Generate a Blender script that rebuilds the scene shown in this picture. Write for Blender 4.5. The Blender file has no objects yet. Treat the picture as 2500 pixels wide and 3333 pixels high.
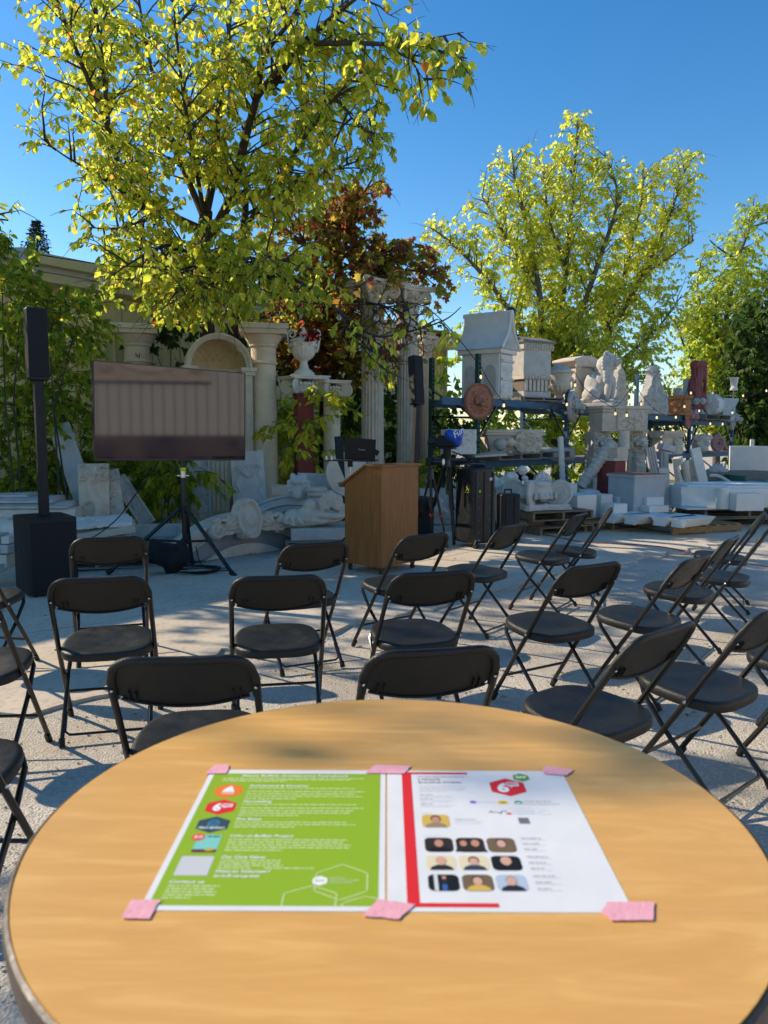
import bpy, bmesh, math, random
import numpy as np
from mathutils import Vector, Matrix, Euler
R = math.radians
random.seed(7); RNG = np.random.default_rng(7)
sc = bpy.context.scene
C = sc.collection

# ------------------------------------------------------------------ camera
HC, PITCH, ROLL, FPX = 1.45, R(5.97), R(0.17), 2480.0      # eye height, downward tilt, roll, focal length in photo pixels
cam_d = bpy.data.cameras.new('camera'); cam = bpy.data.objects.new('camera', cam_d); C.objects.link(cam)
cam.location = (0, 0, HC)
cam.rotation_mode = 'XYZ'
cam.matrix_world = Matrix.Translation((0, 0, HC)) @ Matrix.Rotation(R(90) - PITCH, 4, 'X') @ Matrix.Rotation(ROLL, 4, 'Z')
cam_d.sensor_fit = 'VERTICAL'; cam_d.sensor_height = 36.0; cam_d.lens = FPX / 3333 * 36.0
cam_d.clip_start = 0.05; cam_d.clip_end = 2000
cam_d.dof.use_dof = True; cam_d.dof.focus_distance = 7.0; cam_d.dof.aperture_fstop = 8.5
sc.camera = cam

# ------------------------------------------------------------------ sky, sun, exposure
SUN_EL, SUN_AZ = R(32), math.atan2(0.359, -0.934)          # from the left, a little ahead of the camera
w = bpy.data.worlds.new('World'); sc.world = w; w.use_nodes = True
nt = w.node_tree; bg = nt.nodes['Background']
sky = nt.nodes.new('ShaderNodeTexSky'); sky.sky_type = 'NISHITA'; sky.sun_disc = False
sky.sun_elevation = SUN_EL; sky.sun_rotation = math.atan2(-0.934, 0.359)
sky.altitude = 300; sky.air_density = 1.0; sky.dust_density = 0.3; sky.ozone_density = 1.5
hs = nt.nodes.new('ShaderNodeHueSaturation'); hs.inputs['Saturation'].default_value = 1.40
nt.links.new(sky.outputs[0], hs.inputs['Color']); nt.links.new(hs.outputs[0], bg.inputs[0]); bg.inputs[1].default_value = 0.138
sd = bpy.data.lights.new('sun', 'SUN'); sd.energy = 4.4; sd.angle = R(0.53); sd.color = (1.0, 0.87, 0.68)
sun = bpy.data.objects.new('sun', sd); C.objects.link(sun)
sdir = Vector((math.cos(SUN_AZ) * math.cos(SUN_EL), math.sin(SUN_AZ) * math.cos(SUN_EL), math.sin(SUN_EL)))
sun.rotation_euler = sdir.to_track_quat('Z', 'Y').to_euler(); sun.location = (-12, 8, 14)
vs = sc.view_settings; vs.view_transform = 'Standard'; vs.look = 'None'; vs.exposure = 0.45; vs.gamma = 1.0
sc.cycles.max_bounces = 8; sc.cycles.transparent_max_bounces = 12

# ------------------------------------------------------------------ photo pixel -> world helpers (2500 x 3333 photo)
_c, _s, _cr, _sr = math.cos(PITCH), math.sin(PITCH), math.cos(ROLL), math.sin(ROLL)
def _ray(u, v):
    u -= 1250; v -= 1666.5
    u, v = (u * _cr + v * _sr) / FPX, (-u * _sr + v * _cr) / FPX
    return u, _c - v * _s, -(_s + v * _c)
def at(u, v, Y):
    x, y, z = _ray(u, v); t = Y / y
    return Vector((x * t, Y, HC + z * t))
def gnd(u, v, z=0.0):
    x, y, zz = _ray(u, v); t = (z - HC) / zz
    return Vector((x * t, y * t, z))
def ext(u0, v0, u1, v1, Y):
    """x centre, width, bottom z, top z of a photo box standing at depth Y"""
    a, b = at(u0, v1, Y), at(u1, v0, Y)
    return (a.x + b.x) / 2, b.x - a.x, a.z, b.z

# ------------------------------------------------------------------ materials
MATS = {}
def mat(name, c1, c2=None, scale=6.0, rough=0.8, bump=0.0, bscale=60.0, metal=0.0, spec=0.3, c3=None, stretch=None, coat=0.0):
    if name in MATS: return MATS[name]
    m = bpy.data.materials.new(name); m.use_nodes = True; n = m.node_tree.nodes; l = m.node_tree.links
    b = n['Principled BSDF']; b.inputs['Roughness'].default_value = rough; b.inputs['Metallic'].default_value = metal
    b.inputs['Specular IOR Level'].default_value = spec
    if coat: b.inputs['Coat Weight'].default_value = coat; b.inputs['Coat Roughness'].default_value = 0.13
    b.inputs['Base Color'].default_value = (*c1, 1)
    tc = n.new('ShaderNodeTexCoord'); src = tc.outputs['Object']
    if stretch:
        mp = n.new('ShaderNodeMapping'); mp.inputs['Scale'].default_value = stretch; l.new(src, mp.inputs[0]); src = mp.outputs[0]
    if c2:
        t = n.new('ShaderNodeTexNoise'); t.inputs['Scale'].default_value = scale; t.inputs['Detail'].default_value = 8; t.inputs['Roughness'].default_value = 0.65
        l.new(src, t.inputs['Vector'])
        r = n.new('ShaderNodeValToRGB'); l.new(t.outputs[0], r.inputs[0])
        r.color_ramp.elements[0].position = 0.34; r.color_ramp.elements[1].position = 0.66
        r.color_ramp.elements[0].color = (*c1, 1); r.color_ramp.elements[1].color = (*c2, 1)
        if c3: e = r.color_ramp.elements.new(0.74); e.color = (*c3, 1)
        l.new(r.outputs[0], b.inputs['Base Color'])
        mr = n.new('ShaderNodeMapRange'); mr.inputs['From Min'].default_value = 0.3; mr.inputs['From Max'].default_value = 0.7; mr.inputs['To Min'].default_value = max(0.05, rough - 0.10); mr.inputs['To Max'].default_value = min(1.0, rough + 0.12); l.new(t.outputs[0], mr.inputs[0]); l.new(mr.outputs[0], b.inputs['Roughness'])
    if bump:
        t2 = n.new('ShaderNodeTexNoise'); t2.inputs['Scale'].default_value = bscale; t2.inputs['Detail'].default_value = 6
        l.new(src, t2.inputs['Vector'])
        bp = n.new('ShaderNodeBump'); bp.inputs['Strength'].default_value = bump; bp.inputs['Distance'].default_value = 0.02
        l.new(t2.outputs[0], bp.inputs['Height']); l.new(bp.outputs[0], b.inputs['Normal'])
    MATS[name] = m
    return m

def leafmat(name, cols, trans=0.55):
    """leaf colours picked per leaf, thin and partly translucent"""
    if name in MATS: return MATS[name]
    m = bpy.data.materials.new(name); m.use_nodes = True; n = m.node_tree.nodes; l = m.node_tree.links
    n.remove(n['Principled BSDF']); out = n['Material Output']
    g = n.new('ShaderNodeNewGeometry'); r = n.new('ShaderNodeValToRGB'); l.new(g.outputs['Random Per Island'], r.inputs[0])
    while len(r.color_ramp.elements) < len(cols): r.color_ramp.elements.new(0.5)
    for i, (p, c) in enumerate(cols):
        r.color_ramp.elements[i].position = p; r.color_ramp.elements[i].color = (*c, 1)
    p = n.new('ShaderNodeBsdfPrincipled'); p.inputs['Roughness'].default_value = 0.55; p.inputs['Specular IOR Level'].default_value = 0.25
    t = n.new('ShaderNodeBsdfTranslucent'); mx = n.new('ShaderNodeMixShader'); mx.inputs[0].default_value = trans
    l.new(r.outputs[0], p.inputs['Base Color'])
    hv = n.new('ShaderNodeHueSaturation'); hv.inputs['Value'].default_value = 2.6; hv.inputs['Saturation'].default_value = 0.97
    l.new(r.outputs[0], hv.inputs['Color']); l.new(hv.outputs[0], t.inputs['Color'])
    l.new(p.outputs[0], mx.inputs[1]); l.new(t.outputs[0], mx.inputs[2]); l.new(mx.outputs[0], out.inputs[0])
    MATS[name] = m
    return m

def emis(name, col, e):
    if name in MATS: return MATS[name]
    m = bpy.data.materials.new(name); m.use_nodes = True; b = m.node_tree.nodes['Principled BSDF']
    b.inputs['Base Color'].default_value = (*col, 1); b.inputs['Emission Color'].default_value = (*col, 1); b.inputs['Emission Strength'].default_value = e
    MATS[name] = m
    return m

lime = mat('limestone', (0.57, 0.485, 0.375), (0.70, 0.615, 0.495), 7, 0.9, 0.25, 60, c3=(0.36, 0.315, 0.25))
lime2 = mat('limestone_warm', (0.66, 0.545, 0.395), (0.77, 0.665, 0.51), 5, 0.9, 0.2, 50, c3=(0.36, 0.30, 0.22))
castg = mat('cast_stone_grey', (0.46, 0.425, 0.375), (0.60, 0.565, 0.505), 8, 0.9, 0.3, 80)
plast = mat('plaster_white', (0.70, 0.65, 0.565), (0.80, 0.755, 0.67), 5, 0.85, 0.15, 70)
bluegr = mat('plaster_bluegrey', (0.45, 0.445, 0.43), (0.58, 0.57, 0.55), 6, 0.85, 0.2, 60)
foam = mat('foam_white', (0.78, 0.745, 0.68), (0.84, 0.81, 0.74), 3, 0.8, 0.08, 120)
terra = mat('terracotta', (0.36, 0.15, 0.09), (0.46, 0.21, 0.13), 7, 0.85, 0.2, 60)
terrap = mat('terracotta_pink', (0.46, 0.22, 0.20), (0.55, 0.29, 0.26), 7, 0.85, 0.2, 60)
terrao = mat('terracotta_orange', (0.42, 0.17, 0.06), (0.52, 0.23, 0.09), 7, 0.8, 0.2, 60)
redst = mat('red_stone', (0.22, 0.045, 0.04), (0.29, 0.07, 0.06), 6, 0.7, 0.1, 60)
blackp = mat('black_plastic', (0.012, 0.012, 0.013), (0.018, 0.018, 0.018), 20, 0.5, 0.12, 300)
blackm = mat('black_metal', (0.012, 0.012, 0.013), rough=0.32, spec=0.5)
chairp = mat('chair_plastic', (0.0105, 0.0098, 0.0086), (0.0160, 0.0148, 0.0128), 16, 0.42, 0.22, 260, spec=0.4, c3=(0.030, 0.027, 0.023))
chairm = mat('chair_tube', (0.009, 0.0087, 0.008), rough=0.3, spec=0.5)
steel = mat('bare_steel', (0.6, 0.6, 0.6), rough=0.3, metal=1.0)
rackb = mat('rack_blue_paint', (0.03, 0.09, 0.16), (0.06, 0.14, 0.22), 12, 0.55, 0.1, 40, c3=(0.10, 0.12, 0.12))
rackg = mat('rack_green_paint', (0.02, 0.06, 0.045), (0.035, 0.085, 0.06), 14, 0.55, 0.1, 40)
palw = mat('pallet_wood', (0.17, 0.115, 0.07), (0.27, 0.20, 0.135), 5, 0.9, 0.3, 40, stretch=(1, 6, 6), c3=(0.12, 0.085, 0.06))
palg = mat('pallet_grey_wood', (0.20, 0.175, 0.15), (0.30, 0.27, 0.23), 5, 0.9, 0.3, 40, stretch=(1, 6, 6))
palo = mat('pallet_orange_wood', (0.26, 0.15, 0.065), (0.38, 0.24, 0.11), 4, 0.85, 0.25, 40, stretch=(1, 6, 6))
oak = mat('oak_veneer', (0.24, 0.076, 0.015), (0.37, 0.14, 0.032), 3, 0.42, 0.06, 50, stretch=(14, 14, 0.9), spec=0.4)
bark = mat('bark', (0.045, 0.034, 0.026), (0.085, 0.066, 0.05), 14, 0.95, 0.6, 50, stretch=(1, 1, 0.25))
barkg = mat('bark_grey', (0.10, 0.085, 0.065), (0.17, 0.15, 0.12), 14, 0.95, 0.6, 50, stretch=(1, 1, 0.25))

# ------------------------------------------------------------------ mesh builder
def rotm(axis, a): return Matrix.Rotation(a, 4, axis)
class MB:
    def __init__(s): s.v = []; s.f = []
    def add(s, verts, faces, M=None):
        o = len(s.v)
        s.v += [tuple(M @ Vector(p)) for p in verts] if M is not None else [tuple(p) for p in verts]
        s.f += [tuple(i + o for i in f) for f in faces]
        return s
    def box(s, x0, x1, y0, y1, z0, z1, M=None):
        return s.add([(x0, y0, z0), (x1, y0, z0), (x1, y1, z0), (x0, y1, z0), (x0, y0, z1), (x1, y0, z1), (x1, y1, z1), (x0, y1, z1)],
                     [(3, 2, 1, 0), (4, 5, 6, 7), (0, 1, 5, 4), (1, 2, 6, 5), (2, 3, 7, 6), (3, 0, 4, 7)], M)
    def tube(s, path, r, n=8, M=None, cap=True, flat=1.0):
        P = [Vector(p) for p in path]; rs = r if isinstance(r, (list, tuple)) else [r] * len(P)
        vs, fs = [], []; up = None
        for i, p in enumerate(P):
            t = (P[min(i + 1, len(P) - 1)] - P[max(i - 1, 0)]).normalized()
            if up is None:
                up = Vector((0, 0, 1)) if abs(t.z) < 0.9 else Vector((0, 1, 0))
            b = t.cross(up).normalized(); a = b.cross(t).normalized(); up = a
            for k in range(n):
                q = 2 * math.pi * k / n
                vs.append(p + (b * math.cos(q) + a * math.sin(q) * flat) * rs[i])
        for i in range(len(P) - 1):
            for k in range(n):
                fs.append((i * n + k, i * n + (k + 1) % n, (i + 1) * n + (k + 1) % n, (i + 1) * n + k))
        if cap: fs.append(tuple(range(n - 1, -1, -1))); fs.append(tuple(range((len(P) - 1) * n, len(P) * n)))
        return s.add(vs, fs, M)
    def cyl(s, p0, p1, r0, r1=None, n=12, M=None): return s.tube([p0, p1], [r0, r0 if r1 is None else r1], n, M)
    def lathe(s, prof, n=24, M=None, flute=None, capb=True, capt=True):
        """prof: (r, z) list. flute = (z0, z1, count, depth)"""
        vs, fs = [], []
        for r, z in prof:
            for k in range(n):
                q = 2 * math.pi * k / n; rr = r
                if flute and flute[0] <= z <= flute[1]: rr = r - flute[3] * (0.5 - 0.5 * math.cos(q * flute[2])) ** 0.6
                vs.append((rr * math.cos(q), rr * math.sin(q), z))
        for i in range(len(prof) - 1):
            for k in range(n):
                fs.append((i * n + k, i * n + (k + 1) % n, (i + 1) * n + (k + 1) % n, (i + 1) * n + k))
        if capb: fs.append(tuple(range(n - 1, -1, -1)))
        if capt: fs.append(tuple(range((len(prof) - 1) * n, len(prof) * n)))
        return s.add(vs, fs, M)
    def prism(s, poly, d0, d1, M=None, plane='xz'):
        """polygon extruded: plane xz -> along y, xy -> along z, yz -> along x"""
        f = {'xz': lambda a, b, d: (a, d, b), 'xy': lambda a, b, d: (a, b, d), 'yz': lambda a, b, d: (d, a, b)}[plane]
        n = len(poly); vs = [f(a, b, d0) for a, b in poly] + [f(a, b, d1) for a, b in poly]
        fs = [tuple(range(n)), tuple(range(2 * n - 1, n - 1, -1))] + [(i, i + n, (i + 1) % n + n, (i + 1) % n) for i in range(n)]
        return s.add(vs, fs, M)
    def grid(s, pts, nx, ny, M=None, closex=False):
        fs = []
        for j in range(ny - 1):
            for i in range(nx - (0 if closex else 1)):
                a, b = j * nx + i, j * nx + (i + 1) % nx
                fs.append((a, b, b + nx, a + nx))
        return s.add(pts, fs, M)
    def ball(s, c, r, n=10, m=6, M=None):
        rx, ry, rz = r if isinstance(r, (tuple, list)) else (r, r, r)
        vs = [(c[0] + rx * math.sin(math.pi * j / m) * math.cos(2 * math.pi * i / n), c[1] + ry * math.sin(math.pi * j / m) * math.sin(2 * math.pi * i / n), c[2] - rz * math.cos(math.pi * j / m)) for j in range(m + 1) for i in range(n)]
        return s.grid(vs, n, m + 1, M, closex=True)
    def mesh(s, name, mt, smooth=35):
        me = bpy.data.meshes.new(name); me.from_pydata(s.v, [], s.f)
        bm = bmesh.new(); bm.from_mesh(me); bmesh.ops.recalc_face_normals(bm, faces=bm.faces); bm.to_mesh(me); bm.free()
        if smooth:
            me.shade_smooth(); me.set_sharp_from_angle(angle=R(smooth))
        me.materials.append(mt)
        return me
    def build(s, name, mt, parent=None, smooth=35, bevel=0.0):
        return link(name, s.mesh(name, mt, smooth), parent, bevel)
def link(name, me, parent=None, bevel=0.0):
    o = bpy.data.objects.new(name, me); C.objects.link(o)
    if parent: o.parent = parent
    if bevel:
        b = o.modifiers.new('bevel', 'BEVEL'); b.width = bevel; b.segments = 2; b.limit_method = 'ANGLE'
    return o
def tag(o, label, cat, group=None, kind=None):
    if label: o['label'] = label
    if cat: o['category'] = cat
    if group: o['group'] = group
    if kind: o['kind'] = kind
    return o
def thing(name, label, cat, loc=(0, 0, 0), rz=0.0, group=None, rot=None):
    o = bpy.data.objects.new(name, None); C.objects.link(o); o.empty_display_size = 0.1
    o.location = loc; o.rotation_euler = rot if rot else (0, 0, rz)
    return tag(o, label, cat, group)
def copy_tree(o, parent=None):
    c = o.copy(); C.objects.link(c); c.parent = parent
    for ch in o.children: copy_tree(ch, c)
    return c
def smoothpath(P, n=6):
    """Catmull-Rom through points"""
    P = [Vector(p) for p in P]; out = []
    for i in range(len(P) - 1):
        p0, p1, p2, p3 = P[max(i - 1, 0)], P[i], P[i + 1], P[min(i + 2, len(P) - 1)]
        for k in range(n):
            t = k / n
            out.append(0.5 * ((2 * p1) + (p2 - p0) * t + (2 * p0 - 5 * p1 + 4 * p2 - p3) * t * t + (3 * p1 - p0 - 3 * p2 + p3) * t ** 3))
    return out + [P[-1]]
def remeshed(name, parts, voxel, mt, smoothit=2):
    """one continuous carved mass from overlapping ellipsoids: parts = (centre, radii, euler degrees)"""
    bm = bmesh.new()
    for c, r, *e in parts:
        e = e[0] if e else (0, 0, 0)
        M = Matrix.Translation(c) @ Euler([R(a) for a in e]).to_matrix().to_4x4() @ Matrix.Diagonal((*r, 1))
        bmesh.ops.create_icosphere(bm, subdivisions=2, radius=1, matrix=M)
    me = bpy.data.meshes.new('tmp'); bm.to_mesh(me); bm.free()
    o = bpy.data.objects.new('tmp', me); C.objects.link(o)
    m = o.modifiers.new('r', 'REMESH'); m.mode = 'VOXEL'; m.voxel_size = voxel
    if smoothit: q = o.modifiers.new('s', 'SMOOTH'); q.iterations = smoothit; q.factor = 0.5
    bpy.context.view_layer.update()
    ev = o.evaluated_get(bpy.context.evaluated_depsgraph_get())
    out = bpy.data.meshes.new_from_object(ev); out.name = name
    bpy.data.objects.remove(o); bpy.data.meshes.remove(me)
    out.materials.clear(); out.materials.append(mt); out.shade_smooth()
    return out
def textmesh(body, size, mt, align='LEFT', shear=0.0, bold=0.0, xs=1.0):
    cu = bpy.data.curves.new('t', 'FONT'); cu.body = body; cu.size = size; cu.align_x = align; cu.align_y = 'CENTER'; cu.shear = shear; cu.offset = bold; cu.resolution_u = 3
    cu.fill_mode = 'FRONT' if hasattr(cu, 'fill_mode') else cu.fill_mode
    o = bpy.data.objects.new('t', cu); C.objects.link(o); bpy.context.view_layer.update()
    me = bpy.data.meshes.new_from_object(o.evaluated_get(bpy.context.evaluated_depsgraph_get()))
    bpy.data.objects.remove(o); bpy.data.curves.remove(cu)
    if xs != 1.0: me.transform(Matrix.Diagonal((xs, 1, 1, 1)))
    me.materials.clear(); me.materials.append(mt)
    return me
# ================================================================== SETTING: ground, slab, building
def groundmat():
    m = bpy.data.materials.new('gravel'); m.use_nodes = True; n = m.node_tree.nodes; l = m.node_tree.links; b = n['Principled BSDF']
    b.inputs['Roughness'].default_value = 0.95; b.inputs['Specular IOR Level'].default_value = 0.15
    tc = n.new('ShaderNodeTexCoord')
    def noise(sc_, d, r=0.6):
        t = n.new('ShaderNodeTexNoise'); t.inputs['Scale'].default_value = sc_; t.inputs['Detail'].default_value = d; t.inputs['Roughness'].default_value = r
        l.new(tc.outputs['Object'], t.inputs['Vector']); return t.outputs[0]
    def ramp(src, a, b_, p0=0.35, p1=0.65):
        r = n.new('ShaderNodeValToRGB'); r.color_ramp.elements[0].color = (*a, 1); r.color_ramp.elements[1].color = (*b_, 1)
        r.color_ramp.elements[0].position = p0; r.color_ramp.elements[1].position = p1; l.new(src, r.inputs[0]); return r.outputs[0]
    c1 = ramp(noise(1.3, 6), (0.46, 0.40, 0.32), (0.62, 0.555, 0.46))
    vo = n.new('ShaderNodeTexVoronoi'); vo.inputs['Scale'].default_value = 95; l.new(tc.outputs['Object'], vo.inputs['Vector'])
    c2 = ramp(vo.outputs['Color'], (0.80, 0.79, 0.78), (1.10, 1.09, 1.08), 0.1, 0.9)
    c3 = ramp(noise(60, 4, 0.8), (0.72, 0.71, 0.70), (1.04, 1.04, 1.04), 0.32, 0.48)
    mx = n.new('ShaderNodeMix'); mx.data_type = 'RGBA'; mx.blend_type = 'MULTIPLY'; mx.inputs[0].default_value = 1; l.new(c1, mx.inputs[6]); l.new(c2, mx.inputs[7])
    mx2 = n.new('ShaderNodeMix'); mx2.data_type = 'RGBA'; mx2.blend_type = 'MULTIPLY'; mx2.inputs[0].default_value = 1; l.new(mx.outputs[2], mx2.inputs[6]); l.new(c3, mx2.inputs[7])
    l.new(mx2.outputs[2], b.inputs['Base Color'])
    bp = n.new('ShaderNodeBump'); bp.inputs['Strength'].default_value = 0.55; bp.inputs['Distance'].default_value = 0.008
    ad = n.new('ShaderNodeMath'); ad.operation = 'ADD'; l.new(vo.outputs['Distance'], ad.inputs[0]); l.new(noise(40, 6, 0.7), ad.inputs[1])
    l.new(ad.outputs[0], bp.inputs['Height']); l.new(bp.outputs[0], b.inputs['Normal'])
    return m
gravel = groundmat()
def terrain():
    xs = np.concatenate([[-300, -100, -40, -20], np.linspace(-10, 14, 121), [20, 40, 100, 300]]); ys = np.concatenate([[-60, -20, -5], np.linspace(-2, 26, 141), [40, 100, 400]])
    X, Y = np.meshgrid(xs, ys); Z = 0.012 * np.sin(X * 1.7 + 0.4) * np.sin(Y * 1.3) + 0.008 * np.sin(X * 4.1 + Y * 2.3) + 0.004 * np.sin(X * 9 - Y * 7)
    Z = np.minimum(Z, 0.0) - 0.004
    b = MB(); b.grid([tuple(p) for p in np.stack([X, Y, Z], -1).reshape(-1, 3)], len(xs), len(ys))
    return b.build('ground', gravel)
tag(terrain(), 'packed grey beige gravel yard', None, kind='structure')

def concmat(name, a, b_):
    m = bpy.data.materials.new(name); m.use_nodes = True; n = m.node_tree.nodes; l = m.node_tree.links; b = n['Principled BSDF']
    b.inputs['Roughness'].default_value = 0.85; b.inputs['Specular IOR Level'].default_value = 0.25
    tc = n.new('ShaderNodeTexCoord')
    t = n.new('ShaderNodeTexNoise'); t.inputs['Scale'].default_value = 1.1; t.inputs['Detail'].default_value = 9; t.inputs['Roughness'].default_value = 0.62; l.new(tc.outputs['Object'], t.inputs['Vector'])
    r = n.new('ShaderNodeValToRGB'); r.color_ramp.elements[0].position = 0.3; r.color_ramp.elements[1].position = 0.68
    r.color_ramp.elements[0].color = (*a, 1); r.color_ramp.elements[1].color = (*b_, 1); l.new(t.outputs[0], r.inputs[0])
    s = n.new('ShaderNodeTexNoise'); s.inputs['Scale'].default_value = 28; s.inputs['Detail'].default_value = 5; l.new(tc.outputs['Object'], s.inputs['Vector'])
    r2 = n.new('ShaderNodeValToRGB'); r2.color_ramp.elements[0].position = 0.30; r2.color_ramp.elements[1].position = 0.5; r2.color_ramp.elements[0].color = (0.78, 0.77, 0.75, 1); r2.color_ramp.elements[1].color = (1, 1, 1, 1); l.new(s.outputs[0], r2.inputs[0])
    mx = n.new('ShaderNodeMix'); mx.data_type = 'RGBA'; mx.blend_type = 'MULTIPLY'; mx.inputs[0].default_value = 1; l.new(r.outputs[0], mx.inputs[6]); l.new(r2.outputs[0], mx.inputs[7]); l.new(mx.outputs[2], b.inputs['Base Color'])
    bp = n.new('ShaderNodeBump'); bp.inputs['Strength'].default_value = 0.35; bp.inputs['Distance'].default_value = 0.006; l.new(s.outputs[0], bp.inputs['Height']); l.new(bp.outputs[0], b.inputs['Normal'])
    return m
conc = concmat('concrete', (0.54, 0.445, 0.33), (0.69, 0.585, 0.45))
# slab front edge (ragged, broken concrete against gravel) and back edge, both in metres
FRONT = [(-6.5, 2.6), (-3.2, 3.35), (-1.95, 3.75), (-1.52, 3.97), (-1.1, 4.84), (-0.34, 5.46), (0.01, 5.82), (0.97, 6.75), (1.64, 7.56), (2.65, 8.39), (4.15, 9.68), (5.34, 10.5), (8.5, 12.6)]
BACK = [(-6.5, 3.3), (-3.3, 6.4), (-2.5, 7.19), (-2.27, 7.47), (-1.23, 8.59), (-0.2, 9.75), (1.4, 11.5), (3.2, 13.0), (5.0, 14.5), (8.5, 17.0)]
def lerp(P, t):
    d = [0]
    for a, b in zip(P, P[1:]): d.append(d[-1] + math.hypot(b[0] - a[0], b[1] - a[1]))
    s = t * d[-1]
    for i in range(len(P) - 1):
        if s <= d[i + 1] or i == len(P) - 2:
            k = (s - d[i]) / (d[i + 1] - d[i]); return (P[i][0] + (P[i + 1][0] - P[i][0]) * k, P[i][1] + (P[i + 1][1] - P[i][1]) * k)
slab_root = thing('concrete_slab', None, None); slab_root['kind'] = 'structure'
def slab_panel(t0, t1, s0, s1, n=90, m=6, z=0.022):
    """one pour of the slab between saw cuts, thick plate with ragged front edge"""
    top = []
    for j in range(m + 1):
        for i in range(n + 1):
            t = t0 + (t1 - t0) * i / n; s = s0 + (s1 - s0) * j / m
            a, b = lerp(FRONT, t), lerp(BACK, t)
            rag = (0.05 * math.sin(t * 210) + 0.035 * math.sin(t * 470 + 1) + 0.02 * math.sin(t * 930)) if (j == 0 and s0 == 0) else 0
            x, y = a[0] + (b[0] - a[0]) * s, a[1] + (b[1] - a[1]) * s
            top.append((x - rag * 0.6, y + rag, z - (0.006 if j == 0 and s0 == 0 else 0)))
    nx = n + 1; b_ = MB(); b_.grid(top, nx, m + 1)
    per = [i for i in range(nx)] + [j * nx + n for j in range(1, m + 1)] + [m * nx + i for i in range(n - 1, -1, -1)] + [j * nx for j in range(m - 1, 0, -1)]
    o = len(b_.v); b_.v += [(b_.v[i][0], b_.v[i][1], -0.12) for i in per]
    for k in range(len(per)): b_.f.append((per[k], per[(k + 1) % len(per)], o + (k + 1) % len(per), o + k))
    b_.build('slab_panel', conc, slab_root, smooth=20)
TS = [0.0, 0.57, 1.0]; g_ = 0.0003
for a, b in zip(TS, TS[1:]):
    slab_panel(a + g_, b - g_, 0, 0.52); slab_panel(a + g_, b - g_, 0.526, 1.0)

# loose chips and pebbles
def pebbles(name, n, fn, mt, r0, r1, label):
    vs, fs = [], []
    base = np.array([(1, 0, 0), (-.5, .87, 0), (-.5, -.87, 0), (0, 0, .75), (0, 0, -.6)])
    F = [(0, 1, 3), (1, 2, 3), (2, 0, 3), (1, 0, 4), (2, 1, 4), (0, 2, 4)]
    for i in range(n):
        p = fn()
        r = r0 * (r1 / r0) ** (random.random() ** 2); a = random.random() * 6.28
        ca, sa = math.cos(a), math.sin(a); k = len(vs)
        for q in base:
            j = 0.75 + 0.5 * random.random()
            vs.append((p[0] + (q[0] * ca - q[1] * sa) * r * j, p[1] + (q[0] * sa + q[1] * ca) * r * 0.8 * j, p[2] + q[2] * r * 0.6))
        fs += [tuple(x + k for x in f) for f in F]
    b = MB(); b.v = vs; b.f = fs
    return tag(b.build(name, mt, smooth=0), label, 'gravel', kind='stuff')
def fr_gravel():
    while True:
        y = 1.2 + 8 * random.random() ** 1.6; x = (random.random() - 0.5) * 1.15 * y
        t = min(FRONT, key=lambda q: abs(q[0] - x))
        if y < t[1] + 0.1: return (x, y, 0.0)
pebbles('gravel_stones', 9000, fr_gravel, mat('stone_chip', (0.30, 0.27, 0.23), (0.46, 0.43, 0.38), 3, 0.95), 0.0022, 0.012, 'small grey stones scattered over the gravel')
def strip_chips():
    t = random.random(); a = lerp(BACK, 0.1 + 0.5 * t); k = random.random()
    return (a[0] - 0.45 * k + random.gauss(0, .05), a[1] + 0.38 * k + random.gauss(0, .05), 0.0)
pebbles('white_chips', 2600, strip_chips, mat('white_chip', (0.5, 0.49, 0.46), (0.72, 0.71, 0.68), 3, 0.95), 0.004, 0.014, 'white stone chips along the back edge of the slab')

# yellow metal-sided building: long wall receding to the right behind the trees
wallm = mat('siding_yellow', (0.70, 0.575, 0.28), (0.76, 0.64, 0.34), 1.5, 0.6, 0.03, 30)
trimy = mat('gutter_yellow', (0.58, 0.52, 0.30), (0.64, 0.58, 0.36), 3, 0.5)
trimw = mat('trim_white', (0.55, 0.53, 0.46), rough=0.6)
WA, WB = Vector((-11.4, 4.35, 0)), Vector((1.64, 21.4, 0)); WL = (WB - WA).length; WH = 3.88
bld = thing('yellow_building', 'long yellow metal-sided building with ribbed wall and gutter behind the trees', 'building', WA, math.atan2(WB.y - WA.y, WB.x - WA.x))
# siding: individual ribbed sheets
nsh = 36; sw = WL / nsh
shm = MB(); shm.box(0.006, sw - 0.006, -0.02, 0.02, 0, WH)
for k in (0.0, 0.33, 0.66): shm.prism([(k * sw + 0.008, -0.02), (k * sw + 0.02, -0.05), (k * sw + 0.05, -0.05), (k * sw + 0.062, -0.02)], 0, WH, plane='xy')
shme = shm.mesh('siding_sheet', wallm)
for i in range(nsh):
    o = link('siding_sheet', shme, bld); o.location = (i * sw, 0, 0)
b = MB(); b.box(0, WL, 0.03, 9, 0, WH - 0.05); b.build('wall', wallm, bld)
b = MB(); b.prism([(-0.38, WH - 0.02), (-0.40, WH + 0.17), (-0.2, WH + 0.19), (9.2, WH + 0.9), (9.2, WH - 0.02)], -0.3, WL + 0.25, plane='yz'); b.build('roof', trimw, bld)
b = MB(); b.prism([(-0.41, WH + 0.05), (-0.53, WH + 0.06), (-0.55, WH + 0.2), (-0.53, WH + 0.22), (-0.41, WH + 0.22)], -0.3, WL + 0.3, plane='yz'); b.build('gutter', trimy, bld)
b = MB(); b.box(-0.2, WL + 0.2, -0.37, -0.03, WH - 0.16, WH - 0.03); b.build('fascia', trimy, bld)
b = MB(); b.box(WL - 0.02, WL + 0.06, -0.09, 0.03, 0, WH - 0.17); b.build('corner_trim', trimy, bld)

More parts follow.
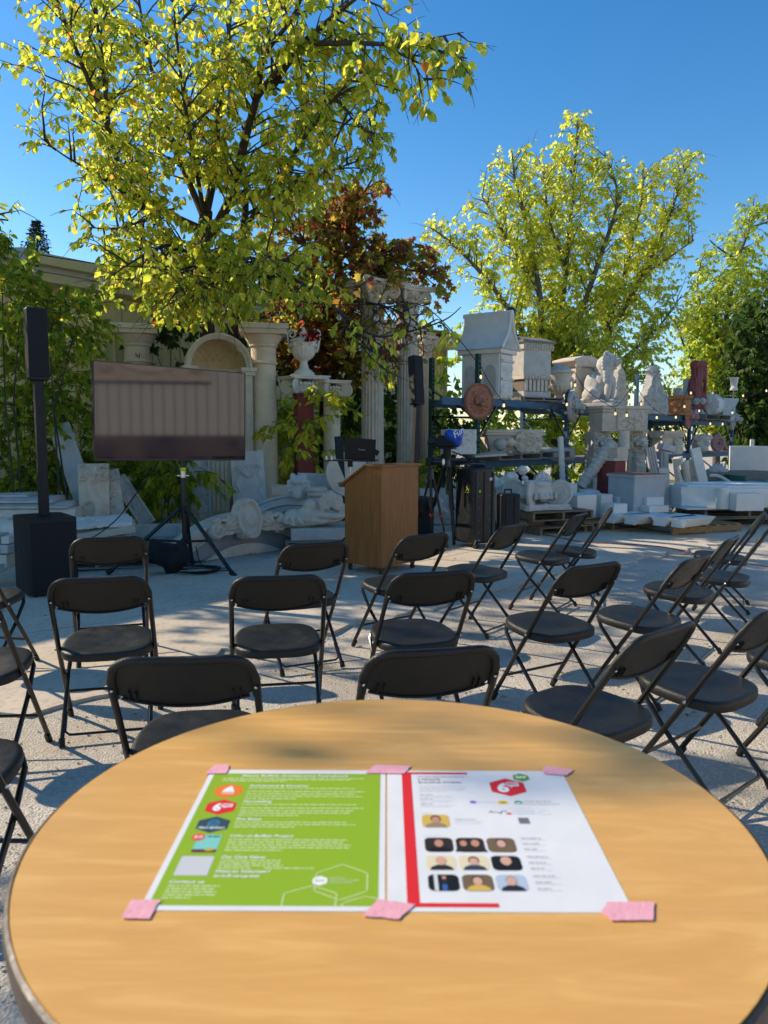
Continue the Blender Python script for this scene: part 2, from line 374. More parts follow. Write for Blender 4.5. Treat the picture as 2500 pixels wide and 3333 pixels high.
# cream boarded building off to the right of the frame; the television mirrors it
crm = mat('siding_cream', (0.60, 0.59, 0.56), (0.68, 0.67, 0.64), 2, 0.6)
RA, RB = Vector((11.0, 8.6, 0)), Vector((7.0, -6.5, 0)); RL = (RB - RA).length
cb = thing('boarded_building', 'cream building with vertical boards mirrored in the television screen', 'building', RA, math.atan2(RB.y - RA.y, RB.x - RA.x))
bw = RL / 56; bm_ = MB(); bm_.box(0.015, bw - 0.015, -0.05, 0.0, 1.35, 4.4); bme = bm_.mesh('wall_board', crm)
for i in range(56): link('wall_board', bme, cb).location = (i * bw, 0, 0)
b = MB(); b.box(0, RL, 0.005, 5, 0, 4.38); b.build('wall', mat('wall_brown', (0.16, 0.13, 0.10), rough=0.8), cb)
b = MB(); b.box(0, RL, -0.09, 0.0, 0, 1.34); b.build('plinth', mat('plinth_tan', (0.06, 0.055, 0.065), (0.26, 0.20, 0.16), 0.9, 0.9), cb)
b = MB(); b.prism([(-0.3, 4.45), (5.3, 5.3), (5.3, 4.41), (-0.3, 4.41)], -0.2, RL + 0.2, plane='yz'); b.build('roof', trimw, cb)

# ================================================================== TABLE
TZ = HC - 0.424; TC = Vector((0.0122, 0.7984, 0)); TR = 0.3817
def maple():
    m = bpy.data.materials.new('maple_laminate'); m.use_nodes = True; n = m.node_tree.nodes; l = m.node_tree.links; b = n['Principled BSDF']
    b.inputs['Roughness'].default_value = 0.38; b.inputs['Specular IOR Level'].default_value = 0.35
    tc = n.new('ShaderNodeTexCoord'); mp = n.new('ShaderNodeMapping'); mp.inputs['Scale'].default_value = (1.2, 7.5, 1); mp.inputs['Rotation'].default_value = (0, 0, R(4)); l.new(tc.outputs['Object'], mp.inputs[0])
    t = n.new('ShaderNodeTexNoise'); t.inputs['Scale'].default_value = 3.2; t.inputs['Detail'].default_value = 7; t.inputs['Roughness'].default_value = 0.6; t.inputs['Distortion'].default_value = 1.6; l.new(mp.outputs[0], t.inputs['Vector'])
    r = n.new('ShaderNodeValToRGB'); l.new(t.outputs[0], r.inputs[0]); e = r.color_ramp.elements
    e[0].position = 0.25; e[0].color = (0.64, 0.345, 0.098, 1); e[1].position = 0.72; e[1].color = (0.79, 0.46, 0.145, 1)
    x = e.new(0.5); x.color = (0.70, 0.375, 0.105, 1)
    t2 = n.new('ShaderNodeTexNoise'); t2.inputs['Scale'].default_value = 34; t2.inputs['Detail'].default_value = 8; l.new(mp.outputs[0], t2.inputs['Vector'])
    r2 = n.new('ShaderNodeValToRGB'); r2.color_ramp.elements[0].color = (0.93, 0.92, 0.90, 1); r2.color_ramp.elements[1].color = (1.04, 1.04, 1.04, 1); l.new(t2.outputs[0], r2.inputs[0])
    mx = n.new('ShaderNodeMix'); mx.data_type = 'RGBA'; mx.blend_type = 'MULTIPLY'; mx.inputs[0].default_value = 1; l.new(r.outputs[0], mx.inputs[6]); l.new(r2.outputs[0], mx.inputs[7]); l.new(mx.outputs[2], b.inputs['Base Color'])
    return m
tab = thing('cocktail_table', 'tall round cocktail table with maple top in the foreground', 'table', (TC.x, TC.y, 0))
b = MB(); b.lathe([(TR - 0.002, TZ - 0.028), (TR - 0.0005, TZ - 0.004), (TR - 0.002, TZ)], 128); b.build('tabletop', maple(), tab)
b = MB(); b.lathe([(TR - 0.003, TZ - 0.030), (TR + 0.0035, TZ - 0.027), (TR + 0.005, TZ - 0.015), (TR + 0.0035, TZ - 0.003), (TR - 0.0002, TZ - 0.0005)], 128, capb=False, capt=False)
b.build('edge_band', mat('edge_brown', (0.07, 0.05, 0.04), (0.10, 0.075, 0.06), 30, 0.45, 0.1, 80), tab)
b = MB(); b.lathe([(0.05, TZ - 0.10), (0.16, TZ - 0.045), (0.16, TZ - 0.031)], 24); b.build('mounting_plate', blackm, tab)
b = MB(); b.cyl((0, 0, 0.06), (0, 0, TZ - 0.09), 0.036, n=20); b.build('column', blackm, tab)
b = MB(); b.lathe([(0.28, 0.0), (0.285, 0.012), (0.20, 0.035), (0.05, 0.06), (0.04, 0.08)], 40); b.build('base', blackm, tab)

# ------------------------------------------------------------------ the two printed sheets, laid out in inches
IN = 0.2203 / 8.5; INY = 0.2833 / 11
PX0, PY0 = -0.2162, 0.9213
paperw = mat('paper_white', (0.70, 0.70, 0.69), (0.73, 0.73, 0.72), 14, 0.6, 0.12, 9)
def flat(name, col, rough=0.55): return mat('print_' + name, col, rough=rough)
class Sheet:
    def __init__(s, root, x0, lv=0.00056): s.root = root; s.x0 = x0; s.lv = lv
    def loc(s, x, y, k): return ((x - s.x0) * IN, -y * INY, s.lv + 0.0001 * k)
    def poly(s, name, pts, mt, k):
        b = MB(); b.add([s.loc(x, y, k) for x, y in pts], [tuple(range(len(pts)))]); return b.build(name, mt, s.root, smooth=0)
    def rect(s, name, x0, y0, x1, y1, mt, k): return s.poly(name, [(x0, y0), (x0, y1), (x1, y1), (x1, y0)], mt, k)
    def hexa(s, name, cx, cy, rx, ry, mt, k): return s.poly(name, [(cx + rx * math.sin(a) * 1.0, cy - ry * math.cos(a)) for a in [i * math.pi / 3 for i in range(6)]][::-1], mt, k)
    def rrect(s, name, x0, y0, x1, y1, r, mt, k):
        p = []
        for cx, cy, a0 in ((x1 - r, y0 + r, -90), (x1 - r, y1 - r, 0), (x0 + r, y1 - r, 90), (x0 + r, y0 + r, 180)):
            p += [(cx + r * math.cos(R(a0 + 15 * i)), cy + r * math.sin(R(a0 + 15 * i))) for i in range(7)]
        return s.poly(name, p[::-1], mt, k)
    def oval(s, name, cx, cy, rx, ry, mt, k, n=20): return s.poly(name, [(cx + rx * math.cos(2 * math.pi * i / n), cy - ry * math.sin(2 * math.pi * i / n)) for i in range(n)], mt, k)
    def text(s, body, x, y, x1, h, mt, k, shear=0.0, bold=0.0, align='L', name='lettering'):
        me = textmesh(body, 1.0, mt, shear=shear, bold=bold)
        xs = [v.co.x for v in me.vertices]; ys = [v.co.y for v in me.vertices]
        w_, h_ = max(xs) - min(xs), max(ys) - min(ys); sx = (x1 - x) * IN / w_; sy = h * INY / 0.72
        me.transform(Matrix.Diagonal((sx, sy, 1, 1)) @ Matrix.Translation((-min(xs), 0, 0)))
        o = link(name, me, s.root); o.location = s.loc(x, y, k); return o
    def lines(s, x0, y0, x1, y1, n, mt, k, th=0.07, ragged=0.12, name='small_print'):
        """rows of words too small to read: one mesh of short word bars"""
        b = MB(); rr = random.Random(int(x0 * 100 + y0 * 1000))
        for i in range(n):
            y = y0 + (y1 - y0) * (i / max(n - 1, 1)); xe = x1 - (rr.random() * ragged * (x1 - x0)) - (0.45 * (x1 - x0) if i == n - 1 and n > 2 else 0); x = x0
            while x < xe:
                w_ = min(0.08 + rr.random() * 0.3, xe - x)
                b.add([s.loc(x, y - th / 2, k), s.loc(x, y + th / 2, k), s.loc(x + w_, y + th / 2, k), s.loc(x + w_, y - th / 2, k)], [(0, 1, 2, 3)]); x += w_ + 0.05
        return b.build(name, mt, s.root, smooth=0)
pr = -0.0036
def sheet_root(label, x0, name):
    o = thing(name, label, 'flyer', (PX0 + math.cos(pr) * x0 * IN, PY0 + math.sin(pr) * x0 * IN, TZ), pr)
    b = MB(); b.box(0, 8.46 * IN, -11.03 * INY, 0, 0.0001, 0.0005); b.build('paper', paperw, o, smooth=0)
    return o
green = flat('green', (0.26, 0.42, 0.015)); wht = flat('white', (0.82, 0.82, 0.80)); pale = flat('pale_green', (0.60, 0.70, 0.36))
orange = flat('orange', (0.80, 0.19, 0.02)); redp = flat('red', (0.70, 0.02, 0.025)); navy = flat('navy', (0.03, 0.065, 0.085)); cyan = flat('cyan', (0.04, 0.30, 0.52))
ink = flat('ink', (0.06, 0.06, 0.065)); gry = flat('grey', (0.42, 0.42, 0.43)); lgry = flat('lightgrey', (0.62, 0.62, 0.63))
S1 = Sheet(sheet_root('green printed flyer taped to the round table, left of the white one', 0, 'green_flyer'), 0)
S1.rect('green_field', 0.24, 0.40, 8.22, 10.75, green, 0)
S1.text('About Buffalo Architecture Foundation', 1.58, 0.66, 6.67, 0.22, wht, 2, 0.12, 0.012)
S1.lines(0.75, 0.92, 7.6, 1.22, 3, pale, 1)
for body, x1, y, p0, p1, n in (('Architecture & Education', 4.87, 1.69, 1.93, 2.95, 6), ('Storytelling', 3.41, 3.22, 3.48, 4.46, 6), ('Pro Bono', 3.2, 4.78, 5.02, 5.42, 3), ('Color-in-Buffalo Project', 4.72, 6.14, 6.42, 7.21, 5), ('Our Core Values', 3.83, 7.70, 7.92, 8.44, 4)):
    S1.text(body, 2.14, y, x1, 0.21, wht, 2, 0.12, 0.012)
    if body.startswith(('Arch', 'Story')):
        S1.lines(2.14, p0, 7.65, p0 + 0.32, 2, pale, 1); S1.lines(2.14, p0 + 0.56, 7.5, p1, 3, pale, 1)
    else: S1.lines(2.14, p0, 7.3 if n != 4 else 4.7, p1, n, pale, 1)
S1.lines(3.9, 8.44, 5.9, 8.44, 1, pale, 1)
S1.text('Want to Volunteer?', 2.12, 8.67, 4.17, 0.20, wht, 2, 0.25, 0.016)
S1.text('Scan the QR code to get started.', 2.11, 8.97, 5.51, 0.20, wht, 2, 0.25, 0.016)
S1.text('Contact us', 0.59, 9.35, 1.87, 0.20, wht, 2, 0.12, 0.012)
S1.lines(0.59, 9.6, 2.5, 10.32, 5, pale, 1)
S1.hexa('orange_hexagon', 1.27, 2.21, 0.72, 0.72, orange, 1)
S1.poly('building_mark', [(0.98, 2.32), (1.1, 1.98), (1.3, 1.74), (1.36, 1.74), (1.46, 2.0), (1.56, 2.32)][::-1], wht, 2); S1.text('OPEN', 1.0, 2.46, 1.55, 0.16, wht, 2, 0, 0.02)
S1.hexa('red_hexagon', 1.25, 3.73, 0.74, 0.70, redp, 1); S1.text('6', 0.92, 3.78, 1.28, 0.62, wht, 2, 0, 0.05)
S1.poly('speech_mark', [(1.27, 3.44), (1.74, 3.44), (1.74, 3.74), (1.48, 3.74), (1.42, 3.86), (1.40, 3.74), (1.27, 3.74)][::-1], wht, 2); S1.text('MBS', 1.32, 3.59, 1.70, 0.18, redp, 3, 0, 0.02)
S1.hexa('navy_hexagon', 1.25, 5.24, 0.76, 0.68, navy, 1)
def ringpoly(S, name, pts, th, mt, k, closed=True):
    b = MB(); n = len(pts)
    for i in range(n if closed else n - 1):
        a, c = pts[i], pts[(i + 1) % n]; dx, dy = c[0] - a[0], c[1] - a[1]; L_ = math.hypot(dx, dy); nx_, ny_ = -dy / L_ * th / 2, dx / L_ * th / 2; ex, ey = dx / L_ * th / 2, dy / L_ * th / 2
        b.add([S.loc(a[0] - ex + nx_, a[1] - ey + ny_, k), S.loc(c[0] + ex + nx_, c[1] + ey + ny_, k), S.loc(c[0] + ex - nx_, c[1] + ey - ny_, k), S.loc(a[0] - ex - nx_, a[1] - ey - ny_, k)], [(0, 1, 2, 3)])
    return b.build(name, mt, S.root, smooth=0)
ringpoly(S1, 'house_mark', [(1.05, 5.32), (1.05, 5.02), (1.25, 4.82), (1.46, 5.02), (1.46, 5.32)], 0.06, cyan, 2)
ringpoly(S1, 'swirl_mark', [(1.15, 5.15), (1.22, 5.24), (1.34, 5.22), (1.38, 5.10), (1.30, 5.02), (1.20, 5.06)], 0.05, cyan, 2, False)
S1.text('PRO BONO', 0.72, 5.52, 1.78, 0.17, wht, 2, 0, 0.02)
S1.rect('picture', 0.86, 6.07, 1.82, 7.38, flat('aqua', (0.20, 0.55, 0.48)), 1); S1.rect('picture_ground', 0.86, 7.16, 1.81, 7.38, flat('maroon', (0.12, 0.03, 0.05)), 2)
S1.poly('picture_sun', [(1.35, 7.18), (1.6, 7.05), (1.75, 7.2), (1.6, 7.3), (1.4, 7.3)][::-1], flat('gold', (0.5, 0.36, 0.02)), 3)
S1.lines(1.25, 6.2, 1.75, 6.2, 1, ink, 3, 0.08)
S1.oval('price_badge', 0.88, 6.25, 0.28, 0.28, flat('badge', (0.72, 0.09, 0.03)), 3); S1.text('$10', 0.72, 6.25, 1.06, 0.2, wht, 4, 0, 0.02)
S1.rect('code_panel', 0.60, 7.65, 1.86, 8.95, flat('codepanel', (0.55, 0.56, 0.56)), 1)      # plain stand-in panel
ringpoly(S1, 'hexagon_outline', [(5.90, 8.74), (6.83, 8.16), (7.80, 8.74), (7.81, 9.86), (6.86, 10.41), (5.90, 9.85)], 0.045, pale, 1)
ringpoly(S1, 'hexagon_outline', [(4.86, 10.74), (4.86, 10.02), (5.81, 9.55), (6.73, 10.0), (6.73, 10.74)], 0.045, pale, 1, False)
ringpoly(S1, 'hexagon_outline', [(6.95, 10.74), (7.0, 10.55), (7.75, 10.18), (8.2, 10.3)], 0.045, pale, 1, False)
S1.hexa('emblem', 6.07, 9.25, 0.31, 0.31, wht, 2); S1.text('BAF', 5.9, 9.25, 6.24, 0.14, green, 3, 0, 0.01)
for i, t in enumerate(('BUFFALO', 'ARCHITECTURE', 'FOUNDATION')): S1.text(t, 6.42, 9.06 + 0.16 * i, (6.98, 7.5, 7.26)[i], 0.11, pale, 2, 0, 0.01)

S2 = Sheet(sheet_root('white printed flyer with red stripe and portrait photos taped to the round table', 8.54, 'white_flyer'), 8.54)
S2.rect('red_bar', 9.23, 0.2, 9.68, 10.78, redp, 1); S2.rect('red_bar', 9.68, 0.2, 12.38, 0.40, redp, 1); S2.rect('red_bar', 9.68, 10.54, 12.42, 10.78, redp, 1)
S2.lines(9.98, 0.68, 12.3, 0.68, 1, flat('rosegrey', (0.5, 0.32, 0.33)), 1, 0.06)
S2.text('6 MINUTE', 9.98, 0.98, 11.03, 0.2, ink, 1); S2.text('BUILDING STORIES', 10.0, 1.28, 12.01, 0.2, ink, 1)
S2.lines(10.0, 1.64, 12.3, 2.19, 5, lgry, 1, 0.045); 
for y in (2.5, 2.9, 3.35): S2.lines(10.0, y, 10.6, y, 1, gry, 1, 0.06); S2.lines(10.0, y + 0.14, 11.5, y + 0.27, 2, lgry, 1, 0.045)
S2.hexa('red_hexagon', 14.12, 1.72, 0.92, 0.90, redp, 1); S2.text('6', 13.62, 1.82, 14.16, 0.82, wht, 2, 0, 0.05)
S2.poly('speech_mark', [(14.1, 1.22), (14.66, 1.22), (14.66, 1.62), (14.36, 1.62), (14.28, 1.8), (14.26, 1.62), (14.1, 1.62)][::-1], wht, 2); S2.text('MBS', 14.14, 1.42, 14.62, 0.24, redp, 3, 0, 0.02)
S2.hexa('green_hexagon', 14.9, 0.71, 0.42, 0.42, flat('leafgreen', (0.12, 0.32, 0.02)), 3); S2.text('BAF', 14.66, 0.71, 15.16, 0.26, wht, 4, 0, 0.03)
S2.oval('violet_mark', 12.35, 3.17, 0.15, 0.14, flat('violet', (0.22, 0.16, 0.5)), 1); S2.lines(12.5, 3.17, 13.4, 3.17, 1, lgry, 1, 0.07)
S2.oval('yellow_badge', 13.67, 3.19, 0.25, 0.17, flat('yellow', (0.85, 0.60, 0.0)), 1); S2.lines(13.52, 3.19, 13.84, 3.19, 1, ink, 2, 0.08)
S2.oval('teal_badge', 14.36, 3.2, 0.19, 0.17, flat('teal', (0.03, 0.28, 0.22)), 1); S2.oval('teal_badge_wave', 14.36, 3.27, 0.12, 0.06, wht, 2)
S2.text('THE BAIRD', 14.62, 3.1, 15.85, 0.16, gry, 1); S2.text('FOUNDATION', 14.60, 3.34, 16.15, 0.16, gry, 1)
S2.lines(14.0, 3.0 - 0.18, 14.6, 3.0 - 0.18, 1, lgry, 1, 0.04); S2.lines(13.8, 3.72, 14.9, 3.72, 1, lgry, 1, 0.05)
ringpoly(S2, 'script_mark', [(12.95, 4.12), (13.05, 3.98), (13.1, 4.12), (13.22, 4.05), (13.35, 4.1), (13.42, 4.22), (13.5, 3.98), (13.55, 4.0)], 0.04, ink, 1, False)
S2.oval('blue_mark', 13.65, 3.98, 0.09, 0.07, flat('sky', (0.2, 0.4, 0.6)), 1); S2.oval('red_mark', 13.78, 4.2, 0.13, 0.08, redp, 1); S2.lines(13.95, 3.98, 14.95, 4.2, 2, flat('lavender', (0.5, 0.5, 0.66)), 1, 0.06, 0.05)
ringpoly(S2, 'round_mark', [(15.35 + 0.24 * math.cos(a), 4.1 + 0.18 * math.sin(a * 1.0)) for a in [i * 0.7 for i in range(9)]], 0.02, lgry, 1)
S2.rect('code_panel', 14.1, 4.55, 14.55, 5.05, flat('codepanel_dark', (0.16, 0.16, 0.17)), 1)
S2.lines(9.98, 4.2, 10.5, 4.2, 1, lgry, 1, 0.05); S2.lines(9.98, 6.05, 10.9, 6.05, 1, lgry, 1, 0.05)
S2.lines(11.42, 4.72, 12.35, 4.72, 1, gry, 1, 0.07); S2.lines(11.4, 4.88, 12.6, 5.06, 2, lgry, 1, 0.05)
for y0 in (6.22, 7.57, 8.87):
    for j in range(3): S2.lines(13.94, y0 + 0.4 * j, 14.75 - 0.15 * j, y0 + 0.4 * j, 1, gry, 1, 0.08, 0.02); S2.lines(13.94, y0 + 0.12 + 0.4 * j, 15.0 - 0.1 * j, y0 + 0.12 + 0.4 * j, 1, lgry, 1, 0.045)
skin = flat('skin', (0.52, 0.25, 0.16)); skin2 = flat('skin_light', (0.62, 0.36, 0.26)); hairb = flat('hair_brown', (0.06, 0.03, 0.02)); hairg = flat('hair_grey', (0.35, 0.33, 0.31)); suit = flat('suit', (0.02, 0.02, 0.03))
dk = flat('photo_dark', (0.03, 0.02, 0.015)); crm2 = flat('photo_cream', (0.72, 0.62, 0.40)); blk = flat('photo_black', (0.008, 0.008, 0.008)); olive = flat('photo_brown', (0.16, 0.11, 0.06)); ylw = flat('photo_yellow', (0.62, 0.42, 0.08)); lblue = flat('photo_blue', (0.42, 0.50, 0.60))
def portrait(x0, y0, x1, y1, bgm, sk, hr, body, two=False, full=False):
    S2.rrect('photo', x0, y0, x1, y1, 0.24, bgm, 1); cx = (x0 + x1) / 2; H = y1 - y0; W_ = x1 - x0
    def bust(cx, k, s_=1.0):
        S2.poly('shoulders', [(cx - 0.40 * W_ * s_, y1 - 0.02), (cx + 0.40 * W_ * s_, y1 - 0.02), (cx + 0.34 * W_ * s_, y0 + 0.78 * H), (cx + 0.15 * W_ * s_, y0 + 0.64 * H), (cx - 0.15 * W_ * s_, y0 + 0.64 * H), (cx - 0.34 * W_ * s_, y0 + 0.78 * H)], body, k)
        S2.oval('hair', cx, y0 + 0.35 * H, 0.19 * W_ * s_, 0.29 * H * s_, hr, k + 1); S2.oval('face', cx, y0 + 0.42 * H, 0.155 * W_ * s_, 0.25 * H * s_, sk, k + 2)
    if full:
        S2.rect('figure', cx - 0.06, y0 + 0.3 * H, cx + 0.12, y0 + 0.62 * H, suit, 2); S2.rect('trousers', cx - 0.06, y0 + 0.62 * H, cx + 0.12, y1 - 0.05, flat('denim', (0.03, 0.12, 0.36)), 2); S2.oval('face', cx + 0.03, y0 + 0.2 * H, 0.08, 0.11, sk, 3); S2.rect('pale_wall', x0 + 0.22, y0 + 0.01, x0 + 0.36, y1 - 0.02, lgry, 2)
    elif two: bust(cx - 0.27, 2, 0.8); bust(cx + 0.2, 5, 0.95)
    else: bust(cx, 2)
portrait(10.01, 4.32, 11.17, 5.4, ylw, skin, hairb, flat('blouse', (0.3, 0.22, 0.14)))
xs_ = (10.03, 11.28, 12.52); W0 = 1.13
for (y0, y1), row in zip(((6.2, 7.27), (7.52, 8.53), (8.80, 9.84)), ((('d', skin, hairb, blk, 0, 0), ('b', skin, hairb, dk, 1, 0), ('o', skin2, hairb, olive, 0, 0)), (('c', skin2, skin2, suit, 0, 0), ('c', skin2, hairb, flat('navyshirt', (0.03, 0.05, 0.09)), 0, 0), ('k', skin2, skin2, blk, 0, 0)), (('k', skin, hairb, suit, 0, 1), ('o', skin2, hairb, ylw, 0, 0), ('l', skin2, hairg, suit, 0, 0)))):
    for x, (bgk, sk, hr, bd, two, full) in zip(xs_, row): portrait(x, y0, x + W0, y1, {'d': dk, 'b': dk, 'o': olive, 'c': crm2, 'k': blk, 'l': lblue}[bgk], sk, hr, bd, two, full)

# pink masking tape, torn by hand
tapem = mat('tape_pink', (0.80, 0.36, 0.42), (0.84, 0.42, 0.47), 60, 0.6, 0.15, 300)
def tape(pix, label):
    pts = [gnd(u, v, TZ) for u, v in pix]; c = sum(pts, Vector()) / len(pts); poly = []
    for i, p in enumerate(pts):
        q = pts[(i + 1) % len(pts)]
        for k in range(4):
            a = p.lerp(q, k / 4) - c
            if k: a += Vector((random.gauss(0, 0.0004), random.gauss(0, 0.0004), 0))
            poly.append((a.x, a.y))
    b = MB(); b.prism(poly, 0.00135, 0.00150, plane='xy'); o = b.build('masking_tape', tapem, smooth=0); o.location = c
    tag(o, label, 'tape', 'pink tape pieces holding the flyers')
tape([(668, 2522), (700, 2492), (747, 2492), (740, 2515), (735, 2521)], 'pink tape on the top left corner of the green flyer')
tape([(1188, 2520), (1222, 2492), (1338, 2496), (1316, 2521)], 'pink tape joining both flyers along their top edge')
tape([(1768, 2502), (1776, 2497), (1868, 2507), (1846, 2527), (1770, 2522)], 'pink tape on the top right corner of the white flyer')
tape([(396, 2992), (430, 2932), (532, 2934), (512, 2947), (488, 2995)], 'pink tape on the bottom left corner of the green flyer')
tape([(1180, 2985), (1229, 2930), (1352, 2948), (1298, 2997)], 'pink tape joining both flyers along their bottom edge')
tape([(1957, 2972), (1976, 2940), (2130, 2940), (2126, 3000), (1990, 3001)], 'pink tape on the bottom right corner of the white flyer')

# ================================================================== FOLDING CHAIRS
def make_chair():
    root = thing('folding_chair', 'black folding chair', 'chair')
    yf, yt, H = 0.219, -0.273, 0.791; d = Vector((0, yt - yf, H)); L_ = d.length; d = d / L_; nrm = Vector((0, -d.z, d.y))       # nrm points backwards
    def bp(x, s, n=0.0): return Vector((x, yf, 0)) + d * s + nrm * n
    # seat: rounded moulded pan with skirt
    def outline(k, z, n=44):
        o = []
        for i in range(n):
            t = 2 * math.pi * i / n; cx, sy = math.cos(t), math.sin(t); x = math.copysign(abs(cx) ** 0.62, cx); y = math.copysign(abs(sy) ** 0.62, sy)
            wd = 0.212 - 0.018 * (y > 0) * y - 0.006 * (y < 0) * y
            o.append((x * wd * k, 0.034 + y * 0.205 * k, z + 0.014 * y + (-0.006 * (1 - k) if k < 0.9 else 0)))
        return o
    rings = [(0.93, 0.395), (0.985, 0.398), (1.0, 0.412), (0.995, 0.430), (0.97, 0.438), (0.90, 0.441), (0.6, 0.437), (0.2, 0.433)]
    b = MB(); pts = []
    for k, z in rings: pts += outline(k, z)
    b.grid(pts, 44, len(rings), closex=True); b.f.append(tuple(range((len(rings) - 1) * 44, len(rings) * 44))); b.f.append(tuple(range(43, -1, -1)))
    seat = b.build('seat', chairp, root, smooth=50)
    # backrest: moulded panel with rim, bowed backwards in the middle
    nx, ny = 25, 8; hw = 0.212; top = L_ + 0.004; bot = L_ - 0.165
    def curve(x): return 0.016 * (1 - (x / hw) ** 2)
    def tb(x):
        a = abs(x) / hw; c = max(0.0, (a - 0.62) / 0.38); tp = top - 0.095 * (1 - math.sqrt(max(0.0, 1 - c * c)))
        bt = bot + (0.0 if a > 0.9 else 0.0) - 0.026 * (1 - min(1, a / 0.88) ** 2) + 0.012 * (a > 0.9)
        return tp, bt
    for nm, off in (('f', -0.012), ('b', 0.004)): pass
    b = MB(); front, back = [], []
    for j in range(ny + 1):
        for i in range(nx + 1):
            x = -hw + 2 * hw * i / nx; tp, bt = tb(x); s_ = bt + (tp - bt) * j / ny
            front.append(bp(x, s_, curve(x) - 0.010)); back.append(bp(x, s_, curve(x) - 0.002))
    b.grid(front, nx + 1, ny + 1); b.grid(back, nx + 1, ny + 1); N = len(front)
    per = list(range(nx + 1)) + [(j + 1) * (nx + 1) - 1 for j in range(1, ny + 1)] + [ny * (nx + 1) + i for i in range(nx - 1, -1, -1)] + [j * (nx + 1) for j in range(ny - 1, 0, -1)]
    for k in range(len(per)): b.f.append((per[k], per[(k + 1) % len(per)], N + per[(k + 1) % len(per)], N + per[k]))
    back_o = b.build('backrest', chairp, root, smooth=50)
    rim = [bp(-hw, bot + 0.0, 0.0)] + [bp(x, tb(x)[0], curve(x) * 0.5) for x in np.linspace(-hw, hw, 33)] + [bp(hw, bot + 0.0, 0.0)]
    b = MB(); b.tube(rim, 0.0145, 8, flat=0.85); b.build('rim', chairp, back_o, smooth=60)
    b = MB(); b.tube([bp(x, tb(x)[1], curve(x)) for x in np.linspace(-hw * 0.9, hw * 0.9, 21)], 0.005, 6); b.build('lower_rim', chairp, back_o, smooth=60)
    for s_ in (-1, 1):
        b = MB(); b.tube([(s_ * 0.221, yf, 0.015), bp(s_ * 0.219, 0.45), bp(s_ * 0.214, L_ - 0.11, 0.004)], 0.0118, 8); b.build('leg', chairm, root)
        b = MB(); b.tube([(s_ * 0.165, 0.185, 0.418), (s_ * 0.190, 0.155, 0.385), (s_ * 0.197, 0.06, 0.275), (s_ * 0.196, -0.12, 0.09), (s_ * 0.196, -0.197, 0.012)], 0.0105, 8); b.build('leg', chairm, root)
        for p, q in (((s_ * 0.221, yf + 0.002, 0.0), bp(s_ * 0.2208, 0.045)), ((s_ * 0.196, -0.199, 0.0), (s_ * 0.196, -0.182, 0.035))):
            b = MB(); b.cyl(p, q, 0.0155, 0.0145, 10); b.build('foot_cap', blackp, root)
        b = MB(); b.ball(bp(s_ * 0.212, 0.692 / H * L_, 0.014), 0.0048, 6, 4); b.build('rivet', mat('rivet_bright', (0.75, 0.75, 0.74), rough=0.4), root)
        b = MB(); b.ball(bp(s_ * 0.232, 0.418 / H * L_, 0.0), 0.007, 6, 4); b.build('pivot_bolt', steel, root)
        for x in (0.165, 0.145):
            b = MB(); b.box(-0.0014, 0.0014, -0.007, 0.007, 0, 0.036, Matrix.Translation(bp(s_ * x, bot + 0.004, curve(x) + 0.001)) @ rotm('X', math.atan2(-d.y, d.z))); b.build('rib', chairp, back_o)
    b = MB(); b.tube([bp(-0.22, 0.19), bp(0.22, 0.19)], 0.0075, 6); b.build('crossbar', chairm, root)
    b = MB(); b.tube([(-0.188, -0.085, 0.125), (-0.187, -0.150, 0.055), (-0.165, -0.163, 0.042), (0.165, -0.163, 0.042), (0.187, -0.150, 0.055), (0.188, -0.085, 0.125)], 0.0065, 6); b.build('crossbar', chairm, root)
    return root
CH = [  # x, y, heading, label
 (-0.615, 2.431, 5.0, 'black folding chair whose back rises just beyond the table, left of centre'),
 (0.100, 2.517, 12.0, 'black folding chair whose back rises just beyond the table at centre'),
 (0.772, 2.705, 39.6, 'black folding chair with seat against the right rim of the table'),
 (1.313, 3.024, 39.5, 'black folding chair right of the table with all legs in view'),
 (1.919, 3.372, 53.8, 'black folding chair cut off by the right edge, nearest one there'),
 (-1.340, 3.624, 13.2, 'black folding chair standing where slab meets gravel on the left, rear legs in view'),
 (-0.526, 3.682, 10.0, 'black folding chair in second row left of centre, below the cartouche pediment'),
 (0.158, 3.785, 17.4, 'black folding chair in second row just right of centre, in front of the lectern'),
 (0.904, 3.979, 31.7, 'black folding chair in second row with embossed mark on its back, right of centre'),
 (1.446, 4.150, 46.0, 'black folding chair in second row, first of the overlapping ones on the right'),
 (1.953, 4.881, 53.0, 'black folding chair in the right cluster, behind the second row one'),
 (2.840, 6.273, 65.1, 'farthest black folding chair of the right cluster, seen edge on'),
 (2.447, 5.400, 58.0, 'black folding chair in the right cluster with seat toward the right edge'),
 (-1.735, 4.760, 20.0, 'black folding chair in front row beside the television stand, right of the subwoofer'),
 (-0.517, 4.692, 26.7, 'black folding chair in front row left of the lectern'),
 (0.102, 5.054, 38.5, 'black folding chair in front row overlapping the lectern'),
 (0.706, 5.543, 50.8, 'black folding chair in front row before the tall black case'),
 (1.345, 6.246, 56.6, 'black folding chair in front row before the ionic capital'),
 (1.684, 6.591, 73.8, 'black folding chair at the far end of the front row, seen edge on'),
 (-2.427, 4.480, -9.6, 'black folding chair cut off by the left edge, farthest one there'),
 (-1.780, 3.227, 4.0, 'black folding chair cut off by the left edge, middle one of three'),
 (-1.330, 2.170, 0.0, 'black folding chair cut off by the left edge, nearest one beside the table'),
]
ch0 = make_chair()
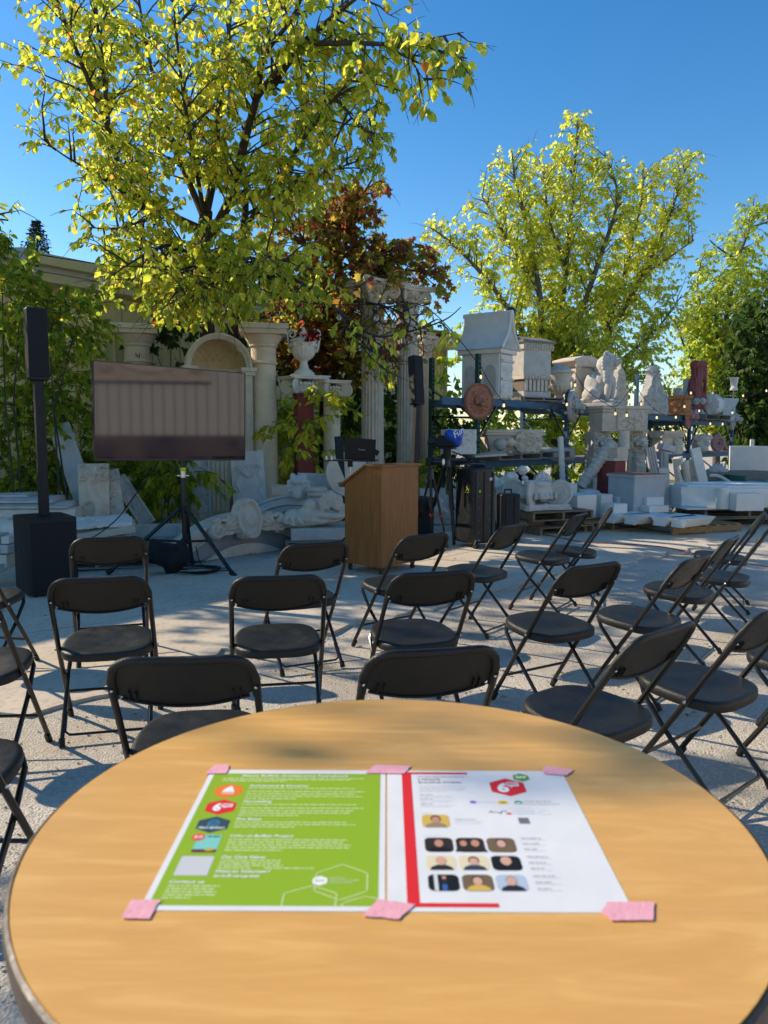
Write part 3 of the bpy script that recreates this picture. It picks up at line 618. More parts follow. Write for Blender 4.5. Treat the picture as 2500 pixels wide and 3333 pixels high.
def slabz(x, y):
    for a, b in zip(FRONT, FRONT[1:]):
        if a[0] <= x <= b[0]: return 0.022 if y > a[1] + (b[1] - a[1]) * (x - a[0]) / (b[0] - a[0]) + 0.25 else 0.0
    return 0.0
for i, (x, y, a, lab) in enumerate(CH):
    o = ch0 if i == 0 else copy_tree(ch0)
    o.location = (x, y, slabz(x, y)); o.rotation_euler = (0, 0, R(a)); o['label'] = lab; o['group'] = 'black folding chairs'

# ================================================================== LECTERN
LX, LY = 0.585, 0.505
lec = thing('lectern', 'wooden lectern on casters with sloped reading top', 'lectern', (-0.026, 7.52, 0.022), R(49))
pf = [(0, 0.075), (LY, 0.075), (LY, 0.895), (0.20, 1.085), (0, 1.085)]
b = MB(); b.prism(pf, 0, 0.018, plane='yz'); b.build('side_panel', oak, lec, bevel=0.002)
b = MB(); b.prism(pf, LX - 0.018, LX, plane='yz'); b.build('side_panel', oak, lec, bevel=0.002)
b = MB(); b.box(0.0185, LX - 0.0185, 0.001, 0.019, 0.076, 1.084); b.build('front_panel', oak, lec)
for z_ in (0.08, 0.55): b = MB(); b.box(0.0185, LX - 0.0185, 0.02, LY - 0.015, z_, z_ + 0.018); b.build('shelf', oak, lec)
b = MB(); b.box(-0.025, LX + 0.025, -0.03, 0.205, 1.086, 1.108); b.build('top', oak, lec, bevel=0.003)
ang = math.atan2(1.085 - 0.895, LY - 0.20); sl = math.hypot(LY - 0.19, 0.20); SM = Matrix.Translation((0, 0.206, 1.086)) @ rotm('X', -ang)
b = MB(); b.box(-0.025, LX + 0.025, 0, sl + 0.03, 0, 0.022, SM); b.build('reading_board', oak, lec, bevel=0.003)
b = MB(); b.box(-0.025, LX + 0.025, sl + 0.0305, sl + 0.045, -0.004, 0.045, SM); b.build('book_lip', oak, lec, bevel=0.003)
for x, y in ((0.04, 0.04), (LX - 0.04, 0.04), (0.04, LY - 0.04), (LX - 0.04, LY - 0.04)):
    b = MB(); b.cyl((x - 0.012, y, 0.026), (x + 0.012, y, 0.026), 0.026, n=14); b.box(x - 0.018, x + 0.018, y - 0.018, y + 0.018, 0.05, 0.0745); b.box(x - 0.017, x - 0.0135, y - 0.01, y + 0.01, 0.02, 0.05); b.build('caster', mat('caster_brown', (0.08, 0.05, 0.03), rough=0.4), lec)

# ================================================================== TELEVISION ON TRIPOD
tvt = thing('television', 'large flat television with black bezel on a tripod stand', 'television', (-2.156, 7.895, 0.0), R(41.1))
Wt, Ht, zc = 1.66, 0.953, 1.632; RM = Matrix.Translation((0, 0, zc)) @ rotm('Y', R(1.2))
b = MB(); b.box(-Wt / 2, Wt / 2, 0.0, 0.045, -Ht / 2, Ht / 2, RM); b.box(-0.45, 0.45, 0.046, 0.075, -0.35, 0.25, RM); b.build('housing', blackp, tvt, bevel=0.003)
b = MB()
for q in ((-Wt / 2 - 0.001, Wt / 2 + 0.001, Ht / 2 - 0.010, Ht / 2 + 0.001), (-Wt / 2 - 0.001, Wt / 2 + 0.001, -Ht / 2 - 0.001, -Ht / 2 + 0.018)): b.box(q[0], q[1], -0.006, 0.02, q[2], q[3], RM)
for x in (-Wt / 2 - 0.001, Wt / 2 - 0.010): b.box(x, x + 0.011, -0.006, 0.02, -Ht / 2 + 0.0185, Ht / 2 - 0.0105, RM)
b.build('bezel', mat('bezel', (0.05, 0.05, 0.05), rough=0.3, metal=0.6), tvt)
scr = mat('screen_glass', (0.008, 0.008, 0.022), rough=0.045, spec=0.5); scr.node_tree.nodes['Principled BSDF'].inputs['IOR'].default_value = 1.75

b = MB(); b.box(-Wt / 2 + 0.0105, Wt / 2 - 0.0105, -0.003, -0.0005, -Ht / 2 + 0.0185, Ht / 2 - 0.0105, RM); b.build('screen', scr, tvt, smooth=0)
px = (gnd(560, 1850) - Vector((-2.156, 7.895, 0)))
std = thing('tripod_stand', 'black steel tripod stand holding up the television', 'stand', (-2.12, 8.03, 0.0))
b = MB(); b.cyl((0, 0, 0.25), (0, 0, 1.42), 0.024, n=12); b.cyl((0, 0, 0.6), (0, 0, 1.05), 0.030, n=12); b.build('pole', blackm, std)
b = MB(); b.cyl((0, 0, 1.045), (0, 0, 1.075), 0.0325, n=12); b.build('marker_tape', mat('tape_lime', (0.55, 0.75, 0.02), rough=0.6), std)
b = MB(); b.cyl((0, 0, 0.97), (0, 0, 1.04), 0.031, n=12); b.box(-0.065, 0.065, -0.006, 0.006, 0.985, 0.995); b.build('clamp', steel, std)
b = MB(); b.cyl((0, 0, 0.60), (0, 0, 0.68), 0.045, n=12); b.cyl((0, 0, 0.26), (0, 0, 0.32), 0.035, n=12); b.build('leg_collar', blackp, std)
for tip in (gnd(758.7, 1879), gnd(358.7, 1869), gnd(626, 1835.6)):
    e = Vector((tip.x + 2.12, tip.y - 8.03, 0.03)); h_ = e.normalized()
    b = MB(); b.cyl(h_ * 0.05 + Vector((0, 0, 0.64)), e, 0.021, n=10); b.build('leg', blackm, std)
    m_ = e.lerp(h_ * 0.05 + Vector((0, 0, 0.64)), 0.5); b = MB(); b.cyl(h_ * 0.03 + Vector((0, 0, 0.29)), m_, 0.012, n=8); b.build('brace', blackm, std)
    b = MB(); b.cyl(e - h_ * 0.03 + Vector((0, 0, 0.02)), e + h_ * 0.035 - Vector((0, 0, 0.02)), 0.028, n=10); b.build('rubber_foot', blackp, std)
b = MB(); b.box(-0.45, 0.45, -0.055, -0.03, 1.36, 1.42, rotm('Z', R(41.1))); b.build('mount_bar', blackm, std)
# sandbag hanging from the stand, coil of cable, loose lead
_bagp = [((0.02, -0.12, 0.30), (0.15, 0.10, 0.16), (0, 20, 30)), ((-0.12, -0.13, 0.30), (0.12, 0.09, 0.17), (0, -15, 30)), ((0.10, -0.16, 0.16), (0.10, 0.08, 0.14), (0, 25, 20)), ((-0.02, -0.17, 0.10), (0.12, 0.08, 0.10), (0, 0, 0)), ((0.17, -0.08, 0.40), (0.05, 0.05, 0.09), (0, 0, 0))]
bagm = mat('bag_nylon', (0.01, 0.01, 0.011), (0.018, 0.018, 0.02), 12, 0.7, 0.5, 25)
bgo = [at(u, v, 7.72) for u, v in ((493, 1754), (527, 1766), (569, 1772), (590, 1755), (606, 1771), (612, 1795), (620, 1816), (606, 1838), (593, 1852), (575, 1866), (557, 1876), (546, 1862), (536, 1843), (505, 1834), (475, 1828), (484, 1790))]; bgc = sum(bgo, Vector()) / len(bgo); b = MB(); lv = ((0.80, -0.10), (0.97, -0.06), (1.0, 0.0), (0.97, 0.06), (0.80, 0.10))
b.grid([((q.x - bgc.x) * s_, y_ + 0.02 * math.sin(k * 2.3 + y_ * 40), (q.z - bgc.z) * s_) for s_, y_ in lv for k, q in enumerate(bgo)], len(bgo), 5, closex=True); nb_ = len(bgo); b.f += [tuple(range(nb_)), tuple(range(4 * nb_, 5 * nb_))]
bag = b.build('sandbag', bagm, smooth=70); bag.location = bgc; tag(bag, 'black nylon bag slumped against the tripod legs under the television', 'bag')
b = MB()
cc = gnd(640, 1868)
for k in range(5):
    rr = 0.20 + 0.014 * k; b.tube([(cc.x + rr * math.cos(a + k) * (1 + 0.04 * math.sin(3 * a + k)), cc.y + 0.78 * rr * math.sin(a + k), 0.032 + 0.007 * k + 0.006 * math.sin(2 * a + k)) for a in np.linspace(0, 6.28, 30)], 0.0055, 6)
b.tube(smoothpath([(cc.x + 0.2, cc.y, 0.04), (cc.x + 0.32, cc.y + 0.05, 0.032), (cc.x + 0.28, cc.y + 0.16, 0.032), (cc.x + 0.02, cc.y + 0.2, 0.05), (cc.x - 0.05, cc.y + 0.2, 0.25)]), 0.0055, 6)
tag(b.build('cable_coil', blackp), 'coil of black cable on the slab beside the television tripod', 'cable')
b = MB(); b.tube(smoothpath([at(520, 1500, 7.9), at(470, 1570, 7.8), at(430, 1625, 7.7), at(380, 1690, 7.5), at(310, 1745, 7.3), at(250, 1770, 7.0), at(150, 1900, 6.9)]), 0.006, 6)
tag(b.build('signal_cable', blackp), 'thin black lead sagging from the television to the speaker', 'cable')

# ================================================================== COLUMN LOUDSPEAKERS
def box_round(b, w_, d_, z0, z1, r, M=None, n=5):
    p = []
    for cx, cy, a0 in ((w_ / 2 - r, d_ / 2 - r, 0), (-w_ / 2 + r, d_ / 2 - r, 90), (-w_ / 2 + r, -d_ / 2 + r, 180), (w_ / 2 - r, -d_ / 2 + r, 270)):
        p += [(cx + r * math.cos(R(a0 + 90 * i / n)), cy + r * math.sin(R(a0 + 90 * i / n))) for i in range(n + 1)]
    b.prism(p, z0, z1, M, plane='xy')
grille = mat('speaker_grille', (0.008, 0.008, 0.010), (0.014, 0.014, 0.017), 400, 0.6, 0.3, 500)
def speaker(label, loc, rz, sub, pole_top, arr, tilt=0.0, lean=0.0):
    t = thing('column_speaker', label, 'loudspeaker', loc, rz, 'column loudspeakers')
    w_, d_, h_ = sub
    b = MB(); box_round(b, w_, d_, 0.02, h_, 0.05); b.build('subwoofer', blackp, t, bevel=0.008)
    b = MB(); b.box(-w_ / 2 + 0.03, w_ / 2 - 0.03, -d_ / 2 - 0.012, -d_ / 2 + 0.01, 0.05, h_ - 0.04); b.build('subwoofer_grille', grille, t, bevel=0.006)
    for x in (-1, 1):
        for y in (-1, 1): b = MB(); b.cyl((x * (w_ / 2 - 0.06), y * (d_ / 2 - 0.06), 0), (x * (w_ / 2 - 0.06), y * (d_ / 2 - 0.06), 0.0195), 0.02, n=10); b.build('foot', blackp, t)
    LM = Matrix.Translation((0, 0, h_)) @ rotm('Y', lean)
    b = MB(); b.box(-0.040, 0.040, -0.035, 0.035, 0.0005, pole_top - h_, LM); b.build('pole', blackp, t, bevel=0.006)
    b = MB(); AM = LM @ Matrix.Translation((0, 0, pole_top - h_ + 0.0008)) @ rotm('X', tilt)
    b.prism([(-0.07, 0), (0.07, 0), (0.085, 0.02), (0.085, arr - 0.01), (0.075, arr), (-0.075, arr), (-0.085, arr - 0.01), (-0.085, 0.02)], -0.06, 0.06, AM); a_ = b.build('array', blackp, t, bevel=0.008)
    b = MB(); b.box(-0.075, 0.075, -0.070, -0.061, 0.03, arr - 0.02, AM); b.build('array_grille', grille, t, bevel=0.004)
    return t
fx = Vector((0.44, 0.34, 0)).normalized(); sub_c = Vector((-3.03, 6.41, 0)) + fx * 0.21 + Vector((-0.34, 0.44, 0)).normalized() * 0.275
speaker('black column loudspeaker on subwoofer at the left, beside the television', (sub_c.x, sub_c.y, 0.022), math.atan2(fx.y, fx.x), (0.42, 0.55, 0.68), 1.87, 0.62)
g2 = Vector((0.40, 10.35, 0.0))
speaker('black column loudspeaker half hidden behind the lectern', (g2.x, g2.y, 0.0), R(38), (0.40, 0.44, 0.58), 1.82, 0.66, R(-7), R(2.5))
# ================================================================== CARVING TOOLS
def bump(X, Z, cx, cz, rx, rz, rot=0.0, p=1.0):
    c, s = math.cos(rot), math.sin(rot); a = ((X - cx) * c + (Z - cz) * s) / rx; b = (-(X - cx) * s + (Z - cz) * c) / rz
    return np.clip(1 - a * a - b * b, 0, 1) ** p
def scroll(X, Z, cx, cz, r, turns=2.0, sg=1):
    dx, dz = X - cx, Z - cz; q = np.hypot(dx, dz); th = np.arctan2(dz, dx) / (2 * math.pi); ph = (q / r * turns - sg * th) % 1
    return (q < r) * (0.35 + 0.65 * np.sin(math.pi * ph)) * np.clip(1 - (q / r) ** 6, 0, 1) * (0.7 + 0.3 * (1 - q / r))
def leafage(X, Z, seed, n, x0, x1, z0, z1, s=0.05, sym=True):
    """symmetrical acanthus-like carving: curled leaves and small scrolls"""
    r = random.Random(seed); H = np.zeros_like(X); xm = (x0 + x1) / 2
    for i in range(n):
        cx = xm + r.random() * (x1 - xm) if sym else x0 + r.random() * (x1 - x0); cz = z0 + r.random() * (z1 - z0); a = r.random() * 3.14; l = s * (0.8 + 1.1 * r.random()); wd = l * (0.28 + 0.25 * r.random()); sc_ = r.random() < 0.3
        for sg in ((1, -1) if sym else (1,)):
            X_ = X if sg == 1 else 2 * xm - X
            if sc_: h = scroll(X_, Z, cx, cz, l * 0.8, 1.6)
            else:
                c, s_ = math.cos(a), math.sin(a); u = ((X_ - cx) * c + (Z - cz) * s_) / l; v = (-(X_ - cx) * s_ + (Z - cz) * c) / wd + 0.5 * u * u - 0.2
                h = np.clip(1 - u * u - v * v, 0, 1) ** 0.6 * (0.75 + 0.25 * np.cos(v * 9 + u * 6))
            H = np.maximum(H, h)
    return H
def plate(name, w_, h_, thick, hf, mt, parent=None, res=0.012, M=None, outline=None):
    """carved plate standing in local xz, carved towards -y. outline(X,Z)->bool trims to a shape"""
    nx, nz = max(3, int(w_ / res)), max(3, int(h_ / res)); xs = np.linspace(-w_ / 2, w_ / 2, nx); zs = np.linspace(0, h_, nz); X, Z = np.meshgrid(xs, zs); Y = -hf(X, Z)
    b = MB()
    if outline is None:
        b.grid([tuple(p) for p in np.stack([X, Y, Z], -1).reshape(-1, 3)], nx, nz)
        per = list(range(nx)) + [(j + 1) * nx - 1 for j in range(1, nz)] + [(nz - 1) * nx + i for i in range(nx - 2, -1, -1)] + [j * nx for j in range(nz - 2, 0, -1)]
        o = len(b.v); b.v += [(b.v[i][0], thick, b.v[i][2]) for i in per]
        for k in range(len(per)): b.f.append((per[k], per[(k + 1) % len(per)], o + (k + 1) % len(per), o + k))
        b.f.append(tuple(range(o, o + len(per))))
    else:
        keep = outline(X, Z); idx = {}
        def vid(j, i, back):
            k = (j, i, back)
            if k not in idx: idx[k] = len(b.v); b.v.append((X[j, i], thick if back else Y[j, i], Z[j, i]))
            return idx[k]
        cell = lambda j, i: 0 <= j < nz - 1 and 0 <= i < nx - 1 and keep[j, i] and keep[j + 1, i] and keep[j, i + 1] and keep[j + 1, i + 1]
        for j in range(nz - 1):
            for i in range(nx - 1):
                if not cell(j, i): continue
                b.f.append((vid(j, i, 0), vid(j, i + 1, 0), vid(j + 1, i + 1, 0), vid(j + 1, i, 0))); b.f.append((vid(j, i, 1), vid(j + 1, i, 1), vid(j + 1, i + 1, 1), vid(j, i + 1, 1)))
                for dj, di, a, c in ((-1, 0, (j, i), (j, i + 1)), (1, 0, (j + 1, i + 1), (j + 1, i)), (0, -1, (j + 1, i), (j, i)), (0, 1, (j, i + 1), (j + 1, i + 1))):
                    if not cell(j + dj, i + di): b.f.append((vid(*a, 0), vid(*a, 1), vid(*c, 1), vid(*c, 0)))
    if M is not None: b.v = [tuple(M @ Vector(p)) for p in b.v]
    return b.build(name, mt, parent, smooth=50)
def crest_h(X, Z, w_, h_, sc_, rib=0.0):
    """central oval shield with paired scrolls at (x, z, r) given as fractions of width and height"""
    q = np.clip(1 - (X / (0.17 * w_)) ** 2 - ((Z - 0.5 * h_) / (0.27 * h_)) ** 2, -1, 1); H = np.where(q > 0, 0.55 + 0.45 * np.cos(q * 9), 0) * 0.9
    for x, z, r in sc_:
        for sg in (-1, 1): H = np.maximum(H, scroll(X, Z, sg * x * w_, z * h_, r * w_, 2.0, sg))
    a = np.arctan2(Z - 0.02 * h_, X); rr = np.hypot(X, Z)
    H = np.maximum(H, rib * (rr < 0.95 * h_) * (0.5 + 0.5 * np.cos(a * 22)) * (rr > 0.2 * h_) * 0.45)
    return H
def frame_h(X, Z, w_, h_, m, d):
    e = np.minimum(np.minimum(X + w_ / 2, w_ / 2 - X), np.minimum(Z, h_ - Z)); return d * ((e < m) * 1.0)
def spiral_tube(b, c, r, turns, tr, axis='y', sg=1, n=40, M=None, z_out=0.0):
    pts = []
    for i in range(n):
        t = i / (n - 1); q = r * (1 - 0.86 * t); a = sg * (t * turns * 2 * math.pi) + math.pi / 2
        pts.append((c[0] + q * math.cos(a), c[1] - z_out * t, c[2] + q * math.sin(a)) if axis == 'y' else (c[0] - z_out * t, c[1] + q * math.cos(a), c[2] + q * math.sin(a)))
    b.tube(pts, [tr * (1 - 0.55 * i / (n - 1)) for i in range(n)], 6, M)

# ================================================================== COLUMNS
def tuscan_column(label, u0, u1, vtop, su0, su1, Y, mt=lime, rz=0.0, sq=False):
    x, w_, _, top = ext(u0, vtop, u1, 1700, Y); sx, sw_, _, _ = ext(su0, 1400, su1, 1700, Y); r = sw_ / 2; hw = w_ / 2
    t = thing('tuscan_column', label, 'column', (sx, Y, 0), rz, 'plain stone columns before the yellow building')
    b = MB(); b.box(-r * 1.45, r * 1.45, -r * 1.45, r * 1.45, 0, 0.12); b.lathe([(r * 1.42, 0.121), (r * 1.45, 0.16), (r * 1.38, 0.20), (r * 1.2, 0.21), (r * 1.22, 0.25), (r * 1.08, 0.27)], 32); b.build('base', mt, t, bevel=0.006)
    zn = top - 0.60; b = MB(); b.lathe([(r * 1.06, 0.271), (r * 1.04, 0.6), (r * 1.0, top * 0.5), (r * 0.93, zn)], 36); b.build('shaft', mt, t)
    b = MB(); b.lathe([(r * 0.93, zn + 0.0005), (r * 1.08, zn + 0.015), (r * 1.08, zn + 0.04), (r * 0.98, zn + 0.05), (r * 0.96, zn + 0.26), (r * 1.10, zn + 0.28), (r * 1.10, zn + 0.31), (r * 1.18, zn + 0.33), (r * 1.45, zn + 0.42), (r * 1.5, zn + 0.45)], 36)
    b.box(-hw * 0.93, hw * 0.93, -hw * 0.93, hw * 0.93, zn + 0.4505, zn + 0.52); b.box(-hw, hw, -hw, hw, zn + 0.5205, top); b.build('capital', mt, t, bevel=0.006)
    return t
tuscan_column('plain stone column rising behind the left end of the television', 393, 521, 1061, 423, 495, 12.6, lime2, R(12))
tuscan_column('plain stone column standing right of the arched niche', 787, 933, 1061, 824, 903, 12.0, lime2, R(10))

def leaf_acanthus(b, ang, r0, z0, h, w_, curl, M=None):
    """one curling acanthus leaf on a bell"""
    n, m = 5, 7; pts = []
    for j in range(m):
        t = j / (m - 1); wd = w_ * (math.sin(math.pi * (0.18 + 0.72 * t)) ** 0.8) * (1 - 0.25 * t); rr = r0 + curl * (t ** 3) * 1.4; z = z0 + h * (t if t < 0.85 else 0.85 + (t - 0.85) * -0.4)
        for i in range(n):
            s_ = -1 + 2 * i / (n - 1); rad = rr + (1 - abs(s_)) * 0.012; a = ang + s_ * wd / max(rr, 0.05) / 2; pts.append((rad * math.cos(a), rad * math.sin(a), z - 0.015 * abs(s_)))
    b.grid(pts, n, m, M)
def abacus(hw, dep, z0, z1, cut):
    """square slab with four concave sides and cut corners"""
    p = []
    for k in range(4):
        a = math.pi / 2 * k
        for i in range(9):
            t = -1 + 2 * i / 8; x = hw * (1 - cut) * t; y = -hw + dep * (1 - t * t); p.append((x * math.cos(a) - y * math.sin(a), x * math.sin(a) + y * math.cos(a)))
    return p
def corinthian_column(label, cu0, cu1, vtop, vneck, su0, su1, Y, rz, mt, group='fluted columns with leafy capitals'):
    _, cw, zn, top = ext(cu0, vtop, cu1, vneck, Y)
    sx, sw_, _, _ = ext(su0, 1400, su1, 1500, Y); r = sw_ / 2; hw = cw / 2 * 0.80
    t = thing('corinthian_column', label, 'column', (sx, Y, 0), rz, group)
    b = MB(); b.box(-r * 1.4, r * 1.4, -r * 1.4, r * 1.4, 0, 0.1); b.lathe([(r * 1.38, 0.101), (r * 1.42, 0.14), (r * 1.2, 0.18), (r * 1.25, 0.23), (r * 1.05, 0.25)], 32); b.build('base', mt, t)
    prof = [(r, 0.2505 + (zn - 0.30) * i / 10) for i in range(11)]; prof = [(rr * (1 - 0.10 * (z / zn)), z) for rr, z in prof]
    b = MB(); b.lathe(prof, 120, flute=(0.2, zn - 0.06, 20, 0.018)); b.build('shaft', mt, t, smooth=60)
    rn = r * 0.9; H = top - zn
    b = MB(); b.lathe([(rn * 1.0, zn - 0.05), (rn * 1.12, zn - 0.035), (rn * 1.12, zn - 0.005), (rn * 0.98, zn + 0.005), (rn * 0.98, zn + H * 0.5), (rn * 1.12, zn + H * 0.75), (rn * 1.3, zn + H * 0.86)], 40); cap = b.build('capital', mt, t)
    for row, (z0, h, cr, n0) in enumerate(((zn + 0.0, H * 0.36, 0.06, 0), (zn + H * 0.12, H * 0.52, 0.09, 0.5))):
        for k in range(8):
            b = MB(); leaf_acanthus(b, (k + n0) * math.pi / 4, rn * 1.02, z0, h, rn * 0.75, cr); b.build('acanthus_leaf', mt, cap, smooth=60)
    for k in range(4):
        a = math.pi / 4 + k * math.pi / 2; M = rotm('Z', a)
        b = MB(); b.tube(smoothpath([(rn * 0.95, 0, zn + H * 0.42), (rn * 1.15, 0, zn + H * 0.62), (hw * 1.05, 0, zn + H * 0.83), (hw * 1.22, 0, zn + H * 0.84)]), 0.030, 7, M, flat=1.2)
        pts = []
        for i in range(34):
            q = i / 33; rr = H * 0.15 * (1 - 0.85 * q); th = math.pi / 2 - q * 2.2 * 2 * math.pi; pts.append((hw * 1.12 + rr * math.cos(th), 0, zn + H * 0.70 + rr * math.sin(th)))
        b.tube(pts, [0.026 * (1 - 0.5 * i / 33) for i in range(34)], 6, M, flat=1.5); b.build('volute', mt, cap, smooth=60)
        M2 = rotm('Z', k * math.pi / 2); b = MB()
        for sg in (-1, 1):
            spiral_tube(b, (sg * rn * 0.42, -rn * 1.22, zn + H * 0.70), H * 0.10, 1.7, 0.018, sg=sg, n=24, M=M2)
        b.ball((0, -hw * 0.80, zn + H * 0.93), (0.045, 0.03, 0.045), 8, 5, M2); b.build('flower', mt, cap, smooth=60)
    b = MB(); P = abacus(hw * 1.32, hw * 0.42, 0, 0, 0.10); b.prism(P, top - H * 0.14, top - H * 0.07, plane='xy'); b.prism([(x * 1.05, y * 1.05) for x, y in P], top - H * 0.069, top, plane='xy'); b.build('abacus', mt, cap, bevel=0.004)
    return t
corinthian_column('fluted column with leafy scrolled capital, left one of the tall pair', 1139, 1291, 916, 1041, 1174, 1251, 12.8, R(35), lime)
corinthian_column('fluted column with leafy scrolled capital, right one of the tall pair', 1285, 1413, 938, 1052, 1289, 1360, 13.7, R(35), lime)
corinthian_column('shorter fluted column standing behind the right loudspeaker', 1358, 1440, 1095, 1165, 1364, 1402, 14.6, R(35), lime, 'fluted columns with leafy capitals')

def ionic_cap(b_mat, root, z0, hw, H, r, name='capital'):
    b = MB(); b.lathe([(r * 0.98, z0), (r * 1.08, z0 + H * 0.12), (r * 1.02, z0 + H * 0.2), (r * 1.2, z0 + H * 0.45), (r * 1.3, z0 + H * 0.6)], 32); cap = b.build(name, b_mat, root)
    for k in range(4):
        M = rotm('Z', math.pi / 4 + k * math.pi / 2); pts = []
        for i in range(44):
            q = i / 43; rr = H * 0.46 * (1 - 0.90 * q); th = math.pi / 2 - q * 2.25 * 2 * math.pi; pts.append((hw * 1.12 + rr * math.cos(th), 0, z0 + H * 0.36 + rr * math.sin(th)))
        b = MB(); b.tube([(r * 0.9, 0, z0 + H * 0.76), (hw * 0.8, 0, z0 + H * 0.80)] + pts, [H * 0.10, H * 0.11] + [H * 0.085 * (1 - 0.35 * i / 43) for i in range(44)], 7, M, flat=1.0)
        b.cyl((hw * 1.12, -H * 0.055, z0 + H * 0.36), (hw * 1.12, H * 0.055, z0 + H * 0.36), H * 0.40, n=24, M=M); b.build('volute', b_mat, cap, smooth=60)
        M2 = rotm('Z', k * math.pi / 2); b = MB()
        for i in range(-2, 3): b.ball((i * r * 0.38, -r * 1.16, z0 + H * 0.52), (r * 0.15, 0.03, H * 0.14), 8, 5, M2)
        b.ball((0, -hw * 0.86, z0 + H * 0.9), (H * 0.16, 0.03, H * 0.15), 8, 5, M2); b.build('egg_moulding', b_mat, cap, smooth=60)
    b = MB(); P = abacus(hw * 1.22, hw * 0.22, 0, 0, 0.12); b.prism(P, z0 + H * 0.80, z0 + H * 0.90, plane='xy'); b.prism([(x * 1.05, y * 1.05) for x, y in P], z0 + H * 0.901, z0 + H, plane='xy'); b.build('abacus', b_mat, cap, bevel=0.004)
    return cap
x, w_, z0, z1 = ext(1060, 1239, 1143, 1292, 11.9); sx, sw_, _, _ = ext(1047, 1239, 1101, 1292, 11.9)
t = thing('ionic_column', 'short smooth column with scrolled capital left of the fluted pair', 'column', (sx + 0.03, 11.9, 0), R(30))
b = MB(); b.lathe([(0.20, 0), (0.20, 0.1), (sw_ / 2 * 1.05, 0.14), (sw_ / 2, z0)], 32); b.build('shaft', lime, t)
ionic_cap(lime, t, z0 + 0.001, 0.19, z1 - z0, sw_ / 2)

# red pedestal, white capital, urn
Y = 12.0; x, w_, z0, z1 = ext(957, 1280, 1022, 1543, Y)
t = thing('red_pedestal', 'dark red painted pedestal behind leafy plant, carrying white capital', 'pedestal', (x, Y, 0), R(20))
b = MB(); b.box(-w_ / 2 * 0.8, w_ / 2 * 0.8, -w_ / 2 * 0.8, w_ / 2 * 0.8, 0.08, z1 - 0.04); b.build('shaft', redst, t, bevel=0.01)
b = MB(); b.box(-w_ / 2, w_ / 2, -w_ / 2, w_ / 2, 0, 0.0795); b.build('plinth', redst, t, bevel=0.01)
b = MB(); b.box(-w_ / 2 * 0.9, w_ / 2 * 0.9, -w_ / 2 * 0.9, w_ / 2 * 0.9, z1 - 0.0395, z1); b.build('moulding', redst, t, bevel=0.01)
x2, w2, z2, z3 = ext(913, 1225, 1066, 1279, Y)
t = thing('white_capital', 'white scrolled capital resting on the red pedestal under the urn', 'capital', (x2, Y, z1 + 0.001), R(28)); ionic_cap(plast, t, 0.0, w2 / 2 * 0.70, z3 - z1, w2 / 2 * 0.48)
x4, w4, _, z5 = ext(942, 1072, 1039, 1225, Y); H = z5 - z3; r = 0.225
t = thing('handled_urn', 'white lidded urn with curled handle on top of the white capital', 'urn', (x2, Y, z3 + 0.002), R(-10))
b = MB(); b.lathe([(r * 0.75, 0), (r * 0.75, 0.03), (r * 0.68, 0.06), (r * 0.35, 0.12), (r * 0.26, 0.20), (r * 0.30, 0.235), (r * 0.42, 0.25)], 28); b.build('foot', plast, t)
b = MB(); b.lathe([(r * 0.40, 0.2505), (r * 0.62, 0.28), (r * 0.80, 0.34), (r * 0.86, 0.40)], 96, flute=(0.26, 0.40, 18, 0.014), capt=False); b.lathe([(r * 0.86, 0.4005), (r * 0.86, 0.415), (r * 0.82, 0.42), (r * 0.88, 0.52), (r * 0.94, 0.53), (r * 0.94, 0.55), (r * 0.80, 0.56)], 40); b.build('bowl', plast, t)
for k in range(9):
    b = MB(); a = k * 2 * math.pi / 9; b.ball((r * 0.86 * math.cos(a), r * 0.86 * math.sin(a), 0.47), (0.030, 0.030, 0.035), 7, 5); b.build('rosette', plast, t, smooth=60)
b = MB(); b.lathe([(r * 0.80, 0.5605), (r * 0.45, 0.59), (r * 0.22, 0.61), (r * 0.30, 0.64), (r * 0.18, 0.68), (r * 0.10, 0.70), (r * 0.12, 0.73), (0.004, 0.75)], 24, capt=False); b.build('lid', plast, t)
for sg in (-1, 1):
    b = MB(); pts = [(sg * r * 0.9, 0, 0.36), (sg * r * 1.02, 0, 0.44), (sg * r * 1.12, 0, 0.56)]
    for i in range(20):
        q = i / 19; rr = 0.075 * (1 - 0.7 * q); th = math.pi - q * 1.3 * 2 * math.pi; pts.append((sg * (r * 1.12 + 0.01 - (0.075 + rr * math.cos(th)) + 0.0), 0, 0.64 + rr * math.sin(th)))
    b.tube(pts, [0.020 - 0.008 * i / len(pts) for i in range(len(pts))], 7); b.build('handle', plast, t, smooth=60)
b = MB()
rr_ = random.Random(5)
for i in range(60):
    p = at(1018 + rr_.gauss(0, 11), 1092 + rr_.gauss(0, 9), 11.8 + rr_.gauss(0, .05)); a = rr_.random() * 6.3; l_ = 0.055
    d1 = Vector((math.cos(a), -0.3, math.sin(a))) * l_; d2 = Vector((-math.sin(a), 0.3, math.cos(a))) * l_ * 0.45
    b.add([p, p + d1 * 0.5 + d2, p + d1, p + d1 * 0.5 - d2], [(0, 1, 2, 3)])
tag(b.build('red_leaf_sprig', leafmat('leaf_crimson', [(0, (0.10, 0.005, 0.008)), (1, (0.16, 0.012, 0.012))], 0.4), smooth=0), 'tuft of dark red leaves hanging beside the white urn', 'leaves', kind='stuff')

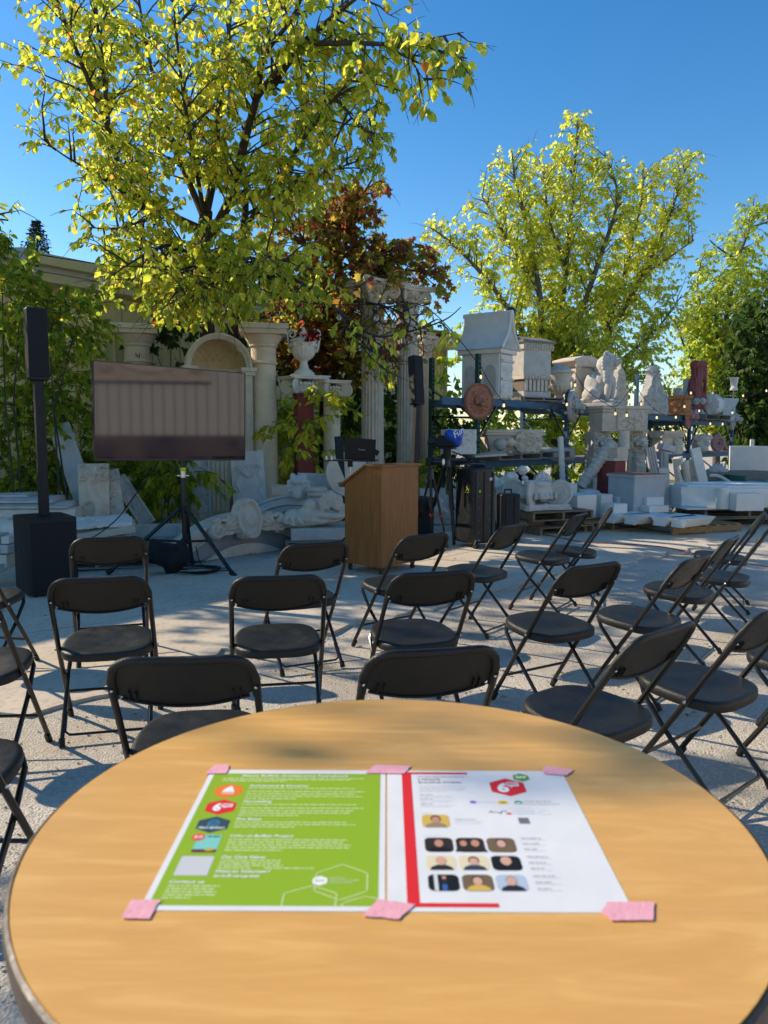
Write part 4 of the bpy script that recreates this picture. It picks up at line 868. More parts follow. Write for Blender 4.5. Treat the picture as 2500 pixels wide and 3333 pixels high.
# ================================================================== ARCHED NICHE
Y = 11.6; xc, wN, zs, _ = ext(607, 1085, 819, 1213, Y); Ro = wN / 2; _, _, _, zt = ext(607, 1085, 819, 1213, Y); zspr = zt - Ro
t = thing('arched_niche', 'stone niche with arched surround and coffered half dome behind the television', 'niche', (xc, Y, 0), R(24))
b = MB()
for k in range(3):
    r1, r0, y0 = Ro - 0.026 * k, Ro - 0.026 * (k + 1) - 0.002, -0.06 + 0.022 * k
    P = [(r1 * math.cos(a), zspr + r1 * math.sin(a)) for a in np.linspace(0, math.pi, 33)] + [(r0 * math.cos(a), zspr + r0 * math.sin(a)) for a in np.linspace(math.pi, 0, 33)]
    n = 33; vs = [(x_, y0, z_) for x_, z_ in P] + [(x_, 0.12, z_) for x_, z_ in P]; fs = []
    for i in range(n - 1):
        fs += [(i, i + 1, 2 * n - 2 - i, 2 * n - 1 - i), (2 * n + i, 2 * n + 2 * n - 1 - i, 2 * n + 2 * n - 2 - i, 2 * n + i + 1), (i, 2 * n + i, 2 * n + i + 1, i + 1), (2 * n - 1 - i, 2 * n - 2 - i, 4 * n - 2 - i, 4 * n - 1 - i)]
    b.add(vs, fs)
b.build('arch', lime, t, smooth=30)
for sg in (-1, 1):
    b = MB(); b.box(sg * (Ro - 0.07) - 0.07, sg * (Ro - 0.07) + 0.07, -0.05, 0.12, 0, zspr - 0.12); b.box(sg * (Ro - 0.07) - 0.035, sg * (Ro - 0.07) + 0.035, -0.062, -0.0505, 0.2, zspr - 0.25); b.build('jamb', lime, t, bevel=0.005)
    b = MB(); b.box(sg * (Ro - 0.06) - 0.10, sg * (Ro - 0.06) + 0.10, -0.08, 0.13, zspr - 0.1195, zspr - 0.06); b.box(sg * (Ro - 0.06) - 0.12, sg * (Ro - 0.06) + 0.12, -0.10, 0.14, zspr - 0.0595, zspr - 0.001); b.build('impost', lime, t, bevel=0.005)
ri = Ro - 0.085; dome = MB(); pts = []
for j in range(15):
    ph = math.pi / 2 * j / 14
    for i in range(29):
        th = math.pi * i / 28; pts.append((-ri * math.cos(th), 0.1 + ri * 0.9 * math.sin(th) * math.cos(ph), zspr + ri * math.sin(th) * math.sin(ph)))
dome.grid(pts, 29, 15); dom = dome.build('half_dome', mat('dome_ochre', (0.54, 0.40, 0.21), (0.64, 0.50, 0.29), 8, 0.9, 0.2), t, smooth=60)
for j in range(1, 7):
    for i in range(0, 9):
        th = math.pi * (0.12 + 0.76 * (i + (0.5 if j % 2 else 0)) / 9); ph = math.pi / 2 * (0.1 + 0.85 * j / 7)
        n_ = Vector((-math.cos(th), math.sin(th) * math.cos(ph) * 0.9, math.sin(th) * math.sin(ph))); p = Vector((0, 0.1, zspr)) + n_ * ri * 0.985; nn = n_.normalized(); tx = nn.cross(Vector((0, 0, 1))).normalized(); tz = nn.cross(tx); a_, c_ = 0.022, 0.036
        b = MB(); b.add([p + tx * a_, p + tz * c_, p - tx * a_, p - tz * c_, p - nn * 0.018], [(0, 1, 4), (1, 2, 4), (2, 3, 4), (3, 0, 4), (3, 2, 1, 0)]); b.build('diamond', MATS['dome_ochre'], dom, smooth=0)
b = MB(); b.grid([(-ri * math.cos(math.pi * i / 20), 0.1 + ri * 0.9 * math.sin(math.pi * i / 20), z_) for z_ in (0, zspr - 0.001) for i in range(21)], 21, 2); b.build('back_wall', lime2, t)

# ================================================================== CARVED PIECES PILED ALONG THE WALL
def single(o, label, cat, group=None): return tag(o, label, cat, group)
def slab_carved(label, cat, u0, v0, u1, v1, Y, mt, hf, thick=0.06, lean=0.12, rz=0.0, roll=0.0, name='relief_panel', group=None, res=0.010):
    x, w_, z0, z1 = ext(u0, v0, u1, v1, Y); h_ = (z1 - z0)
    o = plate(name, w_, h_, thick, lambda X, Z: hf(X, Z, w_, h_), mt, res=res); o.location = (x, Y, z0); o.rotation_euler = (-lean, roll, rz)
    return tag(o, label, cat, group)
def hf_dolphin(X, Z, w_, h_):
    H = np.zeros_like(X); t = np.linspace(0, 1, 60)
    for k in t:
        cx = w_ * (0.02 + 0.16 * math.sin(k * 7.0)) ; cz = h_ * (0.12 + 0.78 * k); r = w_ * (0.24 - 0.15 * k); H = np.maximum(H, bump(X, Z, cx, cz, r, r, 0, 0.6) * r * 0.9)
    H = np.maximum(H, 0.05 * bump(X, Z, -0.22 * w_, 0.42 * h_, 0.16 * w_, 0.05 * h_, 0.7)); H = np.maximum(H, 0.05 * bump(X, Z, 0.24 * w_, 0.32 * h_, 0.10 * w_, 0.05 * h_, -0.7))
    H = np.maximum(H, 0.045 * leafage(X, Z, 4, 5, -0.4 * w_, 0.4 * w_, 0.80 * h_, 0.98 * h_, 0.06)); H += 0.02 * (Z > 0.93 * h_) * (X > 0.1 * w_)
    return H + 0.004 * np.sin(X * 90) * (H > 0.02)
slab_carved('pale stone panel with carved twisting sea creature, left of the television stand', 'relief', 262, 1509, 348, 1720, 8.9, lime, hf_dolphin, 0.07, 0.05, R(10))
slab_carved('narrow pale panel with carved candelabra ornament, leaning beside the sea creature panel', 'relief', 345, 1527, 401, 1690, 9.0, castg, lambda X, Z, w_, h_: 0.03 * leafage(X, Z, 11, 26, -0.35 * w_, 0.35 * w_, 0.05 * h_, 0.95 * h_, 0.035) + frame_h(X, Z, w_, h_, 0.012, 0.006), 0.06, 0.1, R(10), R(-7))
x, w_, z0, z1 = ext(392, 1577, 488, 1705, 9.6)
o = plate('carved_strip', 0.19, 0.72, 0.06, lambda X, Z: 0.02 * leafage(X, Z, 21, 24, -0.07, 0.07, 0.03, 0.69, 0.04) + frame_h(X, Z, 0.19, 0.72, 0.02, 0.02), castg); o.location = (at(488, 1705, 9.6).x - 0.02, 9.6, 0.28); o.rotation_euler = (-0.25, R(-34), R(8)); tag(o, 'grey carved strip leaning to the left behind the foam slab', 'relief')
slab_carved('tall grey panel with carved foliage strip, right of the tripod pole', 'relief', 606, 1500, 683, 1682, 10.7, bluegr, lambda X, Z, w_, h_: 0.035 * leafage(X, Z, 31, 60, -0.22 * w_, 0.36 * w_, 0.02 * h_, 0.98 * h_, 0.05) + 0.02 * ((X < -0.28 * w_) | (X > 0.40 * w_)), 0.08, 0.06, R(8))
def hf_garland(X, Z, w_, h_):
    H = np.zeros_like(X)
    for k in np.linspace(-1, 1, 25):
        H = np.maximum(H, 0.038 * bump(X, Z, 0.32 * w_ * k, h_ * (0.56 + 0.18 * k * k), 0.06 * w_ * (1.5 - abs(k)), 0.05 * h_ * (1.4 - abs(k))))
    H = np.maximum(H, 0.026 * leafage(X, Z, 41, 18, -0.3 * w_, 0.3 * w_, 0.72 * h_, 0.97 * h_, 0.05))
    for sg in (-1, 1):
        for k in np.linspace(0, 1, 30): H = np.maximum(H, 0.02 * bump(X, Z, sg * w_ * (0.34 + 0.05 * math.sin(k * 14)), h_ * (0.05 + 0.66 * k), 0.02 * w_, 0.03 * h_))
    return H * (1 + 0.25 * np.sin(X * 140) * np.sin(Z * 150))
slab_carved('pale blue-grey panel with carved hanging garland, leaning beside the niche', 'relief', 762, 1468, 866, 1645, 10.3, bluegr, hf_garland, 0.06, 0.10, R(12), R(-3))
slab_carved('blue-grey block with carved palmette, behind the reclining figure', 'relief', 962, 1540, 1083, 1615, 10.6, bluegr, lambda X, Z, w_, h_: 0.03 * np.maximum(np.maximum(leafage(X, Z, 51, 26, -0.45 * w_, 0.45 * w_, 0.05 * h_, 0.95 * h_, 0.06), scroll(X, Z, 0.36 * w_, 0.72 * h_, 0.10 * w_, 2)), bump(X, Z, 0, 0.5 * h_, 0.10 * w_, 0.4 * h_)), 0.14, 0.25, R(-6), R(2))
# long moulding leaning into the shrubs
b = MB(); b.prism([(-0.13, 0), (0.13, 0), (0.13, 0.03), (0.09, 0.05), (0.06, 0.05), (0.03, 0.09), (-0.05, 0.09), (-0.07, 0.05), (-0.13, 0.04)], 0, 1.35, plane='xy'); o = b.build('leaning_moulding', bluegr); p = at(300, 1690, 9.3); o.location = (p.x, 9.35, 0.28); o.rotation_euler = (R(-10), R(-20), R(5)); tag(o, 'long blue-grey moulding leaning into the shrubs at left', 'moulding')
# stack of cornice lengths on timber
Y = 8.8
tb = thing('cornice_stack', 'stack of pale blue-grey cornice lengths behind the left subwoofer', 'mouldings', (at(115, 1600, Y).x, Y, 0), R(4))
z_ = 1.45 - 1.0; x0 = -0.40
for i, (l_, z0, z1, y0, y1, dx) in enumerate(((0.90, 0.46, 0.58, -0.30, 0.25, 0.02), (0.85, 0.5805, 0.64, -0.24, 0.24, -0.03), (0.74, 0.6405, 0.70, -0.20, 0.22, -0.08), (0.45, 0.7005, 0.74, -0.12, 0.2, -0.1))):
    b = MB(); b.prism([(y0, z0), (y1, z0), (y1, z1), (y0 + 0.10, z1), (y0 + 0.07, z1 - 0.015), (y0 + 0.03, z0 + 0.03), (y0, z0 + 0.025)], x0 + dx, x0 + dx + l_, plane='yz'); b.build('cornice_length', bluegr if i else lime, tb, bevel=0.004)
b = MB()
for x in (-0.33, 0.30): b.box(x, x + 0.12, -0.25, 0.25, 0, 0.459)
b.build('timber_support', palg, tb)
parts = [((0.1 * i, 0, 0.02 * math.sin(i)), (0.09, 0.16, 0.10 - 0.004 * i), (0, 0, 0)) for i in range(-3, 4)]
o = link('shell_carving', remeshed('shell_carving', parts, 0.02, plast)); o.location = at(95, 1680, 8.3); o.location.z = 0.40; tag(o, 'white ribbed shell carving under the cornice stack at left', 'carving')
b = MB(); b.box(-0.5, 0.5, -0.1, 0.1, 0, 0.30); o = b.build('timber_beam', palw); o.location = (at(20, 1700, 8.2).x, 8.25, 0.0); tag(o, 'brown timber block at the left edge behind the subwoofer', 'timber')
stb = mat('stone_block_beige', (0.42, 0.36, 0.29), (0.52, 0.46, 0.38), 6, 0.9, 0.3, 40)
for i, (u0, v0, u1, v1) in enumerate(((-30, 1737, 12, 1779), (-25, 1780, 20, 1800), (12, 1800, 37, 1846), (-30, 1802, 11, 1846), (18, 1742, 44, 1766), (13, 1768, 46, 1797), (-20, 1832, 12, 1860))):
    Y = 7.2 - (0.10 if i == 6 else 0); x, w_, z0, z1 = ext(u0, v0, u1, v1, Y); b = MB(); b.box(-w_ / 2, w_ / 2, -0.1, 0.12, 0, z1 - z0 - 0.002); o = b.build('stone_block', [stb, stb, lime2, stb, plast, bluegr, plast][i], bevel=0.008); o.location = (x, Y, z0); o.rotation_euler = (0, 0, R(random.uniform(-6, 6)))
    tag(o, ['beige stone block on top of the small pile at the left edge', 'flat beige stone in the middle of the pile at the left edge', 'upright beige stone block nearest the subwoofer', 'squat beige stone block at the bottom of the left pile', 'small white block tucked behind the subwoofer', 'grey-green stone slab tucked behind the subwoofer', 'pale stone chunk lying in front of the left pile'][i], 'stone block', 'stone blocks piled at the left edge')

# pallets: every board its own piece
def pallet(label, loc, rz, mt, L_=1.2, W_=1.0, nb=7, group='wooden pallets', H=0.13):
    t = thing('pallet', label, 'pallet', loc, rz, group)
    bw = 0.095; bd = MB(); bd.box(-L_ / 2, L_ / 2, -bw / 2, bw / 2, 0, 0.018); bme = bd.mesh('deck_board', mt)
    bl = MB(); bl.box(-0.02, 0.02, -W_ / 2, W_ / 2, 0, H - 0.0375); blm = bl.mesh('stringer', mt)
    rr = random.Random(label)
    for k in range(nb):
        o = link('deck_board', bme, t); o.location = (rr.uniform(-.006, .006), -W_ / 2 + bw / 2 + (W_ - bw) * k / (nb - 1), H - 0.018); o.rotation_euler = (0, 0, rr.uniform(-.006, .006))
    for k in (0, 3, 6) if nb >= 7 else (0, nb // 2, nb - 1):
        o = link('bottom_board', bme, t); o.location = (0, -W_ / 2 + bw / 2 + (W_ - bw) * k / (nb - 1), 0.0)
    for x in (-L_ / 2 + 0.02, 0, L_ / 2 - 0.02):
        o = link('stringer', blm, t); o.location = (x, 0, 0.0185)
    return t
# lace-like plaster on a tilted slab, on a pallet
pallet('weathered pallet behind the subwoofer carrying the foam slab', (at(330, 1850, 8.3).x, 8.35, 0.0), R(12), palg, 1.0, 0.8)
b = MB(); b.box(-0.34, 0.34, -0.24, 0.24, 0, 0.07); o = b.build('foam_slab', mat('slab_cream', (0.52, 0.47, 0.36), (0.60, 0.55, 0.44), 6, 0.85, 0.1), bevel=0.004); p = at(335, 1722, 8.15); o.location = (p.x, 8.15, 0.355); o.rotation_euler = (R(3), R(-7), R(18)); tag(o, 'cream slab tilted on blocks behind the front chair, carrying white lace plaster', 'slab')
for u, v, s_ in ((300, 1790, 0.13), (395, 1770, 0.12), (350, 1800, 0.10)):
    p = at(u, v, 8.2); b = MB(); b.box(-s_ / 2, s_ / 2, -0.1, 0.1, 0, 0.20); o = b.build('support_block', lime, bevel=0.006); o.location = (p.x, 8.2, 0.135); tag(o, {300: 'left stone block propping the cream slab', 395: 'right stone block propping the cream slab', 350: 'middle stone block propping the cream slab'}[u], 'stone block', 'blocks under the cream slab')
hfl = lambda X, Z: 0.004 + 0.03 * np.maximum(leafage(X, Z, 61, 60, -0.30, 0.30, 0.02, 0.36, 0.05), bump(X, Z, 0.0, 0.2, 0.12, 0.09) - bump(X, Z, 0, 0.2, 0.06, 0.045))
o = plate('lace_plaster', 0.66, 0.40, 0.006, hfl, plast, res=0.012, outline=lambda X, Z: (leafage(X, Z, 61, 60, -0.30, 0.30, 0.02, 0.36, 0.05) > 0.02) | (bump(X, Z, 0, .2, .24, .16) > 0)); o.location = (at(328, 1705, 8.0).x, 7.97, 0.44); o.rotation_euler = (R(-87 + 8), R(-2), R(18)); tag(o, 'white lace-like plaster ornament lying on the tilted cream slab', 'ornament')
# long stone trough panel behind
b = MB(); b.box(-0.42, 0.42, -0.05, 0.08, 0, 0.20); b.box(-0.36, 0.36, -0.07, -0.0505, 0.035, 0.165); o = b.build('stone_slab', castg, bevel=0.006); p = at(480, 1745, 9.3); o.location = (p.x, 9.3, 0.12); o.rotation_euler = (-0.2, 0, R(6)); tag(o, 'long grey stone slab lying behind the tripod legs', 'slab')
# pilaster strips under the niche
b = MB()
for i in range(5): b.box(-0.155 + i * 0.062, -0.155 + i * 0.062 + 0.048, -0.025, 0.0, 0, 0.72)
b.box(-0.17, 0.17, 0.0005, 0.08, 0, 0.72); o = b.build('fluted_pilaster', lime2, bevel=0.004); p = at(712, 1620, 11.0); o.location = (p.x, 11.0, 0.30); o.rotation_euler = (-0.05, 0, R(10)); tag(o, 'fluted stone pilaster standing between the carved strip and the garland panel', 'pilaster')
b = MB(); b.box(-0.06, 0.06, 0, 0.03, 0, 1.1); o = b.build('brown_board', palw); o.location = (at(757, 1600, 10.9).x, 10.9, 0.1); o.rotation_euler = (-0.1, R(2), 0); tag(o, 'dark brown board standing between pilaster and garland panel', 'board')

# broken arched pediment with cartouche
pL, pR = gnd(512, 1842), gnd(1012, 1772); mid = (pL + pR) / 2; W_ = (pR - pL).length; an = math.atan2(pR.y - pL.y, pR.x - pL.x)
t = thing('arched_pediment', 'curved stone pediment with oval cartouche lying before the television', 'pediment', (mid.x, mid.y, 0), an)
rise = 0.50; Rr = (W_ * W_ / 4 + rise * rise) / (2 * rise); cz = rise - Rr; a_e = math.asin(W_ / 2 / Rr)
def arcband(b, r1, r0, y0, y1, aL, aR, zmin=0.0, n=40):
    vs, fs = [], []
    for i in range(n + 1):
        a = aL + (aR - aL) * i / n
        for r, y in ((r1, y0), (r0, y0), (r0, y1), (r1, y1)): vs.append((r * math.sin(a), y, max(zmin, cz + r * math.cos(a))))
    for i in range(n):
        for k in range(4): fs.append((4 * i + k, 4 * i + (k + 1) % 4, 4 * i + 4 + (k + 1) % 4, 4 * i + 4 + k))
    fs += [(0, 3, 2, 1), (4 * n, 4 * n + 1, 4 * n + 2, 4 * n + 3)]; b.add(vs, fs)
for k, (r1, r0, y0) in enumerate(((Rr, Rr - 0.035, -0.14), (Rr - 0.0355, Rr - 0.06, -0.115), (Rr - 0.0605, Rr - 0.14, -0.085), (Rr - 0.1405, Rr - 0.165, -0.105))):
    b = MB(); arcband(b, r1, r0, y0, 0.12, -a_e, a_e); b.build('arch_moulding', lime, t, smooth=30)
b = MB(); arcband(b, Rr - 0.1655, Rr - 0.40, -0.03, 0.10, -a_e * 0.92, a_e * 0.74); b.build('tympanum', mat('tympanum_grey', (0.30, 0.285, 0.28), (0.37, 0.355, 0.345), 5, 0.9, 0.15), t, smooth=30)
b = MB(); arcband(b, Rr - 0.36, Rr - 0.62, -0.09, 0.10, -a_e * 0.86, a_e * 0.66); b.build('lower_arch', lime, t, smooth=30)
def cart_h(X, Z): return 0.05 + 0.05 * (bump(X, Z, 0, 0.235, 0.17, 0.235, 0, 0.5) > 0) * (1 - 0.6 * (bump(X, Z, 0, 0.235, 0.135, 0.19) > 0)) + 0.035 * bump(X, Z, 0, 0.22, 0.10, 0.14, 0, 0.7) + 0.02 * scroll(X, Z, 0.0, 0.22, 0.09, 2) + 0.03 * scroll(X, Z, -0.06, 0.43, 0.05, 1.6) + 0.03 * scroll(X, Z, 0.06, 0.43, 0.05, 1.6, -1) + 0.03 * scroll(X, Z, -0.07, 0.05, 0.055, 1.6) + 0.03 * scroll(X, Z, 0.07, 0.05, 0.055, 1.6, -1)
plate('cartouche', 0.40, 0.50, 0.05, cart_h, lime, t, 0.011, Matrix.Translation((-0.02, -0.17, rise - 0.30)) @ rotm('X', -0.16), lambda X, Z: (bump(X, Z, 0, 0.235, 0.185, 0.25) > 0) | (bump(X, Z, 0, 0.06, 0.13, 0.07) > 0))
for sg in (-1, 1):
    hfv = lambda X, Z: 0.02 + 0.06 * np.maximum(scroll(X, Z, 0.10, 0.11, 0.10, 2.0), 0.8 * leafage(X, Z, 71, 16, -0.22, 0.1, 0.05, 0.24, 0.06, False))
    M = Matrix.Translation((sg * 0.33, -0.155, rise - 0.26)) @ rotm('Y', sg * 0.16) @ Matrix.Diagonal((sg, 1, 1, 1))
    plate('scroll_leaf', 0.42, 0.26, 0.03, hfv, lime, t, 0.011, M, lambda X, Z: (bump(X, Z, 0.10, 0.11, 0.105, 0.105) > 0) | (leafage(X, Z, 71, 16, -0.22, 0.1, 0.05, 0.24, 0.06, False) > 0.03) | (bump(X, Z, -0.08, 0.08, 0.15, 0.06) > 0))
# second curved cornice behind
pL, pR = at(778, 1668, 9.9), at(1122, 1640, 10.4); W_ = pR.x - pL.x; rise = 0.26; Rr = (W_ * W_ / 4 + rise * rise) / (2 * rise); cz = rise - Rr; a_e = math.asin(W_ / 2 / Rr)
t = thing('curved_cornice', 'blue-grey curved cornice arch lying behind the pediment', 'cornice', ((pL.x + pR.x) / 2, 10.1, 0.34), R(4)); t.rotation_euler = (-0.35, 0, R(4))
for r1, r0, y0 in ((Rr, Rr - 0.03, -0.10), (Rr - 0.0305, Rr - 0.09, -0.07), (Rr - 0.0905, Rr - 0.13, -0.09), (Rr - 0.1305, Rr - 0.20, -0.03)):
    b = MB(); arcband(b, r1, r0, y0, 0.1, -a_e, a_e, -0.5); b.build('moulding_band', bluegr, t, smooth=30)
b = MB(); b.box(-0.6, 0.6, 0.15, 0.4, -0.34, -0.05); b.build('prop', palg, t)
owl = [((0, 0, 0.14), (0.12, 0.10, 0.14)), ((0, -0.02, 0.27), (0.11, 0.09, 0.08)), ((-0.07, -0.03, 0.33), (0.04, 0.04, 0.05)), ((0.07, -0.03, 0.33), (0.04, 0.04, 0.05)), ((-0.045, -0.10, 0.27), (0.035, 0.02, 0.035)), ((0.045, -0.10, 0.27), (0.035, 0.02, 0.035)), ((0, -0.10, 0.12), (0.07, 0.03, 0.08))] + [((0.13 * math.cos(a), -0.02, 0.20 + 0.12 * math.sin(a)), (0.04, 0.04, 0.03)) for a in np.linspace(-0.6, 3.7, 9)]
o = link('carved_boss', remeshed('carved_boss', owl, 0.014, bluegr, 1)); o.location = at(972, 1628, 9.85); o.location.z -= 0.02; tag(o, 'pale carved boss of curling leaves sitting on the curved cornice', 'carving')
b = MB(); b.lathe([(0.09, 0), (0.08, 0.06), (0.12, 0.09), (0.13, 0.10), (0.12, 0.13), (0.14, 0.16), (0.13, 0.20), (0.06, 0.205)], 20); o = b.build('pedestal_cap', castg); p = at(1031, 1635, 9.8); o.location = p; tag(o, 'round grey cap stone beside the carved boss', 'cap stone')
b = MB(); b.box(-0.18, 0.18, -0.12, 0.12, 0, 0.12); o = b.build('stone_slab', lime2, bevel=0.006); o.location = at(928, 1610, 10.6); o.rotation_euler = (0.1, R(4), R(5)); tag(o, 'beige stone slab leaning at the foot of the stone column', 'slab')
# reclining carved figure on a slab and pallet
fig = [((-0.36, 0, 0.12), (0.16, 0.16, 0.09), (0, 8, 0)), ((-0.22, -0.02, 0.16), (0.16, 0.15, 0.10), (0, 10, 10)), ((-0.06, -0.05, 0.17), (0.14, 0.14, 0.11), (0, 0, 0)), ((0.02, -0.02, 0.28), (0.10, 0.12, 0.10), (0, 30, 0)), ((0.10, -0.08, 0.16), (0.16, 0.10, 0.07), (0, 10, -8)), ((0.30, -0.12, 0.12), (0.22, 0.06, 0.05), (0, 6, -6)), ((0.36, 0.02, 0.30), (0.13, 0.13, 0.12), (0, -20, 0)), ((0.46, -0.03, 0.30), (0.05, 0.07, 0.09), (0, 0, 0)), ((0.29, 0.02, 0.38), (0.11, 0.12, 0.07), (0, -30, 0)), ((0.20, 0.0, 0.26), (0.06, 0.12, 0.12), (0, 0, 0)), ((0.40, -0.10, 0.24), (0.06, 0.05, 0.06), (0, 0, 0)), ((0.50, -0.02, 0.16), (0.10, 0.13, 0.10), (0, 0, 0)), ((0.0, 0.05, 0.05), (0.52, 0.22, 0.06), (0, 0, 0))]
rr_ = random.Random(9)
for i in range(30): fig.append(((-0.36 + 0.5 * rr_.random(), -0.16 + 0.1 * rr_.random(), 0.06 + 0.06 * rr_.random()), (0.05, 0.03, 0.022), (0, 20, rr_.uniform(-50, 50))))
for i in range(14): fig.append(((0.22 + 0.10 * rr_.random(), -0.08 + 0.06 * rr_.random(), 0.22 + 0.18 * rr_.random()), (0.03, 0.03, 0.03)))
for i in range(6): fig.append(((-0.42 + 0.1 * i, -0.12, 0.16 - 0.008 * i), (0.028, 0.10, 0.05), (20, 0, -35)))
o = link('reclining_sculpture', remeshed('reclining_sculpture', fig, 0.014, lime, 1)); p = at(1012, 1712, 9.3); o.location = (p.x, 9.3, p.z + 0.0); o.scale = (0.84, 0.9, 0.9); o.rotation_euler = (0, R(-6), R(6)); tag(o, 'pale stone sculpture of a sleeping draped figure beside the lectern', 'sculpture')
pallet('dark weathered pallet under the sleeping stone figure', (p.x + 0.10, 9.4, 0.02), R(8), palg, 0.85, 0.7, 6)
b = MB(); b.box(-0.36, 0.36, -0.3, 0.3, 0, 0.145); o = b.build('stone_slab', castg, bevel=0.01); o.location = (p.x + 0.10, 9.38, 0.152); o.rotation_euler = (0, 0, R(8)); tag(o, 'thick grey slab between pallet and sleeping stone figure', 'slab')
# dark rolled panel and pale round table top behind the laptop
b = MB(); b.box(-0.055, 0.055, 0, 0.05, 0, 1.15); o = b.build('dark_plank', mat('plank_navy', (0.012, 0.014, 0.022), rough=0.5)); o.location = (at(1108, 1620, 10.3).x + 0.05, 10.3, 0.25); o.rotation_euler = (-0.06, R(-4), 0); tag(o, 'dark plank standing behind the laptop', 'plank')
b = MB(); b.lathe([(0.30, 0), (0.31, 0.02), (0.30, 0.04)], 40, rotm('X', R(90))); o = b.build('round_panel', lime); o.location = at(1130, 1545, 10.4); o.rotation_euler = (-0.2, 0, R(20)); tag(o, 'pale round panel leaning behind the laptop', 'panel')
# ================================================================== PALLET RACKS ALONG THE RIGHT
RD = Vector((1, 1, 0)).normalized(); RN = Vector((-1, 1, 0)).normalized()
U = [Vector((1.49 + 1.92 * k, 12.5 + 1.92 * k, 0)) for k in range(5)]
SH = [2.00, 1.94, 1.85, 1.76]; ANG = R(45)
def post_mesh(h):
    """perforated upright: two flanges tied by rungs, so the punched holes are real gaps"""
    b = MB()
    for x in (-0.036, 0.020): b.box(x, x + 0.016, -0.035, -0.030, 0, h)
    n = int(h / 0.075)
    for k in range(n): b.box(-0.0195, 0.0195, -0.0345, -0.0305, k * 0.075 + 0.03, k * 0.075 + 0.075)
    for x in (-0.0362, 0.0322): b.box(x, x + 0.004, -0.0295, 0.035, 0, h)
    return b
def brace(b, p, q, r=0.018): b.box(-r, r, -r * 0.6, r * 0.6, 0, (Vector(q) - Vector(p)).length, Matrix.Translation(p) @ (Vector(q) - Vector(p)).to_track_quat('Z', 'Y').to_matrix().to_4x4())
rack_labels = ['blue and green pallet rack bay carrying the stone tomb and handled urn', 'pallet rack bay carrying the seated lion and small crest', 'pallet rack bay carrying the tall crest', 'far right pallet rack bay carrying red drapery and white drum']
for k in range(4):
    t = thing('pallet_rack', rack_labels[k], 'rack', U[k], ANG, 'pallet racks in a row'); L_ = (U[1] - U[0]).length
    tops = [2.72, 2.55, 2.70, 2.35, 2.2]
    ends = ((0.04, k),) + (((L_ - 0.04, k + 1),) if k == 3 else ())
    for x, kk in ends:
        for y in (0, 1.0):
            o = post_mesh(tops[kk]).build('upright', rackg if kk == 0 else rackb, t); o.location = (x, y, 0)
        for z0, z1 in ((0.2, 0.9), (0.9, 1.7), (1.7, 1.72), (1.72, 2.15)):
            b = MB(); brace(b, (x, 0.04, z0), (x, 0.96, z1), 0.02); b.build('brace', blackm if kk == 0 else rackb, t)
    for z in (SH[k], 0.98):
        for y in (-0.045, 1.0): b = MB(); b.box(0.06, L_ + 0.02, y, y + 0.045, z - 0.115, z - 0.005); b.build('beam', rackb, t, bevel=0.004)
        for i in range(9):
            b = MB(); b.box(0.1 + i * 0.285, 0.1 + i * 0.285 + 0.2, 0.002, 0.998, z - 0.0045, z + 0.012); b.build('shelf_board', palg, t)
    for x0, x1, z0, z1 in ((0.08, 0.55, SH[k] - 0.62, SH[k] - 0.12), (L_ - 0.02, L_ - 0.52, SH[k] - 0.62, SH[k] - 0.12)):
        b = MB(); brace(b, (x0, 0.0, z0), (x1, 0.0, z1), 0.016); b.build('knee_brace', blackm, t)
b = MB(); b.box(-0.9, -0.05, -0.045, 0.0, 1.88, 1.995, Matrix.Translation(U[0]) @ rotm('Z', ANG)); tag(b.build('rack_beam', rackb), 'short blue beam reaching left of the first rack behind the loudspeaker', 'beam')
def P(k, a, d, z): return U[0] + RD * (k * 2.715 + a) + RN * d + Vector((0, 0, z))
def on(u, Y): return at(u, 1400, Y).x

# ---- tomb model, sarcophagus, finial, urn on bay 1
Y = 13.3; SZ = 2.013
t = thing('stone_tomb', 'pale stone miniature tomb with steep concave roof on the first rack', 'tomb', (at(1590, 1290, 13.1).x, 13.35, SZ), R(54))
Lr, Wr = 0.78, 0.56    # local y = ridge direction (away left), gable faces -y... 
zb, zr = 0.84, 1.44
b = MB(); b.box(-Wr / 2 + 0.04, Wr / 2 - 0.04, -Lr / 2 + 0.03, Lr / 2 - 0.03, 0, zb - 0.08); b.build('body', plast, t, bevel=0.008)
b = MB(); b.box(-Wr / 2 - 0.02, Wr / 2 + 0.02, -Lr / 2 - 0.03, Lr / 2 + 0.03, zb - 0.0795, zb); b.build('cornice', plast, t, bevel=0.01)
pr_ = [(s_ * (0.035 + (Wr / 2 + 0.03) * q ** 2.3), zr - (zr - zb) * q) for q in np.linspace(0, 1, 9) for s_ in (1,)]
roofp = [(-x_, z_) for x_, z_ in pr_[::-1]] + pr_
b = MB(); b.prism([(x_, z_ + 0.001) for x_, z_ in roofp], -Lr / 2 - 0.05, Lr / 2 + 0.05); b.build('roof', plast, t, smooth=40)
b = MB(); b.cyl((0, -Lr / 2 - 0.08, zr + 0.01), (0, Lr / 2 + 0.08, zr + 0.01), 0.04, n=10); b.build('ridge', plast, t)
inner = [(x_ * 0.70, zb + (z_ - zb) * 0.78) for x_, z_ in roofp]
b = MB(); b.prism(inner, -Lr / 2 - 0.058, -Lr / 2 - 0.0505); b.build('gable', castg, t)
for sg in (-1, 1):
    b = MB(); b.tube([(sg * x_, -Lr / 2 - 0.06, z_) for x_, z_ in pr_], 0.03, 7); b.build('raking_moulding', plast, t, smooth=60)
